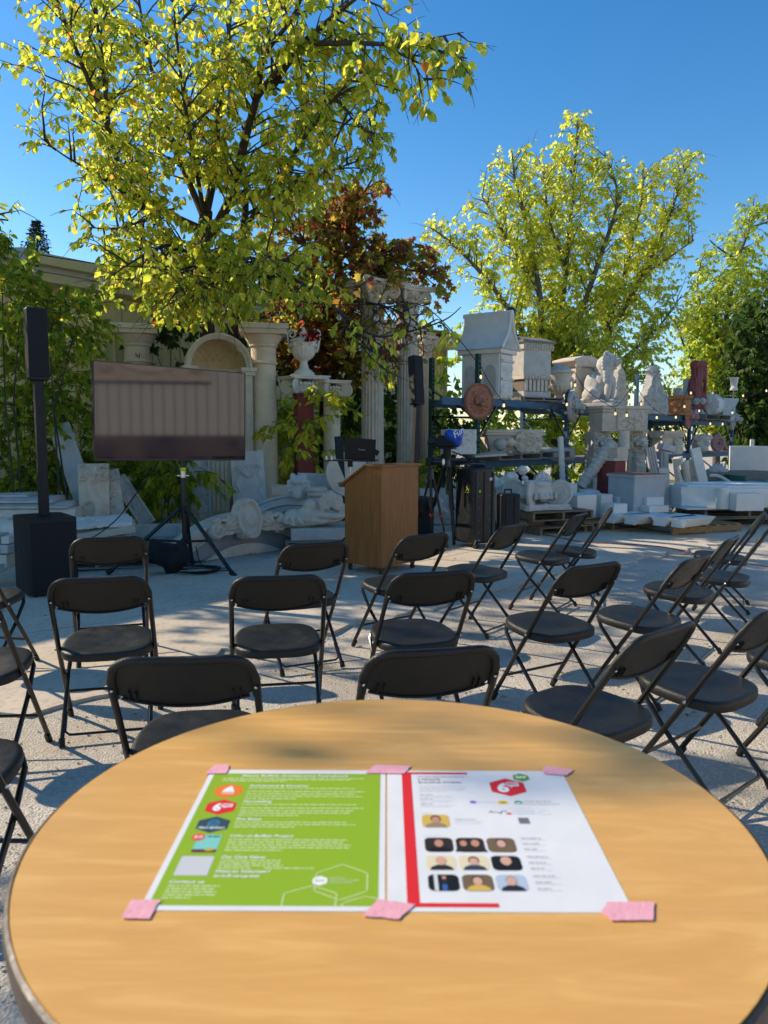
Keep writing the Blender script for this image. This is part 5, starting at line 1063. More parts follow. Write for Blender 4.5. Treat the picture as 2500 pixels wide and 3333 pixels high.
hft = lambda X, Z: 0.012 + 0.05 * np.maximum.reduce([leafage(X, Z, 81, 14, -0.15, 0.15, 0.03, 0.2, 0.07), bump(X, Z, 0, 0.42, 0.06, 0.16), bump(X, Z, -0.13, 0.5, 0.05, 0.06), bump(X, Z, 0.13, 0.5, 0.05, 0.06), 0.7 * (np.abs(Z - 0.32) < 0.02), 0.7 * (np.abs(Z - 0.62) < 0.02)])
plate('end_panel', Wr - 0.14, zb - 0.12, 0.0, hft, plast, t, 0.014, Matrix.Translation((0, -Lr / 2 + 0.02, 0.02)))
for y in (-0.19, 0.19):
    ap = MB(); w0 = 0.11; A = [(w0 * math.cos(a), 0.42 + 0.16 * math.sin(a)) for a in np.linspace(0, math.pi, 13)]; ap.prism([(x_ + y, z_) for x_, z_ in [(w0, 0.06)] + A + [(-w0, 0.06)]], -Wr / 2 + 0.032, -Wr / 2 + 0.0395, plane='yz'); ap.build('blind_arch', castg, t)
Y = 13.9; x, w_, z0, z1 = ext(1643, 1101, 1787, 1285, Y)
t = thing('sarcophagus', 'grey stone chest with dentils and egg mouldings beside the tomb model', 'sarcophagus', (x, 14.05, 2.08), R(32)); w_ *= 0.92; hh = z1 - 2.08
b = MB(); b.box(-w_ / 2 + 0.03, w_ / 2 - 0.03, -0.32, 0.32, hh * 0.36, hh * 0.79); b.build('body', castg, t, bevel=0.006)
b = MB(); b.box(-w_ / 2 - 0.03, w_ / 2 + 0.03, -0.38, 0.38, hh * 0.90, hh * 0.94); b.prism([(-0.38, hh * 0.9405), (0.38, hh * 0.9405), (0.05, hh * 1.03), (-0.05, hh * 1.03)], -w_ / 2 - 0.03, w_ / 2 + 0.03, plane='yz'); b.build('lid', mat('weathered_top', (0.16, 0.15, 0.13), (0.28, 0.26, 0.22), 14, 0.95, 0.4, 40), t)
b = MB(); b.box(-w_ / 2 + 0.0, w_ / 2 - 0.0, -0.345, 0.345, hh * 0.7905, hh * 0.8995); top_m = b.build('egg_course', lime, t)
n = 11
for i in range(n):
    b = MB(); b.ball((-w_ / 2 + (i + 0.5) * w_ / n, -0.35, hh * 0.845), (w_ / n * 0.36, 0.03, hh * 0.045), 8, 6); b.build('egg', lime, top_m, smooth=60)
b = MB(); b.box(-w_ / 2 + 0.02, w_ / 2 - 0.02, -0.335, 0.335, hh * 0.30, hh * 0.3595); ec = b.build('egg_course', lime, t)
for i in range(9): b = MB(); b.ball((-w_ / 2 + 0.05 + (i + 0.4) * (w_ - 0.06) / 9, -0.34, hh * 0.33), (0.035, 0.025, 0.03), 8, 6); b.build('egg', lime, ec, smooth=60)
b = MB(); b.box(-w_ / 2 + 0.06, w_ / 2 - 0.06, -0.30, 0.30, 0.101, hh * 0.2995); b.build('frieze', mat('frieze_dark', (0.20, 0.17, 0.14), rough=0.9), t)
for i in range(6): b = MB(); x_ = -w_ / 2 + 0.07 + i * (w_ - 0.14) / 6; b.box(x_, x_ + (w_ - 0.14) / 6 * 0.66, -0.325, -0.3005, 0.11, hh * 0.295); b.build('dentil', lime, t, bevel=0.003)
b = MB(); b.box(-w_ / 2 + 0.03, w_ / 2 - 0.03, -0.34, 0.34, 0.0, 0.10); b.build('base', castg, t, bevel=0.006)
pallet('grey pallet on the rack under the stone chest', (x + 0.08, 14.0, 2.013), R(32), palg, 1.0, 0.75, 6, H=0.066)
p = at(1660, 1150, 14.6); b = MB(); b.lathe([(0.0, 0), (0.27, 0), (0.26, 0.05), (0.16, 0.14), (0.09, 0.30), (0.07, 0.42), (0.09, 0.46), (0.10, 0.50), (0.06, 0.53), (0.10, 0.57), (0.14, 0.66), (0.13, 0.74), (0.08, 0.80), (0.002, 0.82)], 24, capb=False, capt=False); o = b.build('black_finial', mat('black_iron', (0.015, 0.016, 0.018), rough=0.35, spec=0.5)); o.location = (p.x, 14.75, at(1660, 1105, 14.75).z); o.scale = (0.92, 0.92, 0.74)
bb = MB(); bb.cyl((0, 0, 0), (0, 0, o.location.z - 2.0), 0.05, n=10); q = bb.build('stem', MATS['black_iron'], o); q.location = (0, 0, -(o.location.z - 2.0) / 0.74); q.scale = (1, 1, 1 / 0.74); tag(o, 'black ball finial rising behind the stone tomb', 'finial')
Y = 14.5; x, w_, z0, z1 = ext(1772, 1188, 1869, 1306, Y); t = thing('garden_urn', 'wide stone garden urn with lid and side handles on the rack', 'urn', (x, Y, SZ), R(20)); k_ = w_ / 2; hh = z1 - SZ
b = MB(); b.lathe([(k_ * 0.46, 0), (k_ * 0.46, hh * 0.05), (k_ * 0.36, hh * 0.10), (k_ * 0.26, hh * 0.18), (k_ * 0.32, hh * 0.22)], 24); b.build('foot', lime, t)
b = MB(); b.lathe([(k_ * 0.34, hh * 0.2205), (k_ * 0.62, hh * 0.28), (k_ * 0.80, hh * 0.40), (k_ * 0.82, hh * 0.45)], 96, flute=(0.15, hh * 0.44, 16, 0.02), capt=False); b.lathe([(k_ * 0.74, hh * 0.451), (k_ * 0.76, hh * 0.62), (k_ * 0.90, hh * 0.76), (k_ * 1.0, hh * 0.78), (k_ * 1.0, hh * 0.83), (k_ * 0.85, hh * 0.84)], 40); b.build('bowl', lime, t)
b = MB(); b.lathe([(k_ * 0.85, hh * 0.8405), (k_ * 0.70, hh * 0.92), (k_ * 0.35, hh * 0.97), (0.03, hh * 1.0)], 96, flute=(hh * 0.85, hh * 0.96, 14, 0.02)); b.build('lid', castg, t)
for sg in (-1, 1): b = MB(); b.tube(smoothpath([(sg * k_ * 0.8, 0, hh * 0.38), (sg * k_ * 1.12, 0, hh * 0.40), (sg * k_ * 1.16, 0, hh * 0.58), (sg * k_ * 0.96, 0, hh * 0.66), (sg * k_ * 1.02, 0, hh * 0.58)]), 0.028, 8); b.build('handle', lime, t, smooth=60)

# ---- lion masks hung on the uprights
def lion_parts():
    p = [((0, -0.30, 0.12), (0.42, 0.36, 0.42)), ((0, -0.52, 0.30), (0.22, 0.18, 0.15)), ((0, -0.70, -0.13), (0.23, 0.26, 0.17)), ((0, -0.70, 0.08), (0.11, 0.27, 0.12)), ((0, -0.96, -0.01), (0.13, 0.07, 0.07)), ((0, -0.72, -0.40), (0.15, 0.16, 0.08), (20, 0, 0))]
    for s_ in (-1, 1): p += [((s_ * 0.14, -0.84, -0.16), (0.13, 0.13, 0.10)), ((s_ * 0.22, -0.60, 0.27), (0.17, 0.09, 0.055), (0, -s_ * 22, s_ * 20)), ((s_ * 0.20, -0.60, 0.14), (0.06, 0.05, 0.05)), ((s_ * 0.40, -0.34, 0.50), (0.12, 0.07, 0.14), (0, s_ * 30, 0)), ((s_ * 0.30, -0.45, -0.05), (0.14, 0.16, 0.16))]
    for k in range(17):
        a = 2 * math.pi * k / 17; p.append(((0.60 * math.cos(a), -0.20, 0.60 * math.sin(a) - 0.02), (0.17, 0.13, 0.072), (0, -math.degrees(a) + 38, 0)))
    for k in range(22):
        a = 2 * math.pi * k / 22; p.append(((0.80 * math.cos(a), -0.08, 0.80 * math.sin(a)), (0.16, 0.10, 0.065), (0, -math.degrees(a) + 32, 0)))
    return p
LP_ = lion_parts()
def lion_mask(label, c, r, rz, mt, beads=False):
    t = thing('lion_mask', label, 'lion mask', c, rz, 'lion head masks hung on the racks')
    me = remeshed('head', LP_, 0.03, mt, 1); o = link('head', me, t); o.scale = (r * 0.92, r * (0.62 if beads else 0.92), r * 0.92)
    b = MB(); b.lathe([(r * 0.98, -0.02), (r, 0.0), (r * 0.99, 0.04), (r * 0.93, 0.055), (r * 0.87, 0.04), (r * 0.4, 0.035), (0.01, 0.035)], 48, rotm('X', R(90)), capb=True, capt=False); d_ = b.build('disc', mt, t)
    if beads:
        for k in range(36): b = MB(); a = k * math.pi / 18; b.ball((r * 0.93 * math.cos(a), -0.055, r * 0.93 * math.sin(a)), 0.016, 6, 4); b.build('bead', mt, d_, smooth=60)
    return t
for lab, u0, v0, u1, v1, kk, rz, mt, bd in (('terracotta lion head medallion with beaded rim on the green upright', 1505, 1247, 1607, 1367, 0, 33, terra, True), ('grey stone lion head mask between the urn and the mantelpiece', 1841, 1271, 1910, 1374, 1, 62, castg, False), ('pink lion head mask in front of the red drapery', 2220, 1315, 2276, 1397, 3, 62, terrap, False), ('grey lion head mask at the far right end of the racks', 2368, 1327, 2417, 1400, 4, 60, castg, False)):
    Y = U[kk].y - 0.15; x, w_, z0, z1 = ext(u0, v0, u1, v1, Y); lion_mask(lab, (x - (0.0 if bd else 0.08), Y, (z0 + z1) / 2), (z1 - z0) / 2, R(rz), mt, bd)

# ---- seated lion with shield, tomb-like pedestal behind
Y = 15.1; x, w_, z0, z1 = ext(1863, 1152, 1983, 1319, Y); S2z = SH[1] + 0.013
t = thing('stone_pedestal', 'stone pedestal with scrolled corner capital behind the seated lion', 'pedestal', (x - 0.22, Y + 0.25, S2z), R(30))
b = MB(); b.prism([(-0.26, 0), (0.26, 0), (0.22, 0.78), (-0.22, 0.78)], -0.22, 0.22); b.build('shaft', lime, t, bevel=0.01)
b = MB(); b.prism([(-0.24, 0.7805), (0.24, 0.7805), (0.36, 0.88), (0.36, 0.92), (0.1, 0.99), (-0.1, 0.99), (-0.36, 0.92), (-0.36, 0.88)], -0.32, 0.32); b.build('capital', lime, t, bevel=0.01)
for sg in (-1, 1): b = MB(); spiral_tube(b, (sg * 0.24, -0.30, 0.80), 0.085, 2, 0.022, sg=sg); b.build('volute', lime, t, smooth=60)
lp = [((0, 0, 0.34), (0.20, 0.26, 0.34), (-14, 0, 0)), ((0, -0.16, 0.52), (0.19, 0.19, 0.24)), ((0, -0.20, 0.76), (0.20, 0.20, 0.20)), ((0, -0.28, 0.86), (0.14, 0.15, 0.13)), ((0, -0.42, 0.83), (0.085, 0.11, 0.075)), ((-0.11, -0.22, 0.97), (0.045, 0.03, 0.05)), ((0.11, -0.22, 0.97), (0.045, 0.03, 0.05)), ((-0.11, -0.30, 0.30), (0.065, 0.075, 0.26), (6, 0, 0)), ((0.11, -0.30, 0.30), (0.065, 0.075, 0.26), (6, 0, 0)), ((-0.11, -0.37, 0.05), (0.08, 0.11, 0.05)), ((0.11, -0.37, 0.05), (0.08, 0.11, 0.05)), ((-0.19, 0.02, 0.17), (0.11, 0.20, 0.16)), ((0.19, 0.02, 0.17), (0.11, 0.20, 0.16)), ((-0.22, -0.16, 0.045), (0.07, 0.16, 0.045)), ((0.22, -0.16, 0.045), (0.07, 0.16, 0.045))]
for c_, r_, *e_ in LP_: lp.append(((c_[0] * 0.27, c_[1] * 0.27 - 0.20, c_[2] * 0.27 + 0.80), tuple(q * 0.27 for q in r_), e_[0] if e_ else (0, 0, 0)))
for k in range(20): lp.append(((-0.15 + 0.075 * (k % 5), -0.32 + 0.03 * abs(k % 5 - 2), 0.68 - 0.075 * (k // 5)), (0.045, 0.045, 0.06)))
lp += [((-0.20 - 0.02 * k, 0.22 - 0.06 * k, 0.06 + 0.012 * k * k), (0.045, 0.05, 0.045)) for k in range(5)]
t = thing('seated_lion', 'grey stone lion seated upright on the rack before the pedestal', 'statue', (at(1940, 1320, 14.9).x, 14.95, S2z), R(52)); link('body', remeshed('body', lp, 0.015, castg, 1), t).location = (0, 0, 0.05)
b = MB(); b.box(-0.30, 0.30, -0.48, 0.30, 0, 0.07); b.build('plinth', castg, t, bevel=0.008); [setattr(c_, 'scale', (0.95, 0.95, 0.97)) for c_ in t.children]
# ---- crests
def crest(label, u0, v0, u1, v1, Y, zb_, mt, seed, prof, rz, n=60, thick=0.10, relief=0.09, name='carved_crest', sc_=((0.30, 0.14, 0.13), (0.40, 0.36, 0.09), (0.22, 0.72, 0.08), (0.07, 0.86, 0.06), (0.14, 0.10, 0.09))):
    x, w_, _, z1 = ext(u0, v0, u1, v1, Y); hh = z1 - zb_
    def hf(X, Z):
        lim = hh * prof(np.abs(X) / (w_ / 2)); rim = 0.5 * np.exp(-((lim - Z - 0.03) / 0.022) ** 2)
        return 0.03 + relief * np.maximum.reduce([crest_h(X, Z, w_, hh, sc_, 0.6), rim, 0.7 * leafage(X, Z, seed, n // 2, -w_ * 0.48, w_ * 0.48, 0.02, hh * 0.9, 0.12)])
    o = plate(name, w_, hh, thick, hf, mt, res=0.013, outline=lambda X, Z: Z < hh * prof(np.abs(X) / (w_ / 2))); o.location = (x, Y, zb_); o.rotation_euler = (-0.06, 0, rz)
    return tag(o, label, 'crest')
crest('carved stone crest with pointed top between the lion and the tall crest', 1974, 1182, 2060, 1321, 15.9, SH[1] + 0.013, lime, 91, lambda q: np.where(q < 0.12, 1.0, np.where(q < 0.55, 0.88 - 0.5 * (q - 0.12) ** 2, np.where(q < 0.9, 0.72 - (q - 0.55) * 1.2, 0.28))), R(40))
crest('tall pale carved crest with pointed arch and foliage wings on the rack', 2065, 1188, 2200, 1341, 16.9, SH[2] + 0.013, castg, 92, lambda q: np.where(q < 0.30, 1.0 - 1.2 * q * q, np.where(q < 0.42, 0.89 - (q - 0.3) * 2.2, np.where(q < 0.85, 0.62 - (q - 0.42) * 0.5, 0.38))), R(35), 80)
def ball_finial(label, u0, v0, u1, v1, Y, zb_=None, mt=castg, name='ball_finial'):
    x, w_, z0, z1 = ext(u0, v0, u1, v1, Y); z0 = z0 if zb_ is None else zb_; hh = z1 - z0; r = min(w_ / 2, hh * 0.36)
    t = thing(name, label, 'finial', (x, Y, z0), 0, 'stone ball finials')
    b = MB(); b.lathe([(r * 0.9, 0), (r * 0.9, hh * 0.06), (r * 0.55, hh * 0.12), (r * 0.35, hh * 0.26), (r * 0.5, hh * 0.30)], 20); b.build('stem', mt, t)
    b = MB(); b.ball((0, 0, hh - r), r, 24, 14); b.build('ball', mt, t, smooth=60); b = MB(); b.tube([(r * 1.005 * math.cos(a), r * 1.005 * math.sin(a), hh - r) for a in np.linspace(0, 6.2832, 25)], 0.012, 6); b.build('band', mt, t, smooth=60)
    return t
ball_finial('small stone ball finial in front of the pointed crest', 1990, 1281, 2019, 1321, 15.5, SH[1] + 0.013)
# ---- bay 4: corbel, drapery, finials, drum, bracket, small urn on rod
Y = 17.6; x, w_, z0, z1 = ext(2171, 1290, 2240, 1351, Y); t = thing('terracotta_corbel', 'orange terracotta corbel block with carved vine on the rack', 'corbel', (x, Y, SH[2] + 0.013), R(35)); hh = z1 - SH[2]
b = MB(); b.box(-w_ * .38, w_ * .38, -0.2, 0.2, 0.05, hh - 0.09); b.build('block', terrao, t, bevel=0.01); b = MB(); b.box(-w_ * .42, w_ * .42, -0.23, 0.23, 0, 0.0495); b.build('base', terrao, t, bevel=0.01); b = MB(); b.prism([(-0.2, hh - 0.0895), (0.2, hh - 0.0895), (0.26, hh - 0.03), (0.26, hh), (-0.26, hh), (-0.26, hh - 0.03)], -w_ * .46, w_ * .46, plane='yz'); b.build('cornice', terrao, t, bevel=0.006)
plate('vine', w_ * 0.6, hh - 0.16, 0.0, lambda X, Z: 0.01 + 0.06 * leafage(X, Z, 101, 14, -w_ * .3, w_ * .3, 0, hh - 0.16, 0.08), terrao, t, 0.016, Matrix.Translation((0, -0.201, 0.055)))
crest('pale scrolled carving just behind the terracotta corbel', 2190, 1253, 2236, 1351, 18.2, SH[3] + 0.08, castg, 93, lambda q: 0.95 - 0.35 * q, R(40), 20, 0.1, 0.08)
dp = []
for k in range(26):
    q = k / 25; dp.append(((0.06 * math.sin(q * 9), -0.02, 0.90 - 0.80 * q), (0.20 - 0.02 * q, 0.13, 0.08)))
for f in range(7):
    for k in range(14): q = k / 13; dp.append(((-0.18 + 0.06 * f + 0.05 * math.sin(q * 3 + f), -0.13 - 0.02 * math.sin(f * 2 + q * 4), 0.86 - 0.80 * q), (0.020, 0.03, 0.05), (0, 8, 0)))
for k in range(8): dp.append(((-0.16 + 0.046 * k, -0.10, 0.92), (0.034, 0.13, 0.075)))
for k in range(14): dp.append(((0.24, -0.10, 0.86 - 0.06 * k), (0.05, 0.05, 0.05)))
Y = 18.6; x, w_, z0, z1 = ext(2234, 1174, 2292, 1293, Y); o = link('red_drapery', remeshed('red_drapery', dp, 0.022, mat('red_drape', (0.23, 0.06, 0.055), (0.31, 0.10, 0.09), 8, 0.75, 0.2), 1)); o.location = (x, Y, SH[3] + 0.14); o.scale = (0.95, 0.95, (z1 - SH[3] - 0.14) / 0.99); o.rotation_euler = (0, 0, R(25)); tag(o, 'dark red carved drapery swag standing on the far rack', 'drapery')
b = MB(); b.box(-0.11, 0.11, -0.05, 0.10, 0, 0.86); o = b.build('white_backing', plast, bevel=0.01); o.location = (at(2245, 1290, 18.8).x, 18.85, SH[3] + 0.15); o.rotation_euler = (0, 0, R(25)); tag(o, 'white block standing behind the red drapery', 'block')
for i, u in enumerate((2252, 2272, 2290)): ball_finial(('left', 'middle', 'right')[i] + ' one of three little ball finials before the white drum', u, 1294, u + 26, 1338, 18.4 + 0.12 * i, SH[3] + 0.14)
pallet('pallet on the far rack under the drum and red drapery', (at(2290, 1340, 18.9).x, 18.95, SH[3] + 0.012), R(45), palg, 1.5, 0.8, 6, H=0.13)
Y = 19.2; x, w_, z0, z1 = ext(2283, 1274, 2353, 1339, Y); r = (z1 - z0) / 2 * 1.0; t = thing('carved_drum', 'white carved column drum lying on its side on the far rack', 'column drum', (x, Y, SH[3] + 0.145 + r), R(52))
prof = [(r * 0.98, -0.32), (r, -0.30), (r, 0.10)]; b = MB(); b.lathe([(r, 0.10), (r, 0.34), (r * 0.98, 0.36)], 40, rotm('Y', R(90))); b.build('plain_end', castg, t)
nn = 60; pts = []
for j in range(24):
    for i in range(nn):
        a = 2 * math.pi * i / nn; xx = -0.34 + 0.435 * j / 23; h = 0.03 * float(abs(math.sin(a * 6 + xx * 9)) * abs(math.sin(xx * 22 + math.cos(a * 5) * 2))); pts.append((xx, (r + h) * math.cos(a), (r + h) * math.sin(a)))
b = MB(); b.grid(pts, nn, 24, closex=True); b.f.append(tuple(range(nn))); b.build('carved_band', plast, t, smooth=60)
b = MB(); b.prism([(-0.3, 0), (0.12, 0), (0.18, 0.08), (0.18, 0.36), (0.30, 0.50), (0.30, 0.56), (-0.3, 0.56)], -0.17, 0.17); o = b.build('stone_bracket', bluegr, bevel=0.01); o.location = (at(2360, 1340, 19.6).x, 19.6, SH[3] + 0.013); o.rotation_euler = (0, 0, R(30)); tag(o, 'grey stone bracket at the right end of the far rack', 'bracket')
t = thing('small_urn', 'small white urn on a twisted rod above the far lion mask', 'urn', (at(2388, 1271, 20.3).x, 20.3, at(2388, 1271, 20.3).z)); b = MB(); b.lathe([(0.10, 0), (0.10, 0.06), (0.07, 0.10), (0.07, 0.13), (0.09, 0.16), (0.10, 0.28), (0.12, 0.33), (0.11, 0.34)], 20); b.build('bowl', plast, t); b = MB(); b.tube([(0.012 * math.cos(k), 0.012 * math.sin(k), -0.002 - 0.012 * k) for k in range(0, 150)], 0.012, 5); b.build('rod', steel, t)

# ---- lower shelf: planter trough, ball finials, pallets, pipes
LZ = 0.993
Y = 13.4; x, w_, z0, z1 = ext(1562, 1400, 1765, 1478, Y); hh = z1 - z0
t = thing('planter_trough', 'long stone planter trough with carved medallion on the lower shelf', 'planter', (x + 0.02, Y + 0.1, z0 + 0.01), R(8))
b = MB(); b.prism([(-w_ * .40, 0), (w_ * .42, 0), (w_ * .46, hh * 0.75), (-w_ * .46, hh * 0.75)], -0.22, 0.28); b.build('trough', lime2, t, bevel=0.01); b = MB(); b.box(-w_ * .50, w_ * .50, -0.27, 0.32, hh * 0.7505, hh * 0.86); b.box(-w_ * .48, w_ * .48, -0.25, 0.30, hh * 0.8605, hh); b.build('rim', lime2, t, bevel=0.01)
plate('medallion', 0.52, hh * 0.95, 0.0, lambda X, Z: 0.02 + 0.07 * np.maximum(0.6 * leafage(X, Z, 111, 20, -.25, .25, 0, hh * .9, 0.09), crest_h(X, Z, 0.52, hh * 0.95, ((0.30, 0.3, 0.12), (0.3, 0.66, 0.11), (0.1, 0.85, 0.08), (0.12, 0.12, 0.09)))), lime2, t, 0.014, Matrix.Translation((0.22, -0.285, 0.0)), lambda X, Z: bump(X, Z, 0, hh * 0.48, 0.27, hh * 0.52) > 0)
ball_finial('stone ball finial on square base, left one before the planter trough', 1607, 1425, 1650, 1483, 12.9)
ball_finial('dark stone ball finial, right one before the planter trough', 1641, 1423, 1676, 1483, 13.0, None, lime2)
pallet('pallet under the stone ball finials on the lower shelf', (at(1640, 1500, 13.1).x, 13.15, LZ + 0.005), R(40), palg, 1.1, 0.8, 6, H=0.11)
pallet('pallet at the right end of the lower shelf', (at(1745, 1500, 14.0).x, 14.05, LZ + 0.005), R(40), palg, 1.0, 0.8, 6, H=0.12)
b = MB(); b.prism([(-0.28, 0), (0.28, 0), (0.25, 0.045), (-0.25, 0.03)], -0.14, 0.14); o = b.build('stone_ledge', lime, bevel=0.005); o.location = at(1592, 1483, 12.5); o.rotation_euler = (0.1, R(-3), R(10)); tag(o, 'thin pale ledge stone lying above the tall black case', 'ledge')
b = MB(); b.lathe([(0.13, 0), (0.13, 0.75), (0.105, 0.75), (0.105, 0.02)], 28, rotm('Y', R(90)), capt=False, capb=False); o = b.build('stone_pipe', castg); o.location = at(1752, 1480, 14.0); o.rotation_euler = (0, 0, R(25)); tag(o, 'grey hollow stone pipe lying on the lower shelf', 'pipe')
# fluted white stick and segmented grey column leaning
b = MB(); b.lathe([(0.045 + 0.008 * (i % 2), 0.05 * i) for i in range(17)], 16); o = b.build('white_baluster', plast); o.location = at(1832, 1575, 12.9); o.rotation_euler = (-0.05, R(-4), 0); tag(o, 'slim white baluster leaning on the lower rack beam', 'baluster')
b = MB(); b.lathe([(0.095 + 0.008 * math.sin(i * 1.57), 0.022 * i) for i in range(42)], 22); o = b.build('grey_column', castg); o.location = at(1890, 1585, 12.4); o.rotation_euler = (-0.12, R(36), 0); tag(o, 'grey banded column leaning diagonally against the mantelpiece', 'column')

# ---- mantelpiece
Y = 14.2; x, w_, z0, z1 = ext(1908, 1322, 2101, 1404, Y); _, _, zl, _ = ext(1906, 1404, 1978, 1560, Y)
t = thing('mantelpiece', 'stone fireplace mantel with lion headed jambs before the second rack', 'mantelpiece', (x + 0.05, Y + 0.1, 0), R(14)); w_ *= 0.93
for zz, ww, dd in ((z1 - 0.06, 1.0, 0.0), (z1 - 0.12, 0.95, 0.04)): b = MB(); b.box(-w_ / 2 * ww, w_ / 2 * ww, -0.36 + dd, 0.2, zz, zz + 0.0595); b.build('shelf', lime, t, bevel=0.01)
b = MB(); b.box(-w_ / 2 * 0.92, w_ / 2 * 0.92, -0.29, 0.2, z0 + 0.04, z1 - 0.1205); b.build('frieze', lime, t, bevel=0.006)
b = MB(); b.box(-w_ / 2 * 0.95, w_ / 2 * 0.95, -0.31, 0.2, z0, z0 + 0.0395); b.build('lower_moulding', lime, t, bevel=0.006)
hm = z1 - z0 - 0.12; plate('carved_panel', w_ * 0.56, hm, 0.0, lambda X, Z: 0.012 + 0.08 * np.maximum(0.6 * leafage(X, Z, 121, 30, -w_ * .27, w_ * .27, 0, hm, 0.09), crest_h(X, Z, w_ * 0.56, hm, ((0.25, 0.5, 0.09), (0.38, 0.35, 0.08), (0.14, 0.2, 0.06), (0.36, 0.75, 0.06)))), lime, t, 0.015, Matrix.Translation((w_ * 0.10, -0.292, z0 + 0.02)))
ljm = remeshed('lion_head', [((c_[0] * 0.24, c_[1] * 0.24, c_[2] * 0.24), tuple(q * 0.24 for q in r_), e_[0] if e_ else (0, 0, 0)) for c_, r_, *e_ in LP_] + [((0, -0.06, -0.26 - 0.06 * k), (0.13 - 0.012 * k, 0.11 - 0.012 * k, 0.05)) for k in range(4)], 0.012, lime, 1)
for sg in (-1, 1):
    b = MB(); b.box(sg * w_ * 0.36 - 0.17, sg * w_ * 0.36 + 0.17, -0.15, 0.2, 0, z0 - 0.0005); j = b.build('jamb', lime, t, bevel=0.008)
    o = link('lion_head', ljm, j); o.location = (sg * w_ * 0.36, -0.15, z0 - 0.22)
    b = MB(); b.prism([(-0.15, 0.0), (-0.30, 0.10), (-0.32, 0.22), (-0.24, 0.33), (-0.152, 0.40)], sg * w_ * 0.36 - 0.10, sg * w_ * 0.36 + 0.10, Matrix.Translation((0, 0, 0.62)), plane='yz'); b.build('scroll_bracket', lime, j, bevel=0.008)

# ---- red pedestal with stone planter, grey box, blocks
Y = 12.3; x, w_, z0, z1 = ext(1952, 1491, 2052, 1640, Y); t = thing('red_plinth', 'dark red plinth with flat stone top before the mantelpiece', 'plinth', (x, Y + 0.2, 0), R(38)); ww = w_ * 0.36
b = MB(); b.prism([(-ww, 0), (ww, 0), (ww * 0.86, z1 - 0.05), (-ww * 0.86, z1 - 0.05)], -ww, ww); b.build('body', redst, t, bevel=0.01); b = MB(); b.box(-ww * 1.05, ww * 1.05, -ww * 1.05, ww * 1.05, z1 - 0.0495, z1); b.build('top', lime, t, bevel=0.01)
x2, w2, z2, z3 = ext(1974, 1458, 2062, 1483, Y); t = thing('reeded_planter', 'low reeded stone planter standing on the red plinth', 'planter', (x2 - 0.02, Y + 0.2, z1 + 0.001), R(38)); hw = w2 * 0.36
b = MB(); b.prism([(-hw * 0.9, 0), (hw * 0.9, 0), (hw, 0.14), (-hw, 0.14)], -hw * 0.95, hw * 0.95); b.build('box', lime, t); 
for i in range(12): b = MB(); b.box(-hw * 0.9 + i * hw * 0.155, -hw * 0.9 + i * hw * 0.155 + 0.022, -hw * 0.985, -hw * 0.951, 0.01, 0.12); b.build('reed', lime, t)
b = MB(); b.box(-hw * 1.08, hw * 1.08, -hw * 1.05, hw * 1.05, 0.1405, 0.17); b.build('rim', lime, t, bevel=0.006)
b = MB(); b.lathe([(0.09, 0), (0.085, 0.28), (0.08, 0.30)], 20); o = b.build('stub_column', lime); o.location = at(2030, 1458, 12.6); o.location.z -= 0.02; tag(o, 'short round stone stub rising above the reeded planter', 'column stub')
Y = 11.6; x, w_, z0, z1 = ext(2010, 1543, 2163, 1628, Y); t = thing('grey_chest', 'pale grey panelled box with moulded top right of the red plinth', 'box', (x, Y + 0.22, 0), R(26)); gcm = mat('paint_grey', (0.42, 0.44, 0.44), (0.50, 0.52, 0.52), 6, 0.7, 0.1)
b = MB(); b.box(-0.31, 0.31, -0.28, 0.28, 0, z1 - 0.05); b.build('body', gcm, t, bevel=0.004); b = MB(); b.box(-0.335, 0.335, -0.305, 0.305, z1 - 0.0495, z1 - 0.012); b.build('rim', gcm, t, bevel=0.006); b = MB(); b.box(-0.33, 0.33, -0.30, 0.30, z1 - 0.0115, z1); b.build('lid', terra, t)

# ---- white blocks on pallet
def wblock(label, u0, v0, u1, v1, Y, d_=0.3, rz=20, name='white_block', zb_=None, mt=foam):
    x, w_, z0, z1 = ext(u0, v0, u1, v1, Y); z0 = z0 if zb_ is None else zb_; b = MB(); b.box(-w_ * 0.42, w_ * 0.42, -d_ / 2, d_ / 2, 0, z1 - z0 - 0.002); o = b.build(name, mt, bevel=0.006); o.location = (x, Y + d_ / 2, z0); o.rotation_euler = (0, 0, R(rz)); return tag(o, label, 'block', 'white foam blocks')
wblock('white foam block behind the others, left of the leaning banded column', 1787, 1574, 1883, 1630, 11.9, 0.30, 18)
wblock('long white foam block on the pallet left of the grey box', 1840, 1612, 1935, 1688, 11.3, 0.55, 24)
wblock('second white foam block on the pallet, right of the long one', 1925, 1610, 1985, 1686, 11.6, 0.5, 24)
wblock('low white foam block before the grey box', 1978, 1640, 2045, 1686, 11.2, 0.22, 22)
wblock('wide white foam block behind the low one', 1985, 1616, 2090, 1676, 11.75, 0.3, 20)
wblock('white foam block below the grey box on the right', 2085, 1618, 2165, 1650, 11.5, 0.28, 18, zb_=0.20)
wblock('white foam slab at the foot of the grey box', 2090, 1646, 2181, 1668, 11.35, 0.32, 18)
pallet('orange wood pallet under the white foam blocks', (at(1950, 1700, 11.4).x, 11.6, 0.02), R(20), palo, 1.0, 0.9)
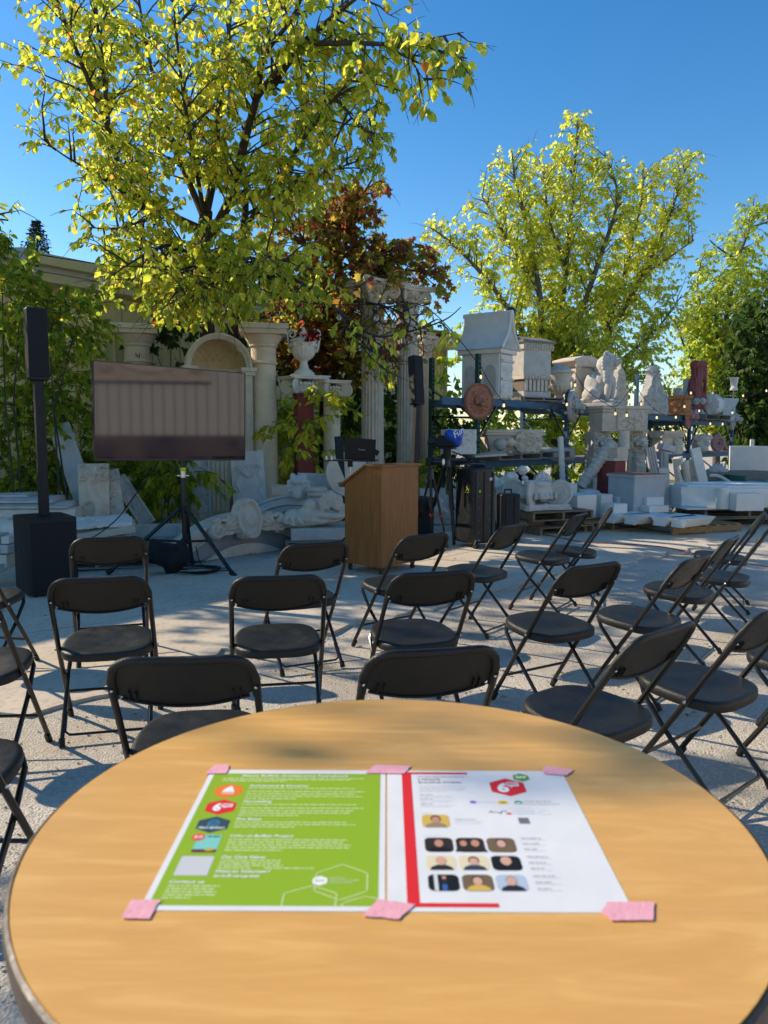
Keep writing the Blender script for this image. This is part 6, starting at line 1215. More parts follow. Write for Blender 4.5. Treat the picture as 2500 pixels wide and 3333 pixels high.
# ---- ionic capital on stacked pallets
Y = 11.1; x = at(1745, 1650, Y).x; zt_ = at(1745, 1655, Y).z
pallet('lower weathered pallet under the big scrolled capital', (x + 0.18, 11.15, 0.0), R(28), palw, 1.0, 0.9, 7)
for i, (dx, dy) in enumerate(((-0.28, -0.25), (0.28, -0.2), (0.02, 0.25))): b = MB(); b.box(-0.19, 0.19, -0.13, 0.13, 0, zt_ - 0.134 - 0.133); o = b.build('timber_block', palw, bevel=0.008); o.location = (x + 0.14 + dx, 11.15 + dy, 0.132); o.rotation_euler = (0, 0, R(28 + 8 * i)); tag(o, ('left reddish timber block between the stacked pallets', 'right reddish timber block between the stacked pallets', 'rear timber block between the stacked pallets')[i], 'timber', 'timber blocks between pallets')
pallet('upper weathered pallet right under the big scrolled capital', (x + 0.14, 11.15, zt_ - 0.132), R(24), palw, 1.05, 0.9, 7)
t = thing('ionic_capital', 'large whitish scrolled capital upside down on stacked pallets right of the black cases', 'capital', (x + 0.0, 11.1, zt_ + 0.404), rot=(R(180), 0, R(20))); ionic_cap(mat('aged_plaster', (0.54, 0.50, 0.43), (0.68, 0.65, 0.58), 7, 0.85, 0.25, 60, c3=(0.36, 0.25, 0.15)), t, 0.0, 0.30, 0.40, 0.22)
t = ball_finial('pale ball finial with square foot behind the big scrolled capital', 1683, 1515, 1717, 1600, 11.7, at(1700, 1595, 11.7).z, plast)
b = MB(); b.prism([(-0.26, 0), (0.26, 0), (0.20, 0.10), (0.09, 0.16), (-0.09, 0.16), (-0.20, 0.10)], -0.22, 0.22); o = b.build('finial_foot', castg, bevel=0.01); o.location = (at(1700, 1625, 11.8).x, 11.85, 0.42); tag(o, 'sloped grey stone foot under the pale ball finial', 'stone block')
b = MB(); b.box(-0.26, 0.26, -0.2, 0.2, 0, 0.42); o = b.build('stone_block', castg, bevel=0.01); o.location = (at(1700, 1625, 11.8).x, 11.9, 0.0); tag(o, 'grey stone base block behind the big scrolled capital', 'stone block')
o = plate('scallop_shell', 0.34, 0.30, 0.06, lambda X, Z: 0.02 + 0.03 * np.abs(np.sin(np.arctan2(Z + 0.02, X) * 9)), plast, res=0.014, outline=lambda X, Z: np.hypot(X / 0.17, Z / 0.29) < 1); o.location = at(1768, 1592, 12.0); o.location.z -= 0.0; o.rotation_euler = (-0.2, 0, R(15)); tag(o, 'white scallop shell panel behind the big scrolled capital', 'shell')
cv = [((random.gauss(0, .10), random.gauss(0, .05), 0.18 + random.gauss(0, .09)), (0.06, 0.05, 0.05), (random.random() * 90, random.random() * 90, 0)) for i in range(40)] + [((0, 0, 0.15), (0.18, 0.12, 0.16))]
o = link('carved_fragment', remeshed('carved_fragment', cv, 0.018, plast, 1)); o.location = at(1655, 1610, 11.6); tag(o, 'white carved foliage fragment between the tall case and the ball finial', 'carving')
o = link('carved_fragment', remeshed('carved_fragment', [((c_[0] * 1.3, c_[1], c_[2] * 0.8), r_, e_[0] if e_ else (0, 0, 0)) for c_, r_, *e_ in cv], 0.02, castg, 1)); o.location = at(1405, 1680, 11.2); tag(o, 'grey carved fragment seen between lectern and tripod', 'carving')
b = MB(); b.box(-0.45, 0.45, -0.2, 0.2, 0, 0.55); b.box(-0.35, 0.35, -0.215, -0.2005, 0.1, 0.45); o = b.build('stone_block', castg, bevel=0.01); o.location = (at(1455, 1650, 12.2).x, 12.2, 0.0); tag(o, 'large grey stone block behind the camera tripods', 'stone block')
o = plate('carved_pier', 0.52, 0.40, 0.2, lambda X, Z: 0.03 + 0.06 * np.maximum(leafage(X, Z, 131, 20, -.24, .24, 0, .4, .1), 0.5 * (Z > 0.33)), plast, res=0.016); o.location = at(1497, 1478, 12.4); o.rotation_euler = (0, 0, R(15)); tag(o, 'white carved capital block on the shelf behind the blue bag', 'capital')

# ---- foam mouldings on pallet
fc = gnd(2259, 1751); fr = gnd(2345, 1731); fl = gnd(1998, 1706); e1 = (fr - fc); e2 = (fl - fc); an = math.atan2(-e2.y, -e2.x)
pc = fc + e1 * 0.5 + e2 * 0.5
pallet('orange wood pallet carrying four angular white foam mouldings', (pc.x, pc.y, 0.022), an, palo, e2.length, max(0.75, e1.length * 1.35), 7, H=0.12)
for i, (u0, v0, u1, v1) in enumerate(((2000, 1662, 2080, 1706), (2054, 1664, 2155, 1716), (2146, 1672, 2245, 1722), (2204, 1680, 2300, 1728))):
    Y = 11.15 - 0.16 * i; x, w_, z0, z1 = ext(u0, v0, u1, v1, Y); b = MB(); b.prism([(-0.17, 0.13), (0.17, 0.13), (0.06, 0.0), (-0.06, 0.0)], -0.34, 0.34); b.box(-0.10, 0.10, -0.36, -0.3405, 0.0, 0.05)
    o = b.build('foam_moulding', foam, bevel=0.006); o.location = (x + 0.02, Y + 0.05, 0.145); o.rotation_euler = (0, 0, R(-62 + 3 * i)); tag(o, ('leftmost', 'second from left', 'third from left', 'rightmost') [i] + ' angular white foam moulding on the orange pallet', 'foam moulding', 'angular white foam mouldings')
# ---- octagonal foam piece on stacked pallets
oc = gnd(2430, 1712); 
pallet('lower grey pallet under the large white octagonal piece', (oc.x + 0.0, oc.y + 0.35, 0.022), R(12), palg, 1.5, 1.0, 7)
pallet('upper grey pallet under the large white octagonal piece', (oc.x - 0.1, oc.y + 0.35, 0.156), R(8), palg, 1.5, 1.0, 7)
b = MB(); b.box(-0.5, 0.5, -0.4, 0.4, 0, 0.02); o = b.build('white_board', foam); o.location = (at(2255, 1660, 11.9).x + 0.2, 12.0, 0.29); o.rotation_euler = (0, 0, R(8)); tag(o, 'thin white board under the octagonal piece', 'board')
Po = [(1.05 * math.cos(a) + 0.0, 0.62 * math.sin(a)) for a in [R(22.5 + 45 * k) for k in range(8)]]
t = thing('octagonal_foam', 'large white octagonal foam base with stepped top on pallets at right', 'foam base', (at(2400, 1640, 12.0).x, 12.2, 0.315), R(6))
b = MB(); b.prism(Po, 0, 0.30, plane='xy'); b.build('body', foam, t, bevel=0.006); b = MB(); b.prism([(x_ * 0.90, y_ * 0.90) for x_, y_ in Po], 0.3005, 0.335, plane='xy'); b.build('stepped_top', foam, t, bevel=0.005)
b = MB(); b.box(-0.42, 0.02, -0.84, -0.50, -0.02, 0.24); b.build('projecting_block', foam, t, bevel=0.006); b = MB(); b.cyl((-0.50, -0.60, -0.01), (-0.50, -0.60, 0.32), 0.09, n=20); b.build('corner_round', foam, t, bevel=0.01)
# ---- leaning odds and ends in front of racks 3-4
def leaner(label, cat, name, u0, v0, u1, v1, Y, mt, shape='box', roll=0.0, lean=0.15, rz=15, d_=0.06):
    x, w_, z0, z1 = ext(u0, v0, u1, v1, Y); h_ = z1 - z0; b = MB()
    if shape == 'box': b.box(-w_ / 2, w_ / 2, -d_, 0, 0, h_)
    elif shape == 'flute':
        for i in range(4): b.box(-w_ / 2 + i * w_ / 4, -w_ / 2 + (i + 0.75) * w_ / 4, -d_, 0, 0, h_)
    elif shape == 'panel': b.box(-w_ / 2, w_ / 2, -d_, 0, 0, h_); b.box(-w_ / 2 + 0.05, w_ / 2 - 0.05, -d_ - 0.02, -d_ - 0.0005, 0.05, h_ - 0.05)
    elif shape == 'col': b.lathe([(w_ * .5, 0), (w_ * .45, h_ * .3), (w_ * .45, h_ * .7), (w_ * .52, h_ * .72), (w_ * .48, h_ * .9), (w_ * .5, h_)], 20)
    elif shape == 'bracket': b.prism([(0, 0), (-0.30, 0.02), (-0.34, 0.14), (-0.24, 0.24), (-0.10, 0.30), (-0.06, h_ * 0.8), (-0.14, h_ * 0.86), (-0.14, h_), (0, h_)], -w_ / 2 * .6, w_ / 2 * .6, plane='yz')
    o = b.build(name, mt, bevel=0.005); o.location = (x, Y, z0); o.rotation_euler = (-lean, roll, R(rz)); return tag(o, label, cat)
leaner('bundle of fluted grey boards leaning right of the mantelpiece', 'mouldings', 'fluted_board', 2110, 1455, 2150, 1545, 12.9, castg, 'flute', R(-9))
leaner('grey framed panel leaning beside the fluted boards', 'panel', 'framed_panel', 2143, 1462, 2175, 1530, 13.2, bluegr, 'panel', R(2))
leaner('grey block balanced on top of the framed panel', 'block', 'grey_block', 2134, 1447, 2178, 1466, 13.1, bluegr, 'box', R(14), 0.0, 10, 0.2)
leaner('tall flat grey plank leaning right of the grey box', 'plank', 'grey_plank', 2135, 1525, 2182, 1650, 12.2, castg, 'box', R(3), 0.12, 20, 0.05)
leaner('long curved stone bracket leaning beside the grey plank', 'bracket', 'curved_bracket', 2178, 1484, 2240, 1625, 12.8, lime, 'bracket', R(-14), 0.1, 60)
leaner('left one of two small pale columns leaning together', 'column', 'leaning_column', 2228, 1500, 2258, 1595, 13.0, lime2, 'col', R(-8), 0.1)
leaner('right one of two small pale columns leaning together', 'column', 'leaning_column', 2246, 1494, 2276, 1590, 13.1, lime, 'col', R(-10), 0.1)
leaner('white plank leaning at an angle beside the two small columns', 'plank', 'white_plank', 2268, 1456, 2306, 1570, 13.0, plast, 'box', R(-12), 0.15, 10)
leaner('large white panel standing at the right edge', 'panel', 'white_sheet', 2372, 1452, 2530, 1640, 14.8, plast, 'box', 0, 0.06, -8, 0.05)
leaner('narrow white strip sticking up behind the large white panel', 'strip', 'white_strip', 2432, 1430, 2455, 1640, 15.4, plast, 'box', 0, 0.02, 0, 0.04)
leaner('grey dark panel edge just left of the large white panel', 'panel', 'grey_sheet', 2366, 1450, 2380, 1620, 15.0, bluegr, 'box', 0, 0.06, -8, 0.05)
leaner('low flat stone on the ground before the leaning columns', 'stone', 'flat_stone', 2200, 1618, 2240, 1640, 12.2, castg, 'box', 0, 0, 10, 0.3)
# mantel fragment, cherub and pink scroll on lower shelf of bays 3-4
Y = 16.6; x, w_, z0, z1 = ext(2121, 1403, 2216, 1477, Y); t = thing('mantel_fragment', 'pale mantel fragment with carved corner on the lower rack shelf', 'mantel fragment', (x, Y, 0.993), R(25)); hh = z1 - 0.993
b = MB(); b.box(-w_ * .42, w_ * .42, -0.15, 0.15, 0, hh * 0.70); b.build('body', lime, t, bevel=0.008); b = MB(); b.prism([(-0.16, hh * 0.7005), (0.16, hh * 0.7005), (0.24, hh * 0.9), (0.24, hh), (-0.24, hh), (-0.24, hh * 0.9)], -w_ * .5, w_ * .5, plane='yz'); b.build('cornice', lime, t, bevel=0.008)
plate('carved_corner', 0.24, hh * 0.66, 0, lambda X, Z: 0.02 + 0.06 * leafage(X, Z, 141, 14, -.1, .1, 0, hh * .6, .09), lime, t, 0.016, Matrix.Translation((w_ * 0.28, -0.152, 0.01)))
ck = [((0, 0, 0.30), (0.24, 0.20, 0.30)), ((0, -0.05, 0.58), (0.26, 0.22, 0.16)), ((-0.12, -0.16, 0.36), (0.10, 0.1, 0.12)), ((0.12, -0.16, 0.36), (0.10, 0.1, 0.12)), ((0, -0.2, 0.16), (0.16, 0.1, 0.14))] + [((0.24 * math.cos(a), -0.12, 0.60 + 0.10 * math.sin(a)), (0.07, 0.07, 0.06)) for a in np.linspace(0, 6.2, 12)]
x, w_, z0, z1 = ext(2252, 1411, 2310, 1478, 18.0); o = link('carved_bust', remeshed('carved_bust', ck, 0.03, lime, 1)); o.location = (x, 18.0, 0.993); o.scale = (0.80, 0.8, (z1 - 0.993) / 0.76); tag(o, 'pale carved vase of foliage on the lower shelf beside the pink scroll', 'carving')
x, w_, z0, z1 = ext(2305, 1430, 2372, 1478, 18.8); t = thing('pink_scroll', 'pink terracotta scroll volute on the lower shelf of the far rack', 'scroll', (x, 18.9, 0.993), R(20)); b = MB(); spiral_tube(b, (-0.05, -0.1, 0.22), 0.2, 2.4, 0.055); b.build('volute', terrap, t, smooth=60); b = MB(); b.tube(smoothpath([(-0.05, 0, 0.41), (0.15, 0, 0.30), (0.28, 0, 0.10), (0.42, 0, 0.06)]), 0.06, 8); b.box(-0.3, 0.45, -0.12, 0.12, 0, 0.03); b.build('arm', terrap, t, smooth=60)
# green painted boat-like tray and grey arcs before the white panel
grn = mat('green_tray', (0.05, 0.16, 0.11), (0.09, 0.24, 0.17), 10, 0.6, 0.2, 30, c3=(0.04, 0.06, 0.05))
b = MB(); b.prism([(-0.40, 0.16), (-0.34, 0.0), (0.9, 0.0), (0.9, 0.16), (0.86, 0.16), (0.86, 0.03), (-0.31, 0.03), (-0.36, 0.16)], -0.4, 0.4); o = b.build('green_tray', grn); o.location = (at(2450, 1570, 13.6).x, 13.6, at(2450, 1572, 13.6).z); o.rotation_euler = (0.0, R(-2), R(6)); tag(o, 'green painted metal tray resting before the large white panel', 'tray')
b = MB(); b.prism([(-0.5, 0), (0.9, 0), (0.9, 0.12), (-0.3, 0.12)], -0.4, 0.4); o = b.build('grey_tray', castg); o.location = (at(2430, 1592, 13.3).x, 13.3, at(2430, 1592, 13.3).z); tag(o, 'grey stone slab under the green tray', 'slab')
b = MB(); b.tube(smoothpath([at(2310, 1548, 13.4), at(2340, 1550, 13.4), at(2385, 1575, 13.3)]), 0.028, 8); tag(b.build('curved_rib', plast, smooth=60), 'white curved rib lying left of the green tray', 'rib')
sh = [((0.13 * math.cos(a), 0, 0.13 * abs(math.sin(a))), (0.10, 0.06, 0.03), (0, -math.degrees(a), 0)) for a in np.linspace(0.1, 3.04, 9)]; o = link('blue_shell', remeshed('blue_shell', sh, 0.016, bluegr, 1)); o.location = at(2335, 1545, 13.9); tag(o, 'blue-grey scallop shell between the white plank and the white panel', 'shell')
b = MB(); b.box(-0.9, 0.9, -0.3, 0.5, 0, 0.75); o = b.build('crate', palg); o.location = (at(2400, 1600, 14.1).x, 14.1, 0); tag(o, 'grey wooden crate under the green tray', 'crate')
b = MB(); b.lathe([(0.12, -0.10), (0.34, -0.11), (0.36, -0.06), (0.36, 0.06), (0.34, 0.11), (0.12, 0.10)], 32, rotm('X', R(90))); o = b.build('tyre', mat('rubber', (0.015, 0.015, 0.015), rough=0.9)); o.location = (at(1700, 1560, 14.3).x, 14.3, 0.36); o.rotation_euler = (0, 0, R(15)); tag(o, 'black tyre under the lower rack shelf', 'tyre')
b = MB(); b.lathe([(0.0, 0.10), (0.15, 0.07), (0.2, 0.0)], 20, capb=False, capt=False); o = b.build('dome_stone', plast); o.location = at(1918, 1610, 12.2); tag(o, 'white domed stone between foam blocks and red plinth', 'stone')

# ================================================================== CASES, CAMERAS, LAPTOP
cc_ = gnd(1535, 1790); t = thing('wheeled_case', 'tall black wheeled hard case right of the camera tripods', 'case', (cc_.x + 0.05, 9.55, 0.022), R(32))
casem = mat('case_plastic', (0.010, 0.010, 0.011), (0.015, 0.015, 0.016), 30, 0.35, 0.15, 200, spec=0.5)
def rbox(b, w_, d_, h_, r, z0, k=0.9):
    n = 6
    for (z, s_) in (): pass
    box_round(b, w_, d_, z0, z0 + h_, r)
b = MB(); box_round(b, 0.37, 0.40, 0.06, 1.0, 0.08); b.prism([(-0.12, 1.0005), (0.12, 1.0005), (0.09, 1.045), (-0.09, 1.045)], -0.1, 0.1); b.build('shell', casem, t, bevel=0.03)
for x in (-0.13, 0.0, 0.13): b = MB(); b.box(x - 0.016, x + 0.016, -0.212, -0.198, 0.10, 0.94); b.build('rib', casem, t, bevel=0.006)
for z in (0.2, 0.35, 0.5, 0.65, 0.8):
    for x in (-0.085, 0.085): b = MB(); b.ball((x, -0.2005, z), 0.005, 6, 4); b.build('rivet', steel, t)
b = MB(); b.box(0.07, 0.115, -0.2035, -0.2003, 0.84, 0.875); b.build('label_plate', mat('label_grey', (0.6, 0.6, 0.6), rough=0.5), t)
b = MB(); b.tube(smoothpath([(-0.08, 0.05, 1.0), (-0.06, 0.05, 1.06), (0.06, 0.05, 1.06), (0.08, 0.05, 1.0)]), 0.009, 6); b.build('handle', blackp, t, smooth=60)
for sg in (-1, 1):
    b = MB(); b.cyl((sg * 0.13 - 0.02, -0.19, 0.045), (sg * 0.13 + 0.02, -0.19, 0.045), 0.045, n=20); b.build('wheel', blackp, t); b = MB(); b.tube([(sg * 0.13 - 0.03, -0.2, 0.05), (sg * 0.13 - 0.03, -0.235, 0.11), (sg * 0.13 + 0.03, -0.235, 0.11), (sg * 0.13 + 0.03, -0.2, 0.05)], 0.006, 6); b.build('wheel_bracket', steel, t)
for nm, u, v in (('yellow_sticker', 1541, 1583), ('yellow_sticker', 1584, 1583)):
    pass
b = MB()
for p0, p1 in (((-0.12, 0.72), (-0.09, 0.74)), ((-0.09, 0.74), (-0.06, 0.71)), ((-0.12, 0.70), (-0.08, 0.69)), ((-0.10, 0.73), (-0.07, 0.77)), ((-0.06, 0.70), (-0.03, 0.69))): b.tube([(-0.187, p0[0], p0[1]), (-0.187, p1[0], p1[1])], 0.005, 5)
b.build('yellow_scrawl', mat('marker_yellow', (0.7, 0.65, 0.03), rough=0.6), t)
b = MB(); b.ball((-0.08, -0.201, 0.71), (0.014, 0.003, 0.018), 8, 5); b.build('yellow_sticker', MATS['marker_yellow'], t)
t = thing('small_case', 'smaller dark grey case with top handle beside the tall black one', 'case', (at(1655, 1700, 9.9).x, 10.0, 0.022), R(12)); cgm = mat('case_grey', (0.022, 0.022, 0.025), rough=0.5)
b = MB(); box_round(b, 0.27, 0.24, 0.02, at(1655, 1606, 9.9).z - 0.03, 0.03); b.build('shell', cgm, t, bevel=0.02)
for x in (-0.06, 0.06): b = MB(); b.box(x - 0.012, x + 0.012, -0.13, -0.1205, 0.08, 0.6); b.build('rib', cgm, t, bevel=0.004)
b = MB(); zt_ = at(1655, 1606, 9.9).z - 0.03; b.tube([(-0.05, 0, zt_ - 0.01), (-0.045, 0, zt_ + 0.05), (0.045, 0, zt_ + 0.05), (0.05, 0, zt_ - 0.01)], 0.013, 8); b.build('handle', blackp, t)
b = MB(); b.add([(0.0, -0.134, 0.12), (0.05, -0.134, 0.12), (0.025, -0.134, 0.19)], [(0, 1, 2)]); b.build('white_triangle', foam, t)

carb = mat('tripod_carbon', (0.012, 0.012, 0.013), rough=0.35, spec=0.5); redk = mat('anodised_red', (0.4, 0.02, 0.03), rough=0.35)
def tripod(label, c, feet, apex, r, name='camera_tripod', red=True):
    t = thing(name, label, 'tripod', (c.x, c.y, c.z), 0, 'camera tripods')
    b = MB(); b.cyl((0, 0, apex - 0.05), (0, 0, apex + 0.06), 0.045, 0.03, 14); b.build('shoulder', carb, t); b = MB(); b.cyl((0, 0, apex - 0.4), (0, 0, apex - 0.05), 0.014, n=10); b.build('centre_column', carb, t)
    for f in feet:
        f = Vector((f.x - c.x, f.y - c.y, 0.02)); top = Vector((0, 0, apex)) + Vector((f.x, f.y, 0)).normalized() * 0.05
        for nm, q0, q1, rr in (('leg', 0, 0.55, r), ('leg', 0.55, 1.0, r * 0.75)): b = MB(); b.cyl(top.lerp(f, q0), top.lerp(f, q1), rr, n=10); b.build(nm, carb, t)
        b = MB(); b.cyl(top.lerp(f, 0.54), top.lerp(f, 0.57), r * 1.25, n=10); b.build('leg_lock', redk if red else carb, t); b = MB(); b.ball(f, (0.022, 0.022, 0.02), 8, 5); b.build('foot', redk if red else blackp, t)
    return t
c1 = Vector((at(1402, 1560, 9.0).x, 9.0, 0.022)); z1_ = at(1402, 1552, 9.0).z
tripod('slim black tripod with red locks beside the lectern', c1, (gnd(1455, 1788), gnd(1352, 1745), Vector((c1.x + 0.05, 9.5, 0))), z1_, 0.016)
c2 = Vector((at(1455, 1520, 9.5).x, 9.5, 0.022)); z2_ = at(1455, 1512, 9.5).z
tripod('thick black video tripod left of the tall wheeled case', c2, (gnd(1478, 1780), gnd(1385, 1745), Vector((c2.x + 0.15, 10.1, 0))), z2_, 0.026, red=False)
t = thing('mirrorless_camera', 'black photo camera mounted on the slim tripod beside the lectern', 'camera', (c1.x + 0.0, 9.0, z1_ + 0.085), R(60)); b = MB(); b.box(-0.075, 0.075, -0.035, 0.035, 0.05, 0.145); b.build('body', blackp, t, bevel=0.01); b = MB(); b.cyl((0, -0.0355, 0.095), (0, -0.16, 0.095), 0.042, n=20); b.build('lens', blackm, t); b = MB(); b.cyl((0, -0.161, 0.095), (0, -0.166, 0.095), 0.036, n=20); b.build('lens_ring', steel, t); b = MB(); b.box(-0.03, 0.03, -0.03, 0.03, 0.1455, 0.175); b.build('viewfinder', blackp, t, bevel=0.006); b = MB(); b.cyl((0, 0, -0.024), (0, 0, 0.0495), 0.02, n=12); b.build('mounting_head', carb, t); b = MB(); b.cyl((-0.04, 0, 0.02), (-0.16, 0.1, -0.06), 0.008, n=8); b.build('pan_handle', carb, t)
t = thing('video_camera', 'black video camera under a blue bag on the thick tripod', 'camera', (c2.x, 9.5, z2_ + 0.061), R(62)); b = MB(); b.cyl((0, 0, 0), (0, 0, 0.13), 0.055, 0.05, 14); b.box(-0.06, 0.06, -0.1, 0.1, 0.1305, 0.155); b.build('fluid_head', blackp, t); b = MB(); b.box(-0.055, 0.055, -0.14, 0.15, 0.156, 0.275); b.build('body', blackp, t, bevel=0.012); b = MB(); b.cyl((0, 0.15, 0.215), (0, 0.25, 0.215), 0.045, n=18); b.build('lens', blackm, t); b = MB(); b.cyl((0.05, -0.04, 0.1), (0.12, -0.4, -0.03), 0.009, n=8); b.build('pan_handle', carb, t); b = MB(); b.box(-0.02, 0.02, -0.1, 0.12, 0.2755, 0.30); b.build('top_handle', blackp, t)
bgp = at(1478, 1420, 9.35); bl = [((0, 0, 0.0), (0.115, 0.09, 0.075), (0, 12, 0)), ((0.04, 0, -0.06), (0.06, 0.06, 0.07), (0, -20, 0)), ((0.08, 0, 0.05), (0.04, 0.05, 0.04)), ((-0.06, 0, 0.03), (0.06, 0.08, 0.06))]
t = thing('blue_bag', 'bright blue plastic bag with white script draped over the video camera', 'bag', (bgp.x, 9.35, bgp.z)); link('bag', remeshed('bag', bl, 0.012, mat('plastic_blue', (0.01, 0.06, 0.42), (0.015, 0.09, 0.55), 12, 0.35, 0.5, 20, spec=0.5), 1), t)
me = textmesh('Fun', 0.10, wht, shear=0.3, bold=0.002); o = link('lettering', me, t); o.location = (-0.02, -0.105, 0.0); o.rotation_euler = (R(90), R(-35), 0)
# laptop on stand
lpz = at(1130, 1495, 8.9).z; t = thing('laptop_stand', 'black tray on a steel pole stand behind the lectern', 'stand', (at(1140, 1500, 8.9).x, 8.9, 0.022)); b = MB(); b.cyl((0, 0, 0.5), (0, 0, lpz - 0.09), 0.012, n=12); b.build('upper_pole', steel, t); b = MB(); b.cyl((0, 0, 0.03), (0, 0, 0.55), 0.018, n=12); b.build('pole', blackm, t)
b = MB(); b.box(-0.30, 0.22, -0.14, 0.14, lpz - 0.04, lpz - 0.025); b.build('tray', blackm, t, bevel=0.003); b = MB(); b.cyl((0, 0, lpz - 0.11), (0, 0, lpz - 0.0405), 0.03, n=12); b.build('clamp', blackp, t)
for a in (0.3, 2.4, 4.5): b = MB(); b.cyl((0, 0, 0.25), (0.32 * math.cos(a), 0.32 * math.sin(a), 0.0), 0.011, n=8); b.build('leg', blackm, t)
for x in (-0.27, -0.21): b = MB(); b.cyl((x, -0.1, lpz - 0.0245), (x, -0.1, lpz + 0.02), 0.012, n=10); b.build('knob', steel, t)
t = thing('laptop', 'black laptop seen from behind its lid on the stand beside the lectern', 'laptop', (at(1172, 1495, 8.85).x, 8.85, lpz - 0.024), R(-8)); b = MB(); b.box(-0.18, 0.18, -0.02, 0.23, 0, 0.018); b.build('base', blackp, t, bevel=0.004)
LMx = Matrix.Translation((0, -0.02, 0.0185)) @ rotm('X', R(10)) @ rotm('Y', R(4)); b = MB(); b.box(-0.18, 0.18, -0.009, 0.0, 0, 0.255, LMx); b.build('lid', mat('laptop_lid', (0.022, 0.018, 0.016), rough=0.45), t, bevel=0.003)
me = textmesh('ProArt', 0.028, mat('lid_lettering', (0.45, 0.45, 0.45), rough=0.4), 'CENTER'); o = link('lettering', me, t); o.matrix_local = LMx @ Matrix.Translation((0.02, -0.0095, 0.125)) @ rotm('X', R(90))
p = at(1220, 1470, 8.8); b = MB(); b.box(-0.05, 0.05, -0.02, 0.02, -0.03, 0.03); o = b.build('webcam_mount', blackp, bevel=0.004); o.location = (p.x, 8.83, p.z); o.rotation_euler = (0, R(30), 0); tag(o, 'small black gadget clipped to the right side of the laptop', 'gadget')
# red extension cord on the ground
cord = [(2.02, 10.78), (2.34, 10.44), (2.61, 9.87), (2.98, 9.74), (3.48, 9.49), (3.7, 8.9), (4.06, 8.36), (4.6, 7.6), (5.4, 7.2)]
b = MB(); b.tube(smoothpath([(x_, y_, 0.03 if i < 6 else 0.010) for i, (x_, y_) in enumerate(cord)], 8), 0.006, 6); tag(b.build('extension_cord', mat('cord_red', (0.35, 0.05, 0.04), rough=0.5), smooth=60), 'thin red extension cord winding over the slab on the right', 'cord')

# frieze hung on the boarded building, seen only as a reflection on the television
def hf_frieze(X, Z):
    H = 0.02 + 0.03 * ((Z < 0.07) | (Z > 0.83))
    for sg in (-1, 1): H = np.maximum(H, 0.16 * bump(X, Z, sg * 1.15, 0.45, 0.26, 0.28, 0, 0.6)); H = np.maximum(H, 0.06 * scroll(X, Z, sg * 1.15, 0.45, 0.34, 2))
    for k in np.linspace(-1, 1, 40): H = np.maximum(H, 0.10 * bump(X, Z, 1.0 * k, 0.25 + 0.3 * k * k, 0.12, 0.09))
    return np.maximum(H, 0.07 * leafage(X, Z, 151, 40, -1.4, 1.4, 0.1, 0.8, 0.16))
o = plate('carved_frieze', 3.0, 0.9, 0.05, hf_frieze, lime, res=0.03); kd = (RB - RA).normalized(); q = RA + kd * 6.4 + Vector((kd.y, -kd.x, 0)) * 0.13
o.location = (q.x, q.y, 2.75); o.rotation_euler = (0, 0, math.atan2(kd.y, kd.x)); tag(o, 'long carved stone frieze on the boarded wall, mirrored in the television', 'frieze')
for i, (a, b_, lab) in enumerate(((5.2, 0.9, 'left'), (6.3, 1.0, 'middle'), (7.5, 0.9, 'right'))):
    q = RA + kd * a + Vector((kd.y, -kd.x, 0)) * b_; o = copy_tree(ch0); o.location = q; o.rotation_euler = (0, 0, R(70 + 9 * i)); o['label'] = 'black folding chair by the boarded wall, ' + lab + ' one mirrored low in the television'; o['group'] = 'black folding chairs'
# ================================================================== FENCE
WD = (WB - WA).normalized(); WNm = Vector((WD.y, -WD.x, 0)); F0 = WA + WD * 4.5 + WNm * 1.3; FL_ = 17.5
galv = mat('galvanised', (0.22, 0.22, 0.21), rough=0.45, metal=0.6)
t = thing('chain_link_fence', 'chain link fence running in front of the yellow wall', 'fence', F0, math.atan2(WD.y, WD.x))
for i in range(7): b = MB(); b.cyl((i * FL_ / 6, 0, 0), (i * FL_ / 6, 0, 1.86), 0.03, n=10); b.build('post', galv, t)
b = MB(); b.cyl((0, 0, 1.83), (FL_, 0, 1.83), 0.021, n=8); b.build('top_rail', galv, t)
b = MB(); sp = 0.075; Hh = 1.8
n_ = int((FL_ + Hh) / sp)
for k in range(n_):
    x0 = k * sp - Hh
    for sg in (1, -1):
        a, c_ = (x0, 0.02), (x0 + Hh, Hh + 0.02)
        if sg == -1: a, c_ = (x0, Hh + 0.02), (x0 + Hh, 0.02)
        (xa, za), (xb, zb_) = a, c_
        if xa < 0: za += (0 - xa) * (zb_ - za) / (xb - xa); xa = 0
        if xb > FL_: zb_ = za + (FL_ - xa) * (zb_ - za) / (xb - xa); xb = FL_
        if xb > xa + 0.01: b.tube([(xa, 0.004 * sg, za), (xb, 0.004 * sg, zb_)], 0.0022, 3, cap=False)
m_ = b.build('wire_mesh', galv, t, smooth=0); m_['kind'] = 'stuff'

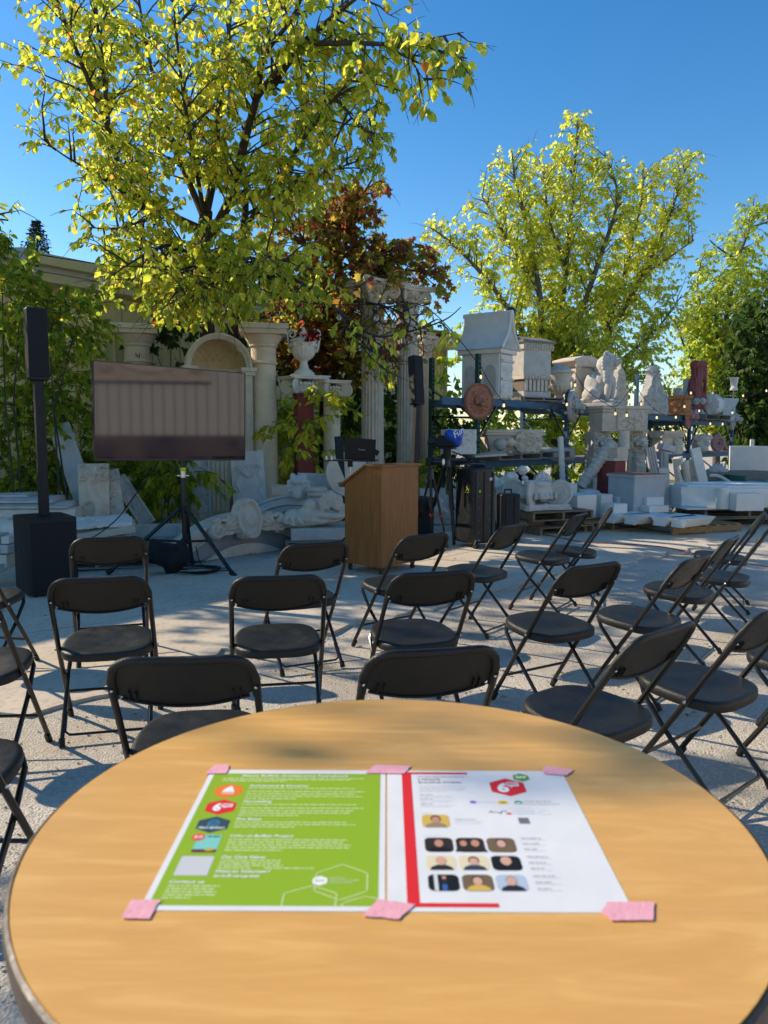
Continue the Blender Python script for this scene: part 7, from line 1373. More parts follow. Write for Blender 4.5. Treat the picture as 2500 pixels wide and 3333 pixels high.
# ================================================================== TREES
def inpoly(u, v, poly):
    res = np.zeros(len(u), bool); n = len(poly); j = n - 1
    for i in range(n):
        xi, yi = poly[i]; xj, yj = poly[j]
        c = ((yi > v) != (yj > v)) & (u < (xj - xi) * (v - yi) / (yj - yi + 1e-9) + xi); res ^= c; j = i
    return res
def project(P_):
    X, Y, Z = P_[:, 0], P_[:, 1], P_[:, 2] - HC; zc = Y * _c - Z * _s; yc = -(Y * _s + Z * _c); u, v = X / zc * FPX, yc / zc * FPX
    return 1250 + u * _cr - v * _sr, 1666.5 + u * _sr + v * _cr
OVATE = (np.array([(0, 0, 0), (0, 0.5, -0.03), (0, 1.0, -0.14), (-0.30, 0.28, 0.07), (-0.27, 0.62, 0.04), (0.30, 0.28, 0.07), (0.27, 0.62, 0.04)]), [(0, 1, 3), (3, 1, 4), (1, 2, 4), (1, 0, 5), (1, 5, 6), (2, 1, 6)])
LANCE = (np.array([(0, 0, 0), (0, 0.5, -0.03), (0, 1.0, -0.14), (-0.17, 0.3, 0.05), (-0.15, 0.65, 0.03), (0.17, 0.3, 0.05), (0.15, 0.65, 0.03)]), OVATE[1])
MAPLE = (np.array([(0, 0, 0), (0, 0.45, 0), (0, 1.0, -0.1), (-0.52, 0.62, 0.0), (-0.20, 0.55, 0.05), (-0.45, 0.15, 0.03), (0.52, 0.62, 0.0), (0.20, 0.55, 0.05), (0.45, 0.15, 0.03)]), [(1, 2, 4), (1, 4, 3), (1, 3, 5), (0, 1, 5), (1, 7, 2), (1, 6, 7), (1, 8, 6), (0, 8, 1)])
KITE = (np.array([(0, 0, 0), (-0.30, 0.42, 0.08), (0, 1.0, -0.12), (0.30, 0.42, 0.08)]), [(0, 3, 2), (0, 2, 1)])
def leaves_mesh(name, P_, T_, N_, S_, shape, mt):
    V0, F0_ = shape; n = len(P_); k = len(V0)
    T_ = T_ / np.linalg.norm(T_, axis=1, keepdims=True); Sd = np.cross(T_, N_); Sd /= np.linalg.norm(Sd, axis=1, keepdims=True) + 1e-9; N2 = np.cross(Sd, T_)
    V = P_[:, None, :] + S_[:, None, None] * (V0[None, :, 0:1] * Sd[:, None, :] + V0[None, :, 1:2] * T_[:, None, :] + V0[None, :, 2:3] * N2[:, None, :])
    F_ = np.array(F0_); FF = (F_[None] + (np.arange(n) * k)[:, None, None]).reshape(-1, 3)
    me = bpy.data.meshes.new(name); me.vertices.add(n * k); me.vertices.foreach_set('co', V.reshape(-1).astype(np.float32)); m = len(FF)
    me.loops.add(m * 3); me.loops.foreach_set('vertex_index', FF.reshape(-1).astype(np.int32)); me.polygons.add(m); me.polygons.foreach_set('loop_start', np.arange(0, m * 3, 3, dtype=np.int32)); me.update(calc_edges=True)
    me.shade_smooth(); me.materials.append(mt); return me
def objleafmat(base):
    """same leaf look for leaves that are single objects: colour picked per object"""
    m = base.copy(); m.name = base.name + '_single'; n = m.node_tree.nodes; l = m.node_tree.links; oi = n.new('ShaderNodeObjectInfo'); r = [x for x in n if x.type == 'VALTORGB'][0]
    l.new(oi.outputs['Random'], r.inputs[0]); return m
class Tree:
    def __init__(s, seed, poly=None): s.poly = poly; s.r = np.random.default_rng(seed); s.wood = MB(); s.lp, s.lt, s.ln, s.ls = [], [], [], []
    def limb(s, pts, r0, r1, n=6):
        P_ = smoothpath(pts, 5); k = len(P_) - 1; s.wood.tube(P_, [r0 + (r1 - r0) * i / k for i in range(k + 1)], n); return P_
    def twig(s, p, d, L, nl, size, droop, wood=True):
        g = s.r; d = d / np.linalg.norm(d); q = p + d * L * 0.55 + np.array([0, 0, -0.10 * L * droop]); e = p + d * L + np.array([0, 0, -0.35 * L * droop])
        if wood: s.wood.tube([tuple(p), tuple(q), tuple(e)], [0.006, 0.004, 0.002], 3, cap=False)
        for k in range(nl):
            t = 0.15 + 0.85 * (k + g.random()) / nl; c = p + (q - p) * t * 2 if t < 0.5 else q + (e - q) * (t - 0.5) * 2
            side = g.normal(size=3); side -= side.dot(d) * d; side /= np.linalg.norm(side) + 1e-9
            tip = side * 0.75 + d * 0.45 + np.array([0, 0, -0.9 * droop - 0.2]); nr = g.normal(size=3) * 0.8 + np.array([0, 0, 0.8]); s.lp.append(c); s.lt.append(tip); s.ln.append(nr); s.ls.append(size * (0.7 + 0.6 * g.random()))
    def dress(s, path, t0, step, blen, tstep, tlen, nl, size, droop, upk=0.25, out=None, taper=True):
        """side branches and leafy twigs along a limb"""
        g = s.r; acc = 0; k = len(path); tot = sum((path[i + 1] - path[i]).length for i in range(k - 1)); run = 0
        for i in range(k - 1):
            seg = path[i + 1] - path[i]; run += seg.length; acc += seg.length
            if run < tot * t0: continue
            while acc > step:
                acc -= step; d = np.array(seg.normalized()); q = g.normal(size=3); q -= q.dot(d) * d; q /= np.linalg.norm(q)
                b = q * 0.85 + d * 0.55 + np.array([0, 0, upk]);
                if out is not None: b += np.array(out) * 0.4
                b /= np.linalg.norm(b); L = blen * (0.5 + 0.8 * g.random()) * ((1.15 - 0.45 * run / tot) if taper else 1); p = np.array(path[i]) + np.array(seg) * g.random()
                pts = [p + b * L * a + np.array([0, 0, (0.12 * a - 0.30 * a * a * droop) * L]) + g.normal(size=3) * 0.03 * L * a for a in (0, .25, .5, .75, 1.0)]
                if s.poly is not None:
                    uu, vv = project(np.array(pts[1:])); ins = inpoly(uu, vv, s.poly)
                    if not ins[-1] or not ins[1]: continue
                s.wood.tube([tuple(x) for x in pts], [0.016, 0.012, 0.009, 0.006, 0.003], 4, cap=False)
                nt_ = max(2, int(L / tstep))
                for m in range(nt_ + 1):
                    a = 0.2 + 0.8 * m / nt_; j = min(3, int(a * 4)); c = pts[j] + (pts[j + 1] - pts[j]) * (a * 4 - j); dd = (pts[j + 1] - pts[j]); dd /= np.linalg.norm(dd); q2 = g.normal(size=3); q2 -= q2.dot(dd) * dd; q2 /= np.linalg.norm(q2)
                    s.twig(c, dd * 0.6 + q2 * 0.8 + np.array([0, 0, 0.1]), tlen * (0.6 + 0.8 * g.random()), nl, size, droop)
    def finish(s, name, label, cat, loc, shape, mt, woodm=bark, poly=None, keep=1.0, nobj=0, avoid=None):
        P_, T_, N_, S_ = (np.array(x) for x in (s.lp, s.lt, s.ln, s.ls)); ok = np.ones(len(P_), bool)
        u, v = project(P_)
        if poly is not None: ok &= inpoly(u, v, poly)
        if avoid is not None:
            for a in avoid: ok &= ~(inpoly(u, v, a) & (s.r.random(len(P_)) < 0.86))
        if keep < 1: ok &= s.r.random(len(P_)) < keep
        P_, T_, N_, S_ = P_[ok], T_[ok], N_[ok], S_[ok]
        root = thing(name, label, cat, loc); off = np.array(loc, float)
        w_ = s.wood; w_.v = [(x - off[0], y - off[1], z - off[2]) for x, y, z in w_.v]; w_.build('trunk', woodm, root, smooth=60)
        P_ = P_ - off
        if nobj:
            dist = np.linalg.norm(P_ + off - np.array([0, 0, HC]), axis=1); o_ = np.argsort(dist / S_)[:nobj]; rest = np.ones(len(P_), bool); rest[o_] = False
            one = leaves_mesh('leaf', np.zeros((1, 3)), np.array([[0, 1., 0]]), np.array([[0, 0, 1.]]), np.ones(1), shape, objleafmat(mt))
            for i in o_:
                t_ = Vector(T_[i]).normalized(); sd_ = t_.cross(Vector(N_[i])).normalized(); n2 = sd_.cross(t_)
                o = link('leaf', one, root); o.matrix_local = Matrix.Translation(P_[i]) @ Matrix((sd_, t_, n2)).transposed().to_4x4() @ Matrix.Scale(S_[i], 4)
            P_, T_, N_, S_ = P_[rest], T_[rest], N_[rest], S_[rest]
        c = link('crown', leaves_mesh('crown', P_, T_, N_, S_, shape, mt), root); c['kind'] = 'stuff'
        return root, len(P_)
lime_l = leafmat('leaf_limegreen', [(0.0, (0.11, 0.16, 0.016)), (0.2, (0.23, 0.28, 0.024)), (0.55, (0.35, 0.36, 0.03)), (0.9, (0.48, 0.42, 0.035)), (0.985, (0.45, 0.32, 0.03)), (0.995, (0.40, 0.13, 0.02))], 0.6)
yell_l = leafmat('leaf_yellow', [(0.0, (0.20, 0.26, 0.028)), (0.45, (0.35, 0.38, 0.038)), (0.85, (0.47, 0.44, 0.045)), (1.0, (0.48, 0.37, 0.045))], 0.58)
green_l = leafmat('leaf_green', [(0.0, (0.13, 0.20, 0.022)), (0.5, (0.25, 0.31, 0.028)), (0.9, (0.40, 0.39, 0.03)), (1.0, (0.48, 0.40, 0.03))], 0.58)
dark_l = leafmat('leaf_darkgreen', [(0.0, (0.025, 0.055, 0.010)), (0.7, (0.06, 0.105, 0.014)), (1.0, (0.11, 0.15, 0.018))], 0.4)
mapl_l = leafmat('leaf_maple', [(0.0, (0.13, 0.032, 0.02)), (0.25, (0.23, 0.054, 0.024)), (0.38, (0.20, 0.17, 0.024)), (0.8, (0.26, 0.29, 0.028)), (0.93, (0.34, 0.13, 0.022)), (1.0, (0.44, 0.28, 0.03))], 0.5)

# ---- 1: the big tree behind the television
T = Tree(3); g = T.r
def A(u, v, Y): return at(u, v, Y)
T.poly = [(60, -60), (30, 110), (-40, 140), (-40, 260), (60, 330), (20, 420), (90, 480), (150, 560), (220, 620), (215, 720), (240, 800), (330, 850), (300, 950), (450, 1010), (520, 1060), (600, 1060), (680, 1075), (800, 1040), (890, 1000), (1000, 1010), (1100, 1080), (1170, 1180), (1260, 1240), (1340, 1260), (1400, 1150), (1500, 1070), (1480, 1000), (1300, 1020), (1180, 960), (1060, 840), (1040, 700), (1080, 620), (1190, 600), (1290, 500), (1250, 340), (1230, 290), (1400, 370), (1460, 340), (1540, 250), (1590, 120), (1560, 70), (1440, 90), (1360, 60), (1360, -500), (60, -500)]
base1, base2 = A(680, 1700, 12.9), A(756, 1700, 12.9); base1.z = base2.z = -0.1
trA = T.limb([base1, A(678, 1250, 12.8), A(670, 927, 12.2), A(662, 790, 11.7), A(672, 690, 11.3)], 0.14, 0.09, 10)
trB = T.limb([base2, A(756, 1150, 12.8), A(776, 904, 12.2), A(795, 740, 11.6), A(800, 640, 11.0)], 0.11, 0.04, 9)
Ls = [
 ([A(676, 790, 11.3), A(753, 640, 11.1), A(799, 452, 10.8), A(836, 316, 10.5), A(862, 180, 10.2), A(950, 60, 9.9), A(1010, -80, 9.7)], 0.11, 0.02),
 ([A(836, 316, 10.5), A(930, 200, 10.0), A(1032, 98, 9.6), A(1153, 0, 9.2), A(1260, -80, 9.0)], 0.065, 0.015),
 ([A(882, 294, 10.5), A(980, 160, 9.7), A(1100, 140, 9.2), A(1243, 143, 8.8), A(1355, 143, 8.5), A(1450, 172, 8.3), A(1520, 190, 8.2)], 0.055, 0.010),
 ([A(1355, 143, 8.5), A(1420, 122, 8.4), A(1510, 105, 8.3)], 0.018, 0.006), ([A(1243, 143, 8.8), A(1340, 195, 8.6), A(1430, 228, 8.4), A(1490, 230, 8.3)], 0.02, 0.006), ([A(1340, 195, 8.6), A(1370, 245, 8.5), A(1402, 285, 8.5)], 0.012, 0.004),
 ([A(672, 690, 11.3), A(704, 527, 11.3), A(708, 377, 11.2), A(735, 211, 11.2), A(753, 0, 11.2), A(765, -120, 11.2)], 0.085, 0.02),
 ([A(660, 700, 11.3), A(588, 527, 11.5), A(520, 339, 11.6), A(467, 90, 11.7), A(440, -80, 11.8)], 0.075, 0.015),
 ([A(664, 690, 11.3), A(640, 560, 11.0), A(600, 330, 10.5), A(575, 120, 10.2), A(560, -60, 10.0)], 0.05, 0.012),
 ([A(650, 745, 11.3), A(530, 690, 10.9), A(422, 640, 10.6), A(354, 422, 10.3), A(249, 166, 10.0), A(188, 0, 9.8), A(170, -80, 9.7)], 0.085, 0.015),
 ([A(354, 422, 10.3), A(332, 188, 10.2), A(305, 0, 10.2), A(300, -80, 10.2)], 0.045, 0.012),
 ([A(791, 753, 11.2), A(904, 588, 10.8), A(987, 452, 10.4), A(1093, 316, 10.0), A(1180, 220, 9.8)], 0.065, 0.012),
 ([A(799, 700, 11.1), A(960, 610, 10.6), A(1120, 540, 10.2), A(1240, 500, 9.9)], 0.035, 0.008),
 ([A(422, 640, 10.6), A(300, 560, 10.0), A(200, 500, 9.6), A(110, 430, 9.4)], 0.03, 0.006), ([A(530, 690, 10.9), A(400, 740, 9.9), A(280, 740, 9.4)], 0.035, 0.006),
 ([A(668, 860, 11.3), A(560, 800, 10.2), A(470, 830, 9.4), A(360, 900, 9.0)], 0.045, 0.008), ([A(672, 880, 11.3), A(620, 870, 10.2), A(590, 900, 9.2), A(600, 960, 8.8)], 0.04, 0.007),
 ([A(776, 904, 11.3), A(830, 850, 10.3), A(900, 840, 9.6), A(980, 870, 9.2)], 0.04, 0.007), ([A(770, 930, 11.3), A(860, 900, 10.2), A(980, 920, 9.4), A(1100, 1010, 9.0), A(1212, 1090, 8.7), A(1306, 1085, 8.5), A(1440, 1045, 8.3), A(1500, 1000, 8.2)], 0.04, 0.007),
 ([A(1100, 1010, 9.0), A(1180, 1130, 8.7), A(1250, 1200, 8.5), A(1330, 1240, 8.4)], 0.015, 0.004), ([A(700, 960, 11.4), A(700, 920, 10.3), A(690, 930, 9.4), A(660, 1000, 9.0)], 0.035, 0.006), ([A(1093, 316, 10), A(1180, 420, 9.6), A(1250, 440, 9.4)], 0.02, 0.005),
]
for i, (pts, r0, r1) in enumerate(Ls):
    p_ = T.limb(pts, r0 * 0.72, r1 * 0.7, 7 if r0 > 0.04 else 5); thin = r0 < 0.05
    if i in (2, 3, 4, 5): T.dress(p_, 0.15 if i != 2 else 0.25, 0.16, 0.38, 0.16, 0.22, 5, 0.125, 0.9, 0.0, taper=False)
    elif i in (18, 19): T.dress(p_, 0.25, 0.19, 0.36, 0.15, 0.22, 4, 0.105, 0.9, -0.1, taper=False)
    else: T.dress(p_, 0.10 if thin else 0.16, 0.082 if thin else 0.090, 0.85 if thin else 1.05, 0.14, 0.32, 7, 0.094, 0.8, 0.15)
poly1 = [(60, -60), (30, 110), (0, 140), (-20, 260), (60, 330), (20, 420), (90, 480), (150, 560), (220, 620), (215, 720), (240, 800), (330, 850), (300, 950), (450, 1010), (520, 1060), (600, 1060), (680, 1075), (800, 1040), (890, 1000), (1000, 1010), (1100, 1080), (1170, 1180), (1260, 1240), (1340, 1260), (1400, 1150), (1500, 1070), (1480, 1000), (1300, 1020), (1180, 960), (1060, 840), (1040, 700), (1080, 620), (1190, 600), (1290, 500), (1250, 340), (1230, 290), (1400, 370), (1460, 340), (1540, 250), (1590, 120), (1560, 70), (1440, 90), (1360, 60), (1330, -60)]
tr1, n1 = T.finish('broadleaf_tree', 'big yellow-green broadleaf tree with several trunks behind the television', 'tree', (base1.x, base1.y, 0), OVATE, lime_l, bark, poly1, nobj=300, avoid=[[(1165, 1130), (1300, 1130), (1300, 1290), (1165, 1290)]] if False else None)

# ---- 2: red-brown maple
poly2 = [(840, 700), (930, 620), (1080, 590), (1190, 570), (1290, 590), (1270, 720), (1230, 780), (1340, 770), (1440, 800), (1430, 860), (1500, 870), (1480, 980), (1440, 990), (1420, 930), (1440, 1100), (1380, 1200), (1180, 1260), (1000, 1300), (900, 1200), (870, 1080), (840, 900)]
T = Tree(5, poly2); bs = A(1060, 1700, 14.4); bs.z = -0.1
st = T.limb([bs, A(1062, 1200, 14.2), A(1080, 1050, 14.0), A(1098, 940, 13.8), A(1105, 850, 13.7)], 0.13, 0.06, 9); st2 = T.limb([A(1062, 1200, 14.2), A(1010, 1130, 14.0), A(950, 1020, 13.8)], 0.07, 0.03, 7)
for pts, r0 in (([A(1105, 850, 13.7), A(1150, 720, 13.4), A(1190, 620, 13.2), A(1240, 540, 13.1)], 0.045), ([A(1098, 940, 13.8), A(1010, 820, 13.4), A(950, 720, 13.2), A(900, 660, 13.1)], 0.05), ([A(1105, 880, 13.7), A(1230, 830, 13.5), A(1330, 800, 13.5)], 0.045), ([A(1100, 960, 13.8), A(1210, 900, 13.6), A(1340, 880, 13.8), A(1430, 900, 14.0)], 0.05), ([A(950, 1020, 13.8), A(900, 900, 13.3), A(870, 820, 13.1)], 0.04), ([A(1080, 1050, 14.0), A(1000, 1000, 13.2), A(930, 1000, 12.7), A(860, 1040, 12.5)], 0.04), ([A(1080, 1050, 14.0), A(1150, 1060, 13.5), A(1220, 1110, 13.4), A(1260, 1180, 13.4)], 0.04), ([A(1062, 1200, 14.2), A(1000, 1180, 13.2), A(980, 1220, 12.8)], 0.03), ([A(1070, 1150, 14.2), A(1120, 1180, 13.2), A(1150, 1230, 13.0)], 0.03), ([A(1100, 900, 13.8), A(1080, 780, 13.4), A(1090, 660, 13.3)], 0.04), ([A(1080, 1100, 14.0), A(1150, 1090, 12.5), A(1235, 1120, 12.1), A(1300, 1180, 12.0)], 0.03), ([A(1085, 1000, 13.9), A(1180, 985, 12.7), A(1290, 1010, 12.4), A(1400, 1080, 12.4)], 0.03)):
    p_ = T.limb(pts, r0, 0.008, 6); T.dress(p_, 0.12, 0.06, 0.66, 0.12, 0.26, 7, 0.115, 0.5, 0.2)
T.finish('red_maple', 'small red and brown maple tree behind the urn and fluted columns', 'tree', (bs.x, bs.y, 0), MAPLE, mapl_l, bark, poly2, nobj=120, avoid=[[(1130, 905), (1420, 925), (1420, 1300), (1165, 1300)]])

# ---- 3: yellow tree right of centre
poly3 = [(1370, 760), (1400, 700), (1500, 660), (1560, 580), (1630, 470), (1700, 480), (1770, 430), (1780, 400), (1850, 350), (1940, 350), (1930, 480), (1990, 450), (2060, 520), (2110, 500), (2180, 510), (2200, 480), (2290, 490), (2300, 620), (2240, 820), (2260, 900), (2240, 1420), (1450, 1420), (1420, 1000), (1390, 850)]
T = Tree(8, poly3); bs = A(1815, 1640, 20.5); bs.z = -0.1
for pts, r0 in (([bs, A(1800, 1330, 20.3), A(1770, 1150, 20.0), A(1755, 950, 19.8), A(1720, 760, 19.6), A(1680, 600, 19.5), A(1665, 490, 19.5)], 0.14), ([A(1790, 1250, 20.2), A(1700, 1080, 19.6), A(1600, 930, 19.2), A(1480, 800, 19.0), A(1400, 740, 18.9)], 0.09), ([A(1800, 1300, 20.3), A(1825, 1050, 20.4), A(1850, 800, 20.4), A(1870, 560, 20.4), A(1880, 390, 20.4)], 0.10), ([A(1805, 1280, 20.3), A(1880, 1050, 20.2), A(1960, 820, 20.0), A(2010, 640, 19.9), A(1965, 490, 19.9)], 0.10), ([A(1810, 1330, 20.4), A(1960, 1120, 20.6), A(2090, 900, 20.7), A(2180, 700, 20.8), A(2240, 520, 20.8)], 0.10), ([A(1815, 1360, 20.4), A(1990, 1200, 20.0), A(2130, 1080, 19.8), A(2220, 960, 19.7)], 0.08), ([A(1960, 1120, 20.6), A(2040, 860, 21.0), A(2090, 640, 21.1), A(2090, 540, 21.1)], 0.06), ([A(1755, 950, 19.8), A(1640, 760, 19.4), A(1570, 640, 19.2)], 0.05), ([A(1800, 1350, 20.3), A(1690, 1200, 19.8), A(1600, 1110, 19.5), A(1540, 1080, 19.4)], 0.06), ([A(1820, 1370, 20.4), A(1900, 1270, 19.6), A(2000, 1240, 19.2), A(2120, 1230, 19.0)], 0.06), ([A(1850, 900, 20.4), A(1790, 720, 20.0), A(1770, 560, 20.0)], 0.05), ([A(1830, 1100, 20.4), A(1900, 1150, 19.0), A(1950, 1180, 18.4)], 0.04), ([A(2090, 900, 20.7), A(2190, 830, 20.4), A(2260, 780, 20.4)], 0.04)):
    p_ = T.limb(pts, r0, 0.012, 6); T.dress(p_, 0.10, 0.070, 0.95, 0.15, 0.36, 7, 0.120, 0.7, 0.5)
T.finish('yellow_tree', 'tall yellow-green tree rising behind the stone tomb and racks', 'tree', (bs.x, bs.y, 0), KITE, yell_l, barkg, poly3, nobj=0)

# ---- 4: green tree at right and dark tree at right edge
poly4 = [(2160, 1420), (2170, 1150), (2190, 1020), (2250, 920), (2260, 860), (2300, 800), (2300, 770), (2390, 740), (2400, 650), (2460, 620), (2520, 640), (2700, 600), (2700, 1450)]
T = Tree(9, poly4); bs = A(2330, 1600, 25.5); bs.z = -0.1
for pts, r0 in (([bs, A(2335, 1250, 25.4), A(2370, 1000, 25.2), A(2400, 850, 25.0), A(2440, 740, 25.0), A(2455, 640, 25.0)], 0.14), ([A(2335, 1250, 25.4), A(2290, 1050, 24.8), A(2270, 920, 24.5), A(2290, 830, 24.4)], 0.08), ([A(2335, 1280, 25.4), A(2240, 1150, 24.6), A(2200, 1050, 24.4)], 0.07), ([A(2350, 1150, 25.3), A(2460, 1000, 25.0), A(2560, 850, 25.0), A(2580, 700, 25)], 0.08), ([A(2400, 850, 25), A(2330, 800, 24.6), A(2310, 780, 24.5)], 0.04), ([A(2335, 1350, 25.4), A(2260, 1280, 24.2), A(2230, 1240, 23.8)], 0.05), ([A(2335, 1320, 25.4), A(2360, 1200, 24.0), A(2340, 1120, 23.5)], 0.05), ([A(2340, 1200, 25.4), A(2330, 1000, 24.2), A(2340, 900, 23.9)], 0.05), ([A(2440, 740, 25.0), A(2500, 720, 25.0), A(2540, 680, 25.0)], 0.04)):
    p_ = T.limb(pts, r0, 0.012, 6); T.dress(p_, 0.12, 0.085, 1.1, 0.18, 0.38, 7, 0.15, 0.6, 0.4)
T.finish('green_tree', 'green broadleaf tree at the right behind the racks', 'tree', (bs.x, bs.y, 0), KITE, green_l, barkg, poly4)
T = Tree(10); bs = A(2560, 1600, 23.0); bs.z = -0.1
for pts, r0 in (([bs, A(2550, 1300, 23), A(2520, 1100, 22.8), A(2500, 980, 22.6)], 0.16), ([A(2550, 1350, 23), A(2460, 1250, 22.2), A(2400, 1180, 21.8)], 0.08), ([A(2555, 1400, 23), A(2470, 1380, 21.9), A(2390, 1380, 21.3)], 0.08), ([A(2555, 1450, 23), A(2480, 1470, 22.0), A(2420, 1480, 21.5)], 0.06), ([A(2550, 1320, 23), A(2600, 1150, 23), A(2640, 1050, 23)], 0.08), ([A(2545, 1250, 23), A(2450, 1120, 22.4), A(2420, 1060, 22.2)], 0.06), ([A(2555, 1380, 23), A(2430, 1320, 21.8), A(2370, 1290, 21.4)], 0.06)):
    p_ = T.limb(pts, r0, 0.012, 6); T.dress(p_, 0.08, 0.07, 1.0, 0.16, 0.32, 7, 0.19, 0.5, 0.2)
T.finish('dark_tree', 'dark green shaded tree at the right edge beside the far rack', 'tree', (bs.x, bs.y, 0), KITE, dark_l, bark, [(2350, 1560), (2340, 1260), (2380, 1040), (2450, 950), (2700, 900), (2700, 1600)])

# ---- 5: hedge and brush beyond the racks
hg = np.random.default_rng(12)
def brush(name, label, centres, n, size, mt, shape=KITE, cat='shrub', stems=True, droop=0.5):
    """shrub of leafy sprays round a few stems: centres = (x, y, z, rx, ry, rz)"""
    T = Tree(int(abs(centres[0][0]) * 100) + n); k = n // len(centres); gx = np.array([c[:2] for c in centres]).mean(0)
    for cx, cy, cz, rx, ry, rz in centres:
        for i in range(max(4, k // 14)):
            a = hg.normal(size=3); a /= np.linalg.norm(a); rr = hg.random() ** 0.45; p = np.array([cx, cy, cz]) + a * rr * np.array([rx, ry, rz])
            if p[2] < 0.05: p[2] = 0.05 + hg.random() * 0.2
            T.twig(p, a + hg.normal(size=3) * 0.5 + np.array([0, 0, 0.2]), 0.30 + 0.2 * hg.random(), 14, size, droop, True)
        if stems:
            for s_ in range(2):
                p0 = (cx + hg.normal() * 0.1, cy, 0.0); T.wood.tube([p0, (cx + hg.normal() * rx * 0.3, cy + hg.normal() * ry * 0.3, cz * 0.6), (cx + hg.normal() * rx * 0.5, cy + hg.normal() * ry * 0.5, cz + rz * 0.7)], [0.014, 0.009, 0.004], 5)
    return T.finish(name, label, cat, (gx[0], gx[1], 0), shape, mt, bark)
for i in range(9):
    q = U[0] + RD * (-1.2 + i * 1.75) + RN * (3.6 + 0.4 * math.sin(i * 2.1)); hgt = 1.55 + 0.35 * math.sin(i * 1.7)
    brush('hedge_shrub', ('first', 'second', 'third', 'fourth', 'fifth', 'sixth', 'seventh', 'eighth', 'ninth')[i] + ' leafy shrub from the left in the hedge behind the racks', [(q.x, q.y, hgt * 0.55, 1.1, 0.7, hgt * 0.7), (q.x + 0.5, q.y + 0.4, hgt * 0.9, 0.9, 0.6, 0.7)], 1500, 0.15, [yell_l, green_l, dark_l, yell_l, green_l, yell_l, dark_l, green_l, dark_l][i])
# ---- 6: shrubs and young trees against the wall on the left (in shade)
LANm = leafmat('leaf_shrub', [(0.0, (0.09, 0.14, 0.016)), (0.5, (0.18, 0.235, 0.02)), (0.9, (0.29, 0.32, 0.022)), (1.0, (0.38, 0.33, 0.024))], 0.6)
def cpx(u, v, Y, ru, rv, ry): p = at(u, v, Y); k = Y / FPX; return (p.x, Y, p.z, ru * k, ry, rv * k)
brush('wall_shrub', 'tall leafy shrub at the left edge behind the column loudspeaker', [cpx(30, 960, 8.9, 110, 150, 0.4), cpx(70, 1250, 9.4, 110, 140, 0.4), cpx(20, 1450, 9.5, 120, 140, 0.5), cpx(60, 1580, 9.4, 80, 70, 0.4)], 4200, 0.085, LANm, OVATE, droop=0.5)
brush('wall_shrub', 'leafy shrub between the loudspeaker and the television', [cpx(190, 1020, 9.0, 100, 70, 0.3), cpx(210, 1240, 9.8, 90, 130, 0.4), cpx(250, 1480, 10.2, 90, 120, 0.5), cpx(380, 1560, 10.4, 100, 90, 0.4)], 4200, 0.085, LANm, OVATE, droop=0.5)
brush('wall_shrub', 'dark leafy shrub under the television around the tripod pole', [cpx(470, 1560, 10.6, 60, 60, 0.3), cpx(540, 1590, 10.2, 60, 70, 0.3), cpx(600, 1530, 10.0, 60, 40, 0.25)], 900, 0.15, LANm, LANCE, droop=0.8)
brush('leafy_vine', 'bright leafy vine hanging over the red pedestal', [cpx(985, 1390, 11.3, 55, 60, 0.25), cpx(930, 1420, 11.3, 40, 40, 0.2), cpx(1020, 1350, 11.3, 60, 45, 0.2), cpx(1000, 1480, 11.3, 40, 40, 0.2), cpx(1070, 1340, 11.4, 40, 30, 0.2)], 420, 0.14, lime_l, LANCE, 'vine', False, 0.7)
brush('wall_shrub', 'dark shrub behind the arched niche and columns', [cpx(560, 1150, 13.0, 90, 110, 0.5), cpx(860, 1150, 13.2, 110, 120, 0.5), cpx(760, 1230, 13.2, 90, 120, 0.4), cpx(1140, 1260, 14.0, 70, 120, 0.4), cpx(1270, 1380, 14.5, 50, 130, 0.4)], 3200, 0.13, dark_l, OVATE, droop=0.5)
brush('climbing_vine', 'green vine on the corner of the yellow building left of the tomb', [cpx(1460, 1180, 17.0, 40, 60, 0.3), cpx(1450, 1290, 17.0, 40, 50, 0.3), cpx(1330, 1560, 13.0, 30, 30, 0.2)], 380, 0.15, green_l, OVATE, 'vine', False)
# ---- 7: sunlit tree reaching in from beyond the left edge
T = Tree(14); T.poly = [(-6000, -4000), (-60, -4000), (-60, 600), (60, 600), (90, 740), (215, 740), (215, 930), (100, 1000), (60, 1100), (-60, 1300), (-6000, 2600)]; bs = Vector((-8.0, 9.1, -0.1))
for pts, r0 in (([bs, (-7.9, 9.15, 2.0), (-7.6, 9.3, 4.0), (-7.2, 9.5, 5.6)], 0.14), ([(-7.8, 9.2, 3.0), (-6.8, 9.6, 4.2), (-5.9, 9.7, 4.6), (-5.1, 9.6, 4.55)], 0.06), ([(-7.6, 9.3, 4.0), (-6.6, 9.9, 5.2), (-5.9, 10.1, 5.9), (-5.3, 10.1, 6.2)], 0.06), ([(-7.7, 9.2, 2.6), (-6.4, 9.4, 3.6), (-5.2, 9.3, 3.95), (-4.4, 9.2, 3.9)], 0.05), ([(-7.2, 9.5, 5.6), (-6.6, 9.6, 6.8), (-6.3, 9.6, 7.6)], 0.06), ([(-7.8, 9.2, 3.4), (-8.2, 8.4, 4.8), (-8.4, 7.6, 5.8)], 0.06), ([(-7.5, 9.3, 4.4), (-7.2, 8.6, 5.6), (-6.9, 8.0, 6.3)], 0.05)):
    p_ = T.limb([Vector(p) for p in pts], r0, 0.01, 6); T.dress(p_, 0.2, 0.15, 0.85, 0.17, 0.3, 6, 0.13, 0.7, 0.15)
T.finish('side_tree', 'yellow-green leafy tree reaching in at the left edge above the gutter', 'tree', (bs.x, bs.y, 0), LANCE, lime_l, bark, [(-3000, -2000), (-60, -2000), (-60, 640), (60, 640), (90, 740), (120, 800), (200, 790), (215, 860), (190, 930), (100, 1000), (60, 1100), (-60, 1200), (-3000, 1600)])
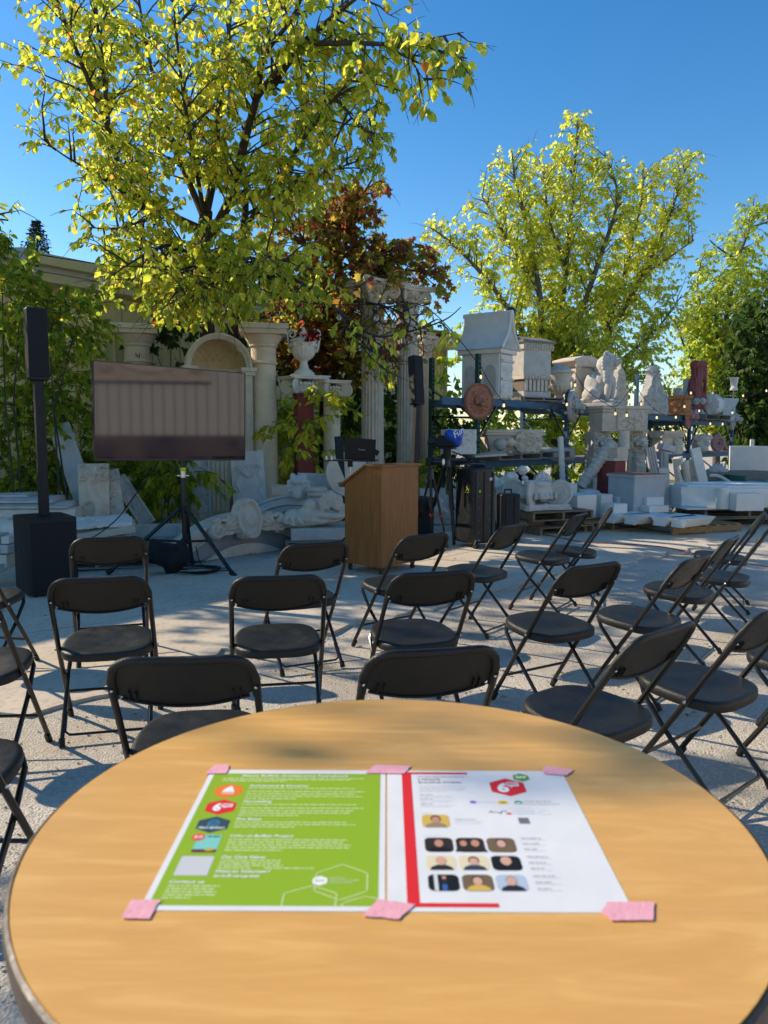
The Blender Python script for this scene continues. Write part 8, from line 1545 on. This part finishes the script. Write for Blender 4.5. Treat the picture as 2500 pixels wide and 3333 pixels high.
T = Tree(16); bs = Vector((-9.3, 4.2, -0.1))
T.limb([bs, (-9.2, 4.2, 2.5), (-8.8, 4.2, 4.5), (-8.4, 4.2, 6.5)], 0.13, 0.02, 7)
for pts, st_ in (([(-9.0, 4.2, 3.4), (-8.2, 5.0, 4.6), (-7.4, 5.8, 5.4), (-6.6, 6.4, 5.9)], 0.25), ([(-8.9, 4.2, 4.2), (-8.3, 4.8, 5.6), (-7.4, 5.2, 6.6)], 0.25), ([(-8.8, 4.2, 4.8), (-7.8, 4.0, 5.6), (-7.1, 3.83, 5.75), (-6.4, 3.62, 5.85)], 0.19)):
    p_ = T.limb([Vector(p) for p in pts], 0.02, 0.006, 5); T.dress(p_, 0.3, st_, 0.6 if st_ > 0.2 else 0.14, 0.2, 0.2, 5 if st_ > 0.2 else 2, 0.09, 0.8, 0.0)
T.finish('side_tree', 'sparse leafy tree standing out of view at left, its shade falling across the table', 'tree', (bs.x, bs.y, 0), OVATE, lime_l, bark)
# ---- 8: spruce tip behind the building
T = Tree(15); pt = at(118, 712, 34); bs = Vector((pt.x, 34, 0)); T.limb([bs, (pt.x, 34, 5), (pt.x, 34, pt.z)], 0.2, 0.01, 8)
for k in range(26):
    z_ = pt.z - 0.1 - 0.16 * k; L_ = 0.12 + 0.075 * k
    for m in range(8):
        a = m * 0.785 + k * 0.6; T.twig(np.array([pt.x, 34, z_]), np.array([math.cos(a), math.sin(a), -0.1]), L_ * (0.7 + 0.5 * T.r.random()), 16, 0.14, 0.4, False)
T.finish('spruce', 'dark spruce tip peeking above the roof at left', 'tree', (bs.x, bs.y, 0), LANCE, mat('needle_green', (0.012, 0.03, 0.018), (0.02, 0.045, 0.025), 3, 0.8), bark)

# ================================================================== STRING LIGHTS
wirem = mat('wire_black', (0.01, 0.01, 0.01), rough=0.6); glassm = mat('bulb_glass', (0.75, 0.72, 0.62), rough=0.08, spec=0.6); MATS['bulb_glass'].node_tree.nodes['Principled BSDF'].inputs['Transmission Weight'].default_value = 0.85
def string(label, pts, bulbs, r, bs_, mt, drop=0.05):
    t = thing('string_lights', label, 'string lights'); path = smoothpath(pts, 8); b = MB(); b.tube(path, r, 5); b.build('wire', wirem, t, smooth=60)
    for q in bulbs:
        q = Vector(q); b = MB(); b.cyl(q + Vector((0, 0, 0.5 * bs_)), q + Vector((0, 0, 1.3 * bs_)), 0.34 * bs_, 0.30 * bs_, 10); b.tube([q + Vector((0, 0, 1.25 * bs_)), q + Vector((0, 0, 1.3 * bs_ + drop))], r * 0.9, 4); s_ = b.build('socket', wirem, t)
        b = MB(); b.lathe([(0.28 * bs_, 0.5 * bs_), (0.34 * bs_, 0.25 * bs_), (0.5 * bs_, -0.2 * bs_), (0.46 * bs_, -0.5 * bs_), (0.25 * bs_, -0.75 * bs_), (0.02, -0.8 * bs_)], 12, Matrix.Translation(q)); b.build('bulb', mt, s_, smooth=60)
    return t
string('black string light wire with clear bulbs hung across from the wall box to the rack', [at(0, 800, 9.4), at(83, 821, 9.4), at(331, 860, 9.3), at(527, 876, 9.2), at(800, 930, 9.4), at(1000, 985, 9.8), at(1174, 992, 10.0), at(1330, 986, 10.4), at(1400, 1010, 10.8), at(1475, 1082, 11.4), at(1556, 1182, 12.3)], [at(120, 878, 9.4), at(331, 912, 9.3), at(499, 915, 9.2), at(976, 1010, 9.8), at(1104, 1030, 10), at(1225, 1032, 10.1), at(1326, 1022, 10.4), at(1471, 1104, 11.4)], 0.007, 0.065, glassm, 0.09)
p = at(74, 830, 9.4); b = MB(); b.box(-0.06, 0.06, -0.05, 0.05, -0.09, 0.08); o = b.build('junction_box', trimw, bevel=0.004); o.location = p; tag(o, 'small white box where the string lights start at left', 'box')
warm = emis('bulb_warm', (1.0, 0.74, 0.36), 0.9)
rp = [at(1560, 1182, 12.2), at(1600, 1255, 12.2), at(1660, 1325, 12.4), at(1760, 1340, 13.2), at(1840, 1290, 14.0)]
string('string lights looping along the first rack bay', rp, [at(1565, 1225, 12.2), at(1640, 1318, 12.3)], 0.006, 0.042, warm, 0.03)
string('string lights sagging from the second upright to the mantelpiece', [at(1870, 1210, 14.1), at(1905, 1265, 14.0), at(1970, 1312, 13.9), at(2010, 1320, 13.8), at(2062, 1250, 15.8)], [at(1872, 1252, 14.1), at(2003, 1345, 13.7), at(2040, 1350, 13.7), at(1845, 1315, 13.9)], 0.006, 0.042, warm, 0.03)
string('string lights from the blue upright down past the tall crest', [at(2063, 1225, 15.8), at(2085, 1280, 15.8), at(2140, 1338, 15.9), at(2200, 1345, 16.5), at(2240, 1260, 17.6)], [at(2067, 1260, 15.8), at(2087, 1314, 15.8), at(2050, 1323, 15.7), at(2138, 1358, 15.9), at(2200, 1357, 16.4), at(2228, 1322, 17)], 0.006, 0.042, warm, 0.03)
string('string lights along the far rack to the dark tree', [at(2240, 1245, 17.6), at(2290, 1330, 17.8), at(2330, 1362, 18.2), at(2390, 1350, 19), at(2430, 1290, 20), at(2500, 1270, 20.5)], [at(2276, 1336, 17.7), at(2312, 1378, 18), at(2352, 1379, 18.6), at(2384, 1342, 19), at(2419, 1287, 20), at(2495, 1271, 20.4), at(2249, 1278, 17.5)], 0.006, 0.042, warm, 0.03)
# fallen leaves and a weed tuft on the slab edge
b = MB(); rr_ = random.Random(77)
for i in range(240):
    x_, y_ = rr_.uniform(-4, 6), rr_.uniform(2.2, 12)
    if abs(x_) > 0.62 * y_: continue
    a = rr_.random() * 6.3; l_ = rr_.uniform(0.03, 0.06); z_ = 0.026 if slabz(x_, y_) else 0.006; c_, s_ = math.cos(a) * l_, math.sin(a) * l_
    b.add([(x_, y_, z_), (x_ + c_ * .5 - s_ * .35, y_ + s_ * .5 + c_ * .35, z_ + 0.008), (x_ + c_, y_ + s_, z_ + 0.003), (x_ + c_ * .5 + s_ * .35, y_ + s_ * .5 - c_ * .35, z_ + 0.006)], [(0, 1, 2, 3)])
tag(b.build('fallen_leaves', leafmat('leaf_dry', [(0, (0.16, 0.09, 0.03)), (0.6, (0.28, 0.20, 0.05)), (1, (0.30, 0.26, 0.05))], 0.3), smooth=0), 'a few dry leaves fallen on slab and gravel', 'leaves', kind='stuff')
b = MB()
for i in range(160):
    q = gnd(790 + rr_.gauss(0, 22), 1800 + rr_.gauss(0, 5)); a = rr_.random() * 6.3; l_ = rr_.uniform(0.03, 0.07); b.add([(q.x, q.y, 0.0), (q.x + 0.006, q.y, 0.0), (q.x + math.cos(a) * l_, q.y + math.sin(a) * l_, l_ * 0.7)], [(0, 1, 2)])
tag(b.build('weed_tuft', dark_l, smooth=0), 'small weed tuft growing at the foot of the pediment', 'weed', kind='stuff')
